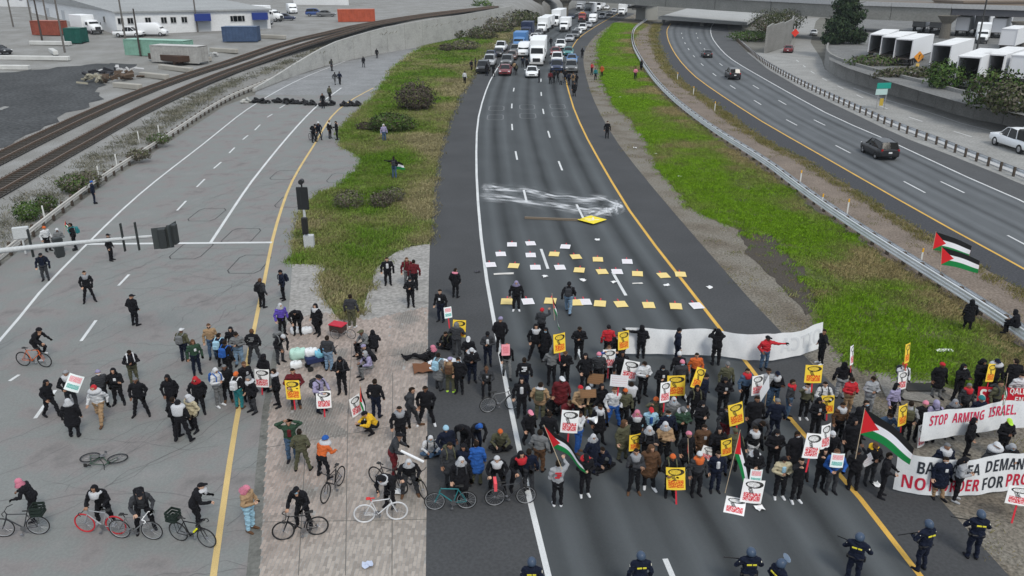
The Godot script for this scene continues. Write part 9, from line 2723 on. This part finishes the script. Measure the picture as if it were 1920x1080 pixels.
func build_small_things() -> void:
	# white powder strewn over the lanes: a thin ragged dusting, thickest along its ridge
	var nz := FastNoiseLite.new()
	nz.seed = 2
	nz.frequency = 0.02
	nz.fractal_octaves = 2
	var im := Image.create(512, 128, false, Image.FORMAT_RGBA8)
	for y in 128:
		for x in 512:
			var v := (y - 64.0) / 64.0 + 0.35 * nz.get_noise_2d(x * 0.5, 900.0)
			var core := exp(-pow(v / 0.1, 2.0)) * clampf(0.5 + 0.9 * nz.get_noise_2d(x * 1.1, y * 1.1), 0.0, 1.0)
			var dust := exp(-pow((v - 0.1) / 0.42, 2.0)) * clampf(0.22 + 0.7 * nz.get_noise_2d(x * 0.6, y * 2.2 + 400.0), 0.0, 1.0)
			im.set_pixel(x, y, Color(0.88, 0.89, 0.9, clampf(core * 0.4 + dust * 0.9, 0.0, 0.7) * smoothstep(0.0, 0.15, 1.0 - absf(y - 64.0) / 64.0) * smoothstep(0.0, 30.0, minf(x, 511 - x))))
	var pm := StandardMaterial3D.new()
	pm.albedo_texture = ImageTexture.create_from_image(im)
	pm.transparency = BaseMaterial3D.TRANSPARENCY_ALPHA
	pm.roughness = 0.95
	var pw := structure("powder")
	tag(pw, "white powder scattered in streaks across the lanes", "powder", "", "stuff")
	var h := 0.041
	for L: Array in [[0, 1, 2, 3, 4, 5], [10, 9, 8, 7, 6, 5], [11, 12, 4, 5]]:
		var st2 := begin()
		st2.set_smooth_group(0)
		for i in L.size() - 1:
			var a := v3(POWDER[L[i]])
			var b := v3(POWDER[L[i + 1]])
			var w := Vector3(0, 0, 2.3)
			var u0 := float(i) / (L.size() - 1)
			var u1 := float(i + 1) / (L.size() - 1)
			var q := [a - w, b - w, b + w, a + w]
			var uv := [Vector2(u0, 0), Vector2(u1, 0), Vector2(u1, 1), Vector2(u0, 1)]
			for k: int in [0, 1, 2, 0, 2, 3]:
				st2.set_uv(uv[k])
				st2.add_vertex(q[k] + Vector3(0, h, 0))
		part("dusting", done(st2), pm, pw)
		h += 0.004
	var st := begin()
	# fallen diamond sign on its timber post
	var f := thing("fallen_sign", "yellow diamond sign lying flat with its wooden post", "sign", v3(FALLEN[0]) + Vector3(0, 0.03, 0))
	var e := v3(FALLEN[1]) - v3(FALLEN[0])
	st = begin()
	var dir := e.normalized()
	box(st, dir * (e.length() * 0.5 + 0.25) + Vector3(0, 0.08, 0), Vector3(e.length() - 0.4, 0.14, 0.14), Basis(dir, Vector3.UP, dir.cross(Vector3.UP)))
	part("timber_post", done(st), surf("timber", [[0.0, Color(0.13, 0.1, 0.075)], [1.0, Color(0.26, 0.21, 0.16)]], 1.0, [], 1.0), f)
	st = begin()
	rbox(st, Vector3(0, 0.14, 0), Vector3(1.45, 0.02, 1.45), 0.008, Basis(Vector3.UP, PI / 4))
	var bd := part("board", done(st), solid(Color(0.78, 0.62, 0.01), 0.5), f)
	st = begin()
	for q: Array in [[-0.25, -0.1, 0.5, 0.1], [0.1, -0.3, 0.12, 0.35], [0.3, 0.05, 0.4, 0.1], [-0.1, 0.2, 0.45, 0.1], [0.05, 0.0, 0.1, 0.4]]: box(st, Vector3(q[0], 0.155, q[1]), Vector3(q[2], 0.006, q[3]))
	part("scrawl", done(st), solid(Color(0.75, 0.72, 0.6), 0.7), bd)
	var labels := ["long pale plank on the road by the white line", "crumpled paper below the second dash", "white scrap below the yellow placards", "white scrap beside the dash among placards", "short pale board on the road", "crumpled sheet near the yellow line", "dark cloth scrap on the shoulder", "white scrap beyond the yellow line", "tiny scrap above the placards", "small white litter on the verge gravel", "second litter piece on the verge gravel", "white litter at the grass edge", "white bag on the grass by the traffic", "white scrap on the bricks", "white crumpled cup before the front row", "pale rag by the yellow line in front", "white sheet lying in the grass near the rail", "pale blue scrap on the bricks"]
	for i in SCRAPS.size():
		var o := thing("litter", labels[i], "litter", v3(SCRAPS[i]) + Vector3(0, 0.04, 0), rng.randf() * 0.6)
		st = begin()
		st.set_smooth_group(-1)
		var s: Vector2 = {0: Vector2(1.2, 0.25), 4: Vector2(0.6, 0.2), 16: Vector2(0.75, 0.3), 12: Vector2(0.6, 0.5)}.get(i, Vector2(0.3, 0.3))
		var G := []
		for y in 4:
			var row := []
			for x in 5: row.append(Vector3((x / 4.0 - 0.5) * s.x + rng.randfn() * 0.02, rng.randf() * 0.09 if i not in [0, 4] else 0.02 + rng.randf() * 0.01, (y / 3.0 - 0.5) * s.y + rng.randfn() * 0.02))
			G.append(row)
		for y in 3:
			for x in 4: quad(st, G[y][x], G[y][x + 1], G[y + 1][x + 1], G[y + 1][x])
		part("sheet", done(st), solid([Color(0.55, 0.53, 0.5), Color(0.72, 0.72, 0.72), Color(0.06, 0.06, 0.07), Color(0.45, 0.5, 0.62)][0 if i in [0, 4] else (2 if i == 6 else (3 if i == 17 else 1))], 0.85), o)
	# bundles across the feeder road
	var bl := ["pale bundle at the guardrail end of the barricade", "dark bundle second from the guardrail", "small dark bundle third in the barricade", "tall tyre bundle fourth in the barricade", "grey bundle before the dashed line", "round dark bundle fifth in the barricade", "wide dark bundle in the barricade", "upright dark bundle in the barricade", "long low bundle on the channel line", "bundle at the feet of the seated person", "bundle just past the seated person", "flat bundle on the yellow line", "last bundle of the barricade on the verge"]
	for i in LUMPS.size():
		var o := thing("debris_bundle", bl[i], "bundle", v3(LUMPS[i]), rng.randf() * 3.0, "bundles laid across the feeder road")
		st = begin()
		lathe(st, [[0.2, -0.12], [0.42, -0.11], [0.46, 0.0], [0.42, 0.11], [0.2, 0.12]], Vector3(0.1, 1, 0.1).normalized(), Vector3(0, 0.16, 0), 12)
		lathe(st, [[0.2, -0.12], [0.4, -0.11], [0.44, 0.0], [0.4, 0.11], [0.2, 0.12]], Vector3(0.6, 0.7, 0.2).normalized(), Vector3(0.35, 0.38, 0.1), 12)
		for k in 4: rbox(st, Vector3(rng.randfn() * 0.5, 0.18 + rng.randf() * 0.2, rng.randfn() * 0.25), Vector3(0.5, 0.3, 0.35), 0.1, Basis(Vector3.UP, rng.randf() * 3.0))
		part("pieces", done(st), solid(Color(0.02, 0.02, 0.022) if i != 0 else Color(0.4, 0.4, 0.38), 0.85), o)
	# wagon and bags of supplies on the pavers
	var W := []
	for p: Array in WAGON: W.append(v3(p))
	var wg := thing("folding_wagon", "blue folding wagon loaded with bags", "wagon", W[0], 0.5)
	st = begin()
	rbox(st, Vector3(0, 0.5, 0), Vector3(0.95, 0.3, 0.5), 0.04)
	part("bed", done(st), solid(Color(0.02, 0.03, 0.09), 0.8), wg)
	st = begin()
	tube(st, Vector3(0.45, 0.45, 0), Vector3(1.0, 0.9, 0), 0.018)
	part("handle", done(st), flat(0.03, 0.5), wg)
	for x: float in [-0.36, 0.36]:
		for z: float in [-0.24, 0.24]:
			st = begin()
			lathe(st, [[0.0, -0.03], [0.13, -0.03], [0.13, 0.03], [0.0, 0.03]], Vector3(0, 0, 1), Vector3(x, 0.13, z), 12)
			part("wheel", done(st), flat(0.02, 0.8), wg)
	var bags := [[W[0] + Vector3(-0.2, 0.62, 0), 0.28, Color(0.7, 0.72, 0.74), "white bag on the wagon"], [W[0] + Vector3(0.22, 0.62, 0.05), 0.25, Color(0.2, 0.5, 0.65), "light blue bag on the wagon"], [W[0] + Vector3(0.45, 0.6, -0.1), 0.24, Color(0.08, 0.14, 0.45), "royal blue bag on the wagon"], [W[1], 0.38, Color(0.45, 0.66, 0.58), "large mint bag on the bricks"], [W[2], 0.26, Color(0.7, 0.72, 0.73), "white tub below the mint bag"], [W[3], 0.24, Color(0.5, 0.68, 0.78), "pale blue bag at the light jeans"], [W[6], 0.26, Color(0.72, 0.74, 0.77), "white box under the bending person"], [W[6] + Vector3(0.55, 0, 0), 0.26, Color(0.7, 0.72, 0.75), "second white box under the bending person"], [W[5] + Vector3(0.7, 0, 0.9), 0.2, Color(0.72, 0.73, 0.74), "white bag beside the sitting grey jacket"]]
	for b: Array in bags:
		var o := thing("bag", b[3], "bag", b[0], 0.3)
		st = begin()
		var r: float = b[1]
		var sh := shell(func(d: Vector3): return Vector3(signf(d.x) * pow(absf(d.x), 0.6) * r * 1.05, r * 0.6 + clampf(d.y, -0.6, 0.5) * r * (1.0 + 0.35 * sin(d.x * 7.0 + d.z * 5.0)), signf(d.z) * pow(absf(d.z), 0.6) * r * (0.7 + 0.1 * sin(d.x * 8.0))), Vector3.ONE, 9)
		part("sack", sh, solid(b[2], 0.8), o)
		path_tube(st, [Vector3(-r * 0.4, r, 0), Vector3(-r * 0.2, r * 1.35, 0), Vector3(r * 0.2, r * 1.35, 0), Vector3(r * 0.4, r, 0)], 0.012, 5)
		part("handle", done(st), solid(b[2] * 0.8, 0.8), o)
	var cg := thing("cargo_trike", "red cargo trike with dark box on the bricks", "cargo trike", W[4], 1.2)
	cg.scale = Vector3.ONE * 0.72
	st = begin()
	rbox(st, Vector3(0, 0.65, -0.2), Vector3(0.7, 0.45, 1.0), 0.05)
	part("cargo_box", done(st), solid(Color(0.06, 0.035, 0.03), 0.8), cg)
	st = begin()
	rbox(st, Vector3(0, 0.93, -0.2), Vector3(0.78, 0.1, 1.08), 0.04)
	part("lid", done(st), solid(Color(0.45, 0.02, 0.04), 0.6), cg)
	st = begin()
	path_tube(st, [Vector3(0, 0.5, 0.3), Vector3(0, 0.4, 0.7), Vector3(0, 0.85, 1.0)], 0.025)
	tube(st, Vector3(-0.3, 0.95, -0.75), Vector3(0.3, 0.95, -0.75), 0.018)
	part("frame", done(st), solid(Color(0.3, 0.3, 0.31), 0.4), cg)
	for q: Vector3 in [Vector3(-0.42, 0.355, -0.2), Vector3(0.42, 0.355, -0.2), Vector3(0, 0.355, 0.8)]:
		var w := Node3D.new()
		w.name = "wheel"
		cg.add_child(w, true)
		w.position = q
		part("tyre", bike_parts.tyre, flat(0.02, 0.8), w)
		part("rim", bike_parts.rim, flat(0.4, 0.4), w)
		part("spokes", bike_parts.spokes, solid(Color(0.4, 0.4, 0.42), 0.3, 0.9), w)
	# held items
	for p in get_children():
		if not p.has_meta("label"): continue
		var l: String = p.get_meta("label")
		if l.contains("speaking into") and l.begins_with("person"):
			var o := thing("megaphone", "white megaphone raised beside the white placard", "megaphone", p.transform * Vector3(0.0, 1.5, 0.3), p.rotation.y)
			st = begin()
			lathe(st, [[0.035, 0.0], [0.05, 0.18], [0.13, 0.36], [0.14, 0.37], [0.03, 0.2]], Vector3(0, 0.15, 1).normalized(), Vector3.ZERO, 16)
			part("horn", done(st), solid(Color(0.78, 0.79, 0.8), 0.4), o)
			part("grip", box_mesh(Vector3(0.035, 0.16, 0.05), Vector3(0, -0.09, 0.06)), solid(Color(0.05, 0.08, 0.3), 0.5), o)
		elif p.get_meta("group", "") == "officers facing the crowd" and not l.contains("visor") and not l.contains("band") and not l.contains("edge line"):
			var o := thing("baton", "black baton held by the officer " + l.get_slice(", ", 3), "baton", p.transform * Vector3(0.0, 1.06, 0.36), p.rotation.y)
			st = begin()
			tube(st, Vector3(-0.28, -0.02, 0.0), Vector3(0.62, 0.03, 0.08), 0.017, 0.015, 8)
			part("shaft", done(st), solid(Color(0.012, 0.012, 0.014), 0.4), o)
	var tb := thing("paper_roll", "white tube held slanting behind the teal bicycle", "paper roll", Vector3(-3.4, 0.95, -24.3))
	st = begin()
	tube(st, Vector3(-0.45, 0.2, 0), Vector3(0.35, -0.15, 0.15), 0.05, 0.05, 12)
	part("tube", done(st), solid(Color(0.75, 0.76, 0.78), 0.8), tb)
	# cloth heap with writing beside the reclining person
	var hp := thing("cloth_heap", "white and brown cloths heaped at the kerb", "cloth", Vector3(-3.0, 0.03, -33.0), 0.2)
	for k in 2:
		st = begin()
		st.set_smooth_group(0)
		var G := []
		for y in 7:
			var row := []
			for x in 9: row.append(Vector3((x / 8.0 - 0.5) * 1.5 + k * -0.7, 0.02 + 0.13 * absf(sin(x * 1.3 + y * 0.9 + k)), (y / 6.0 - 0.5) * 0.9 + k * 0.2))
			G.append(row)
		for y in 6:
			for x in 8: quad(st, G[y][x], G[y][x + 1], G[y + 1][x + 1], G[y + 1][x])
		part("cloth", done(st), solid(Color(0.7, 0.72, 0.75) if k == 0 else Color(0.16, 0.07, 0.035), 0.85), hp)
	# pennant held mid crowd
	var pn := thing("pennant", "plain white pennant beside the yellow line", "flag", Vector3(9.95, 0.75, -28.6), 0.2)
	st = begin()
	st.set_smooth_group(-1)
	quad(st, Vector3(0.12, 1.1, 0), Vector3(0.2, 0.5, 0.02), Vector3(-0.1, -0.1, 0.0), Vector3(-0.22, 0.4, 0.03))
	part("cloth", done(st), solid(Color(0.76, 0.78, 0.82), 0.8), pn)
	st = begin()
	tube(st, Vector3(0.12, -0.6, -0.01), Vector3(0.13, 1.15, -0.01), 0.012, 0.012, 6)
	part("stick", done(st), solid(Color(0.4, 0.3, 0.2), 0.8), pn)
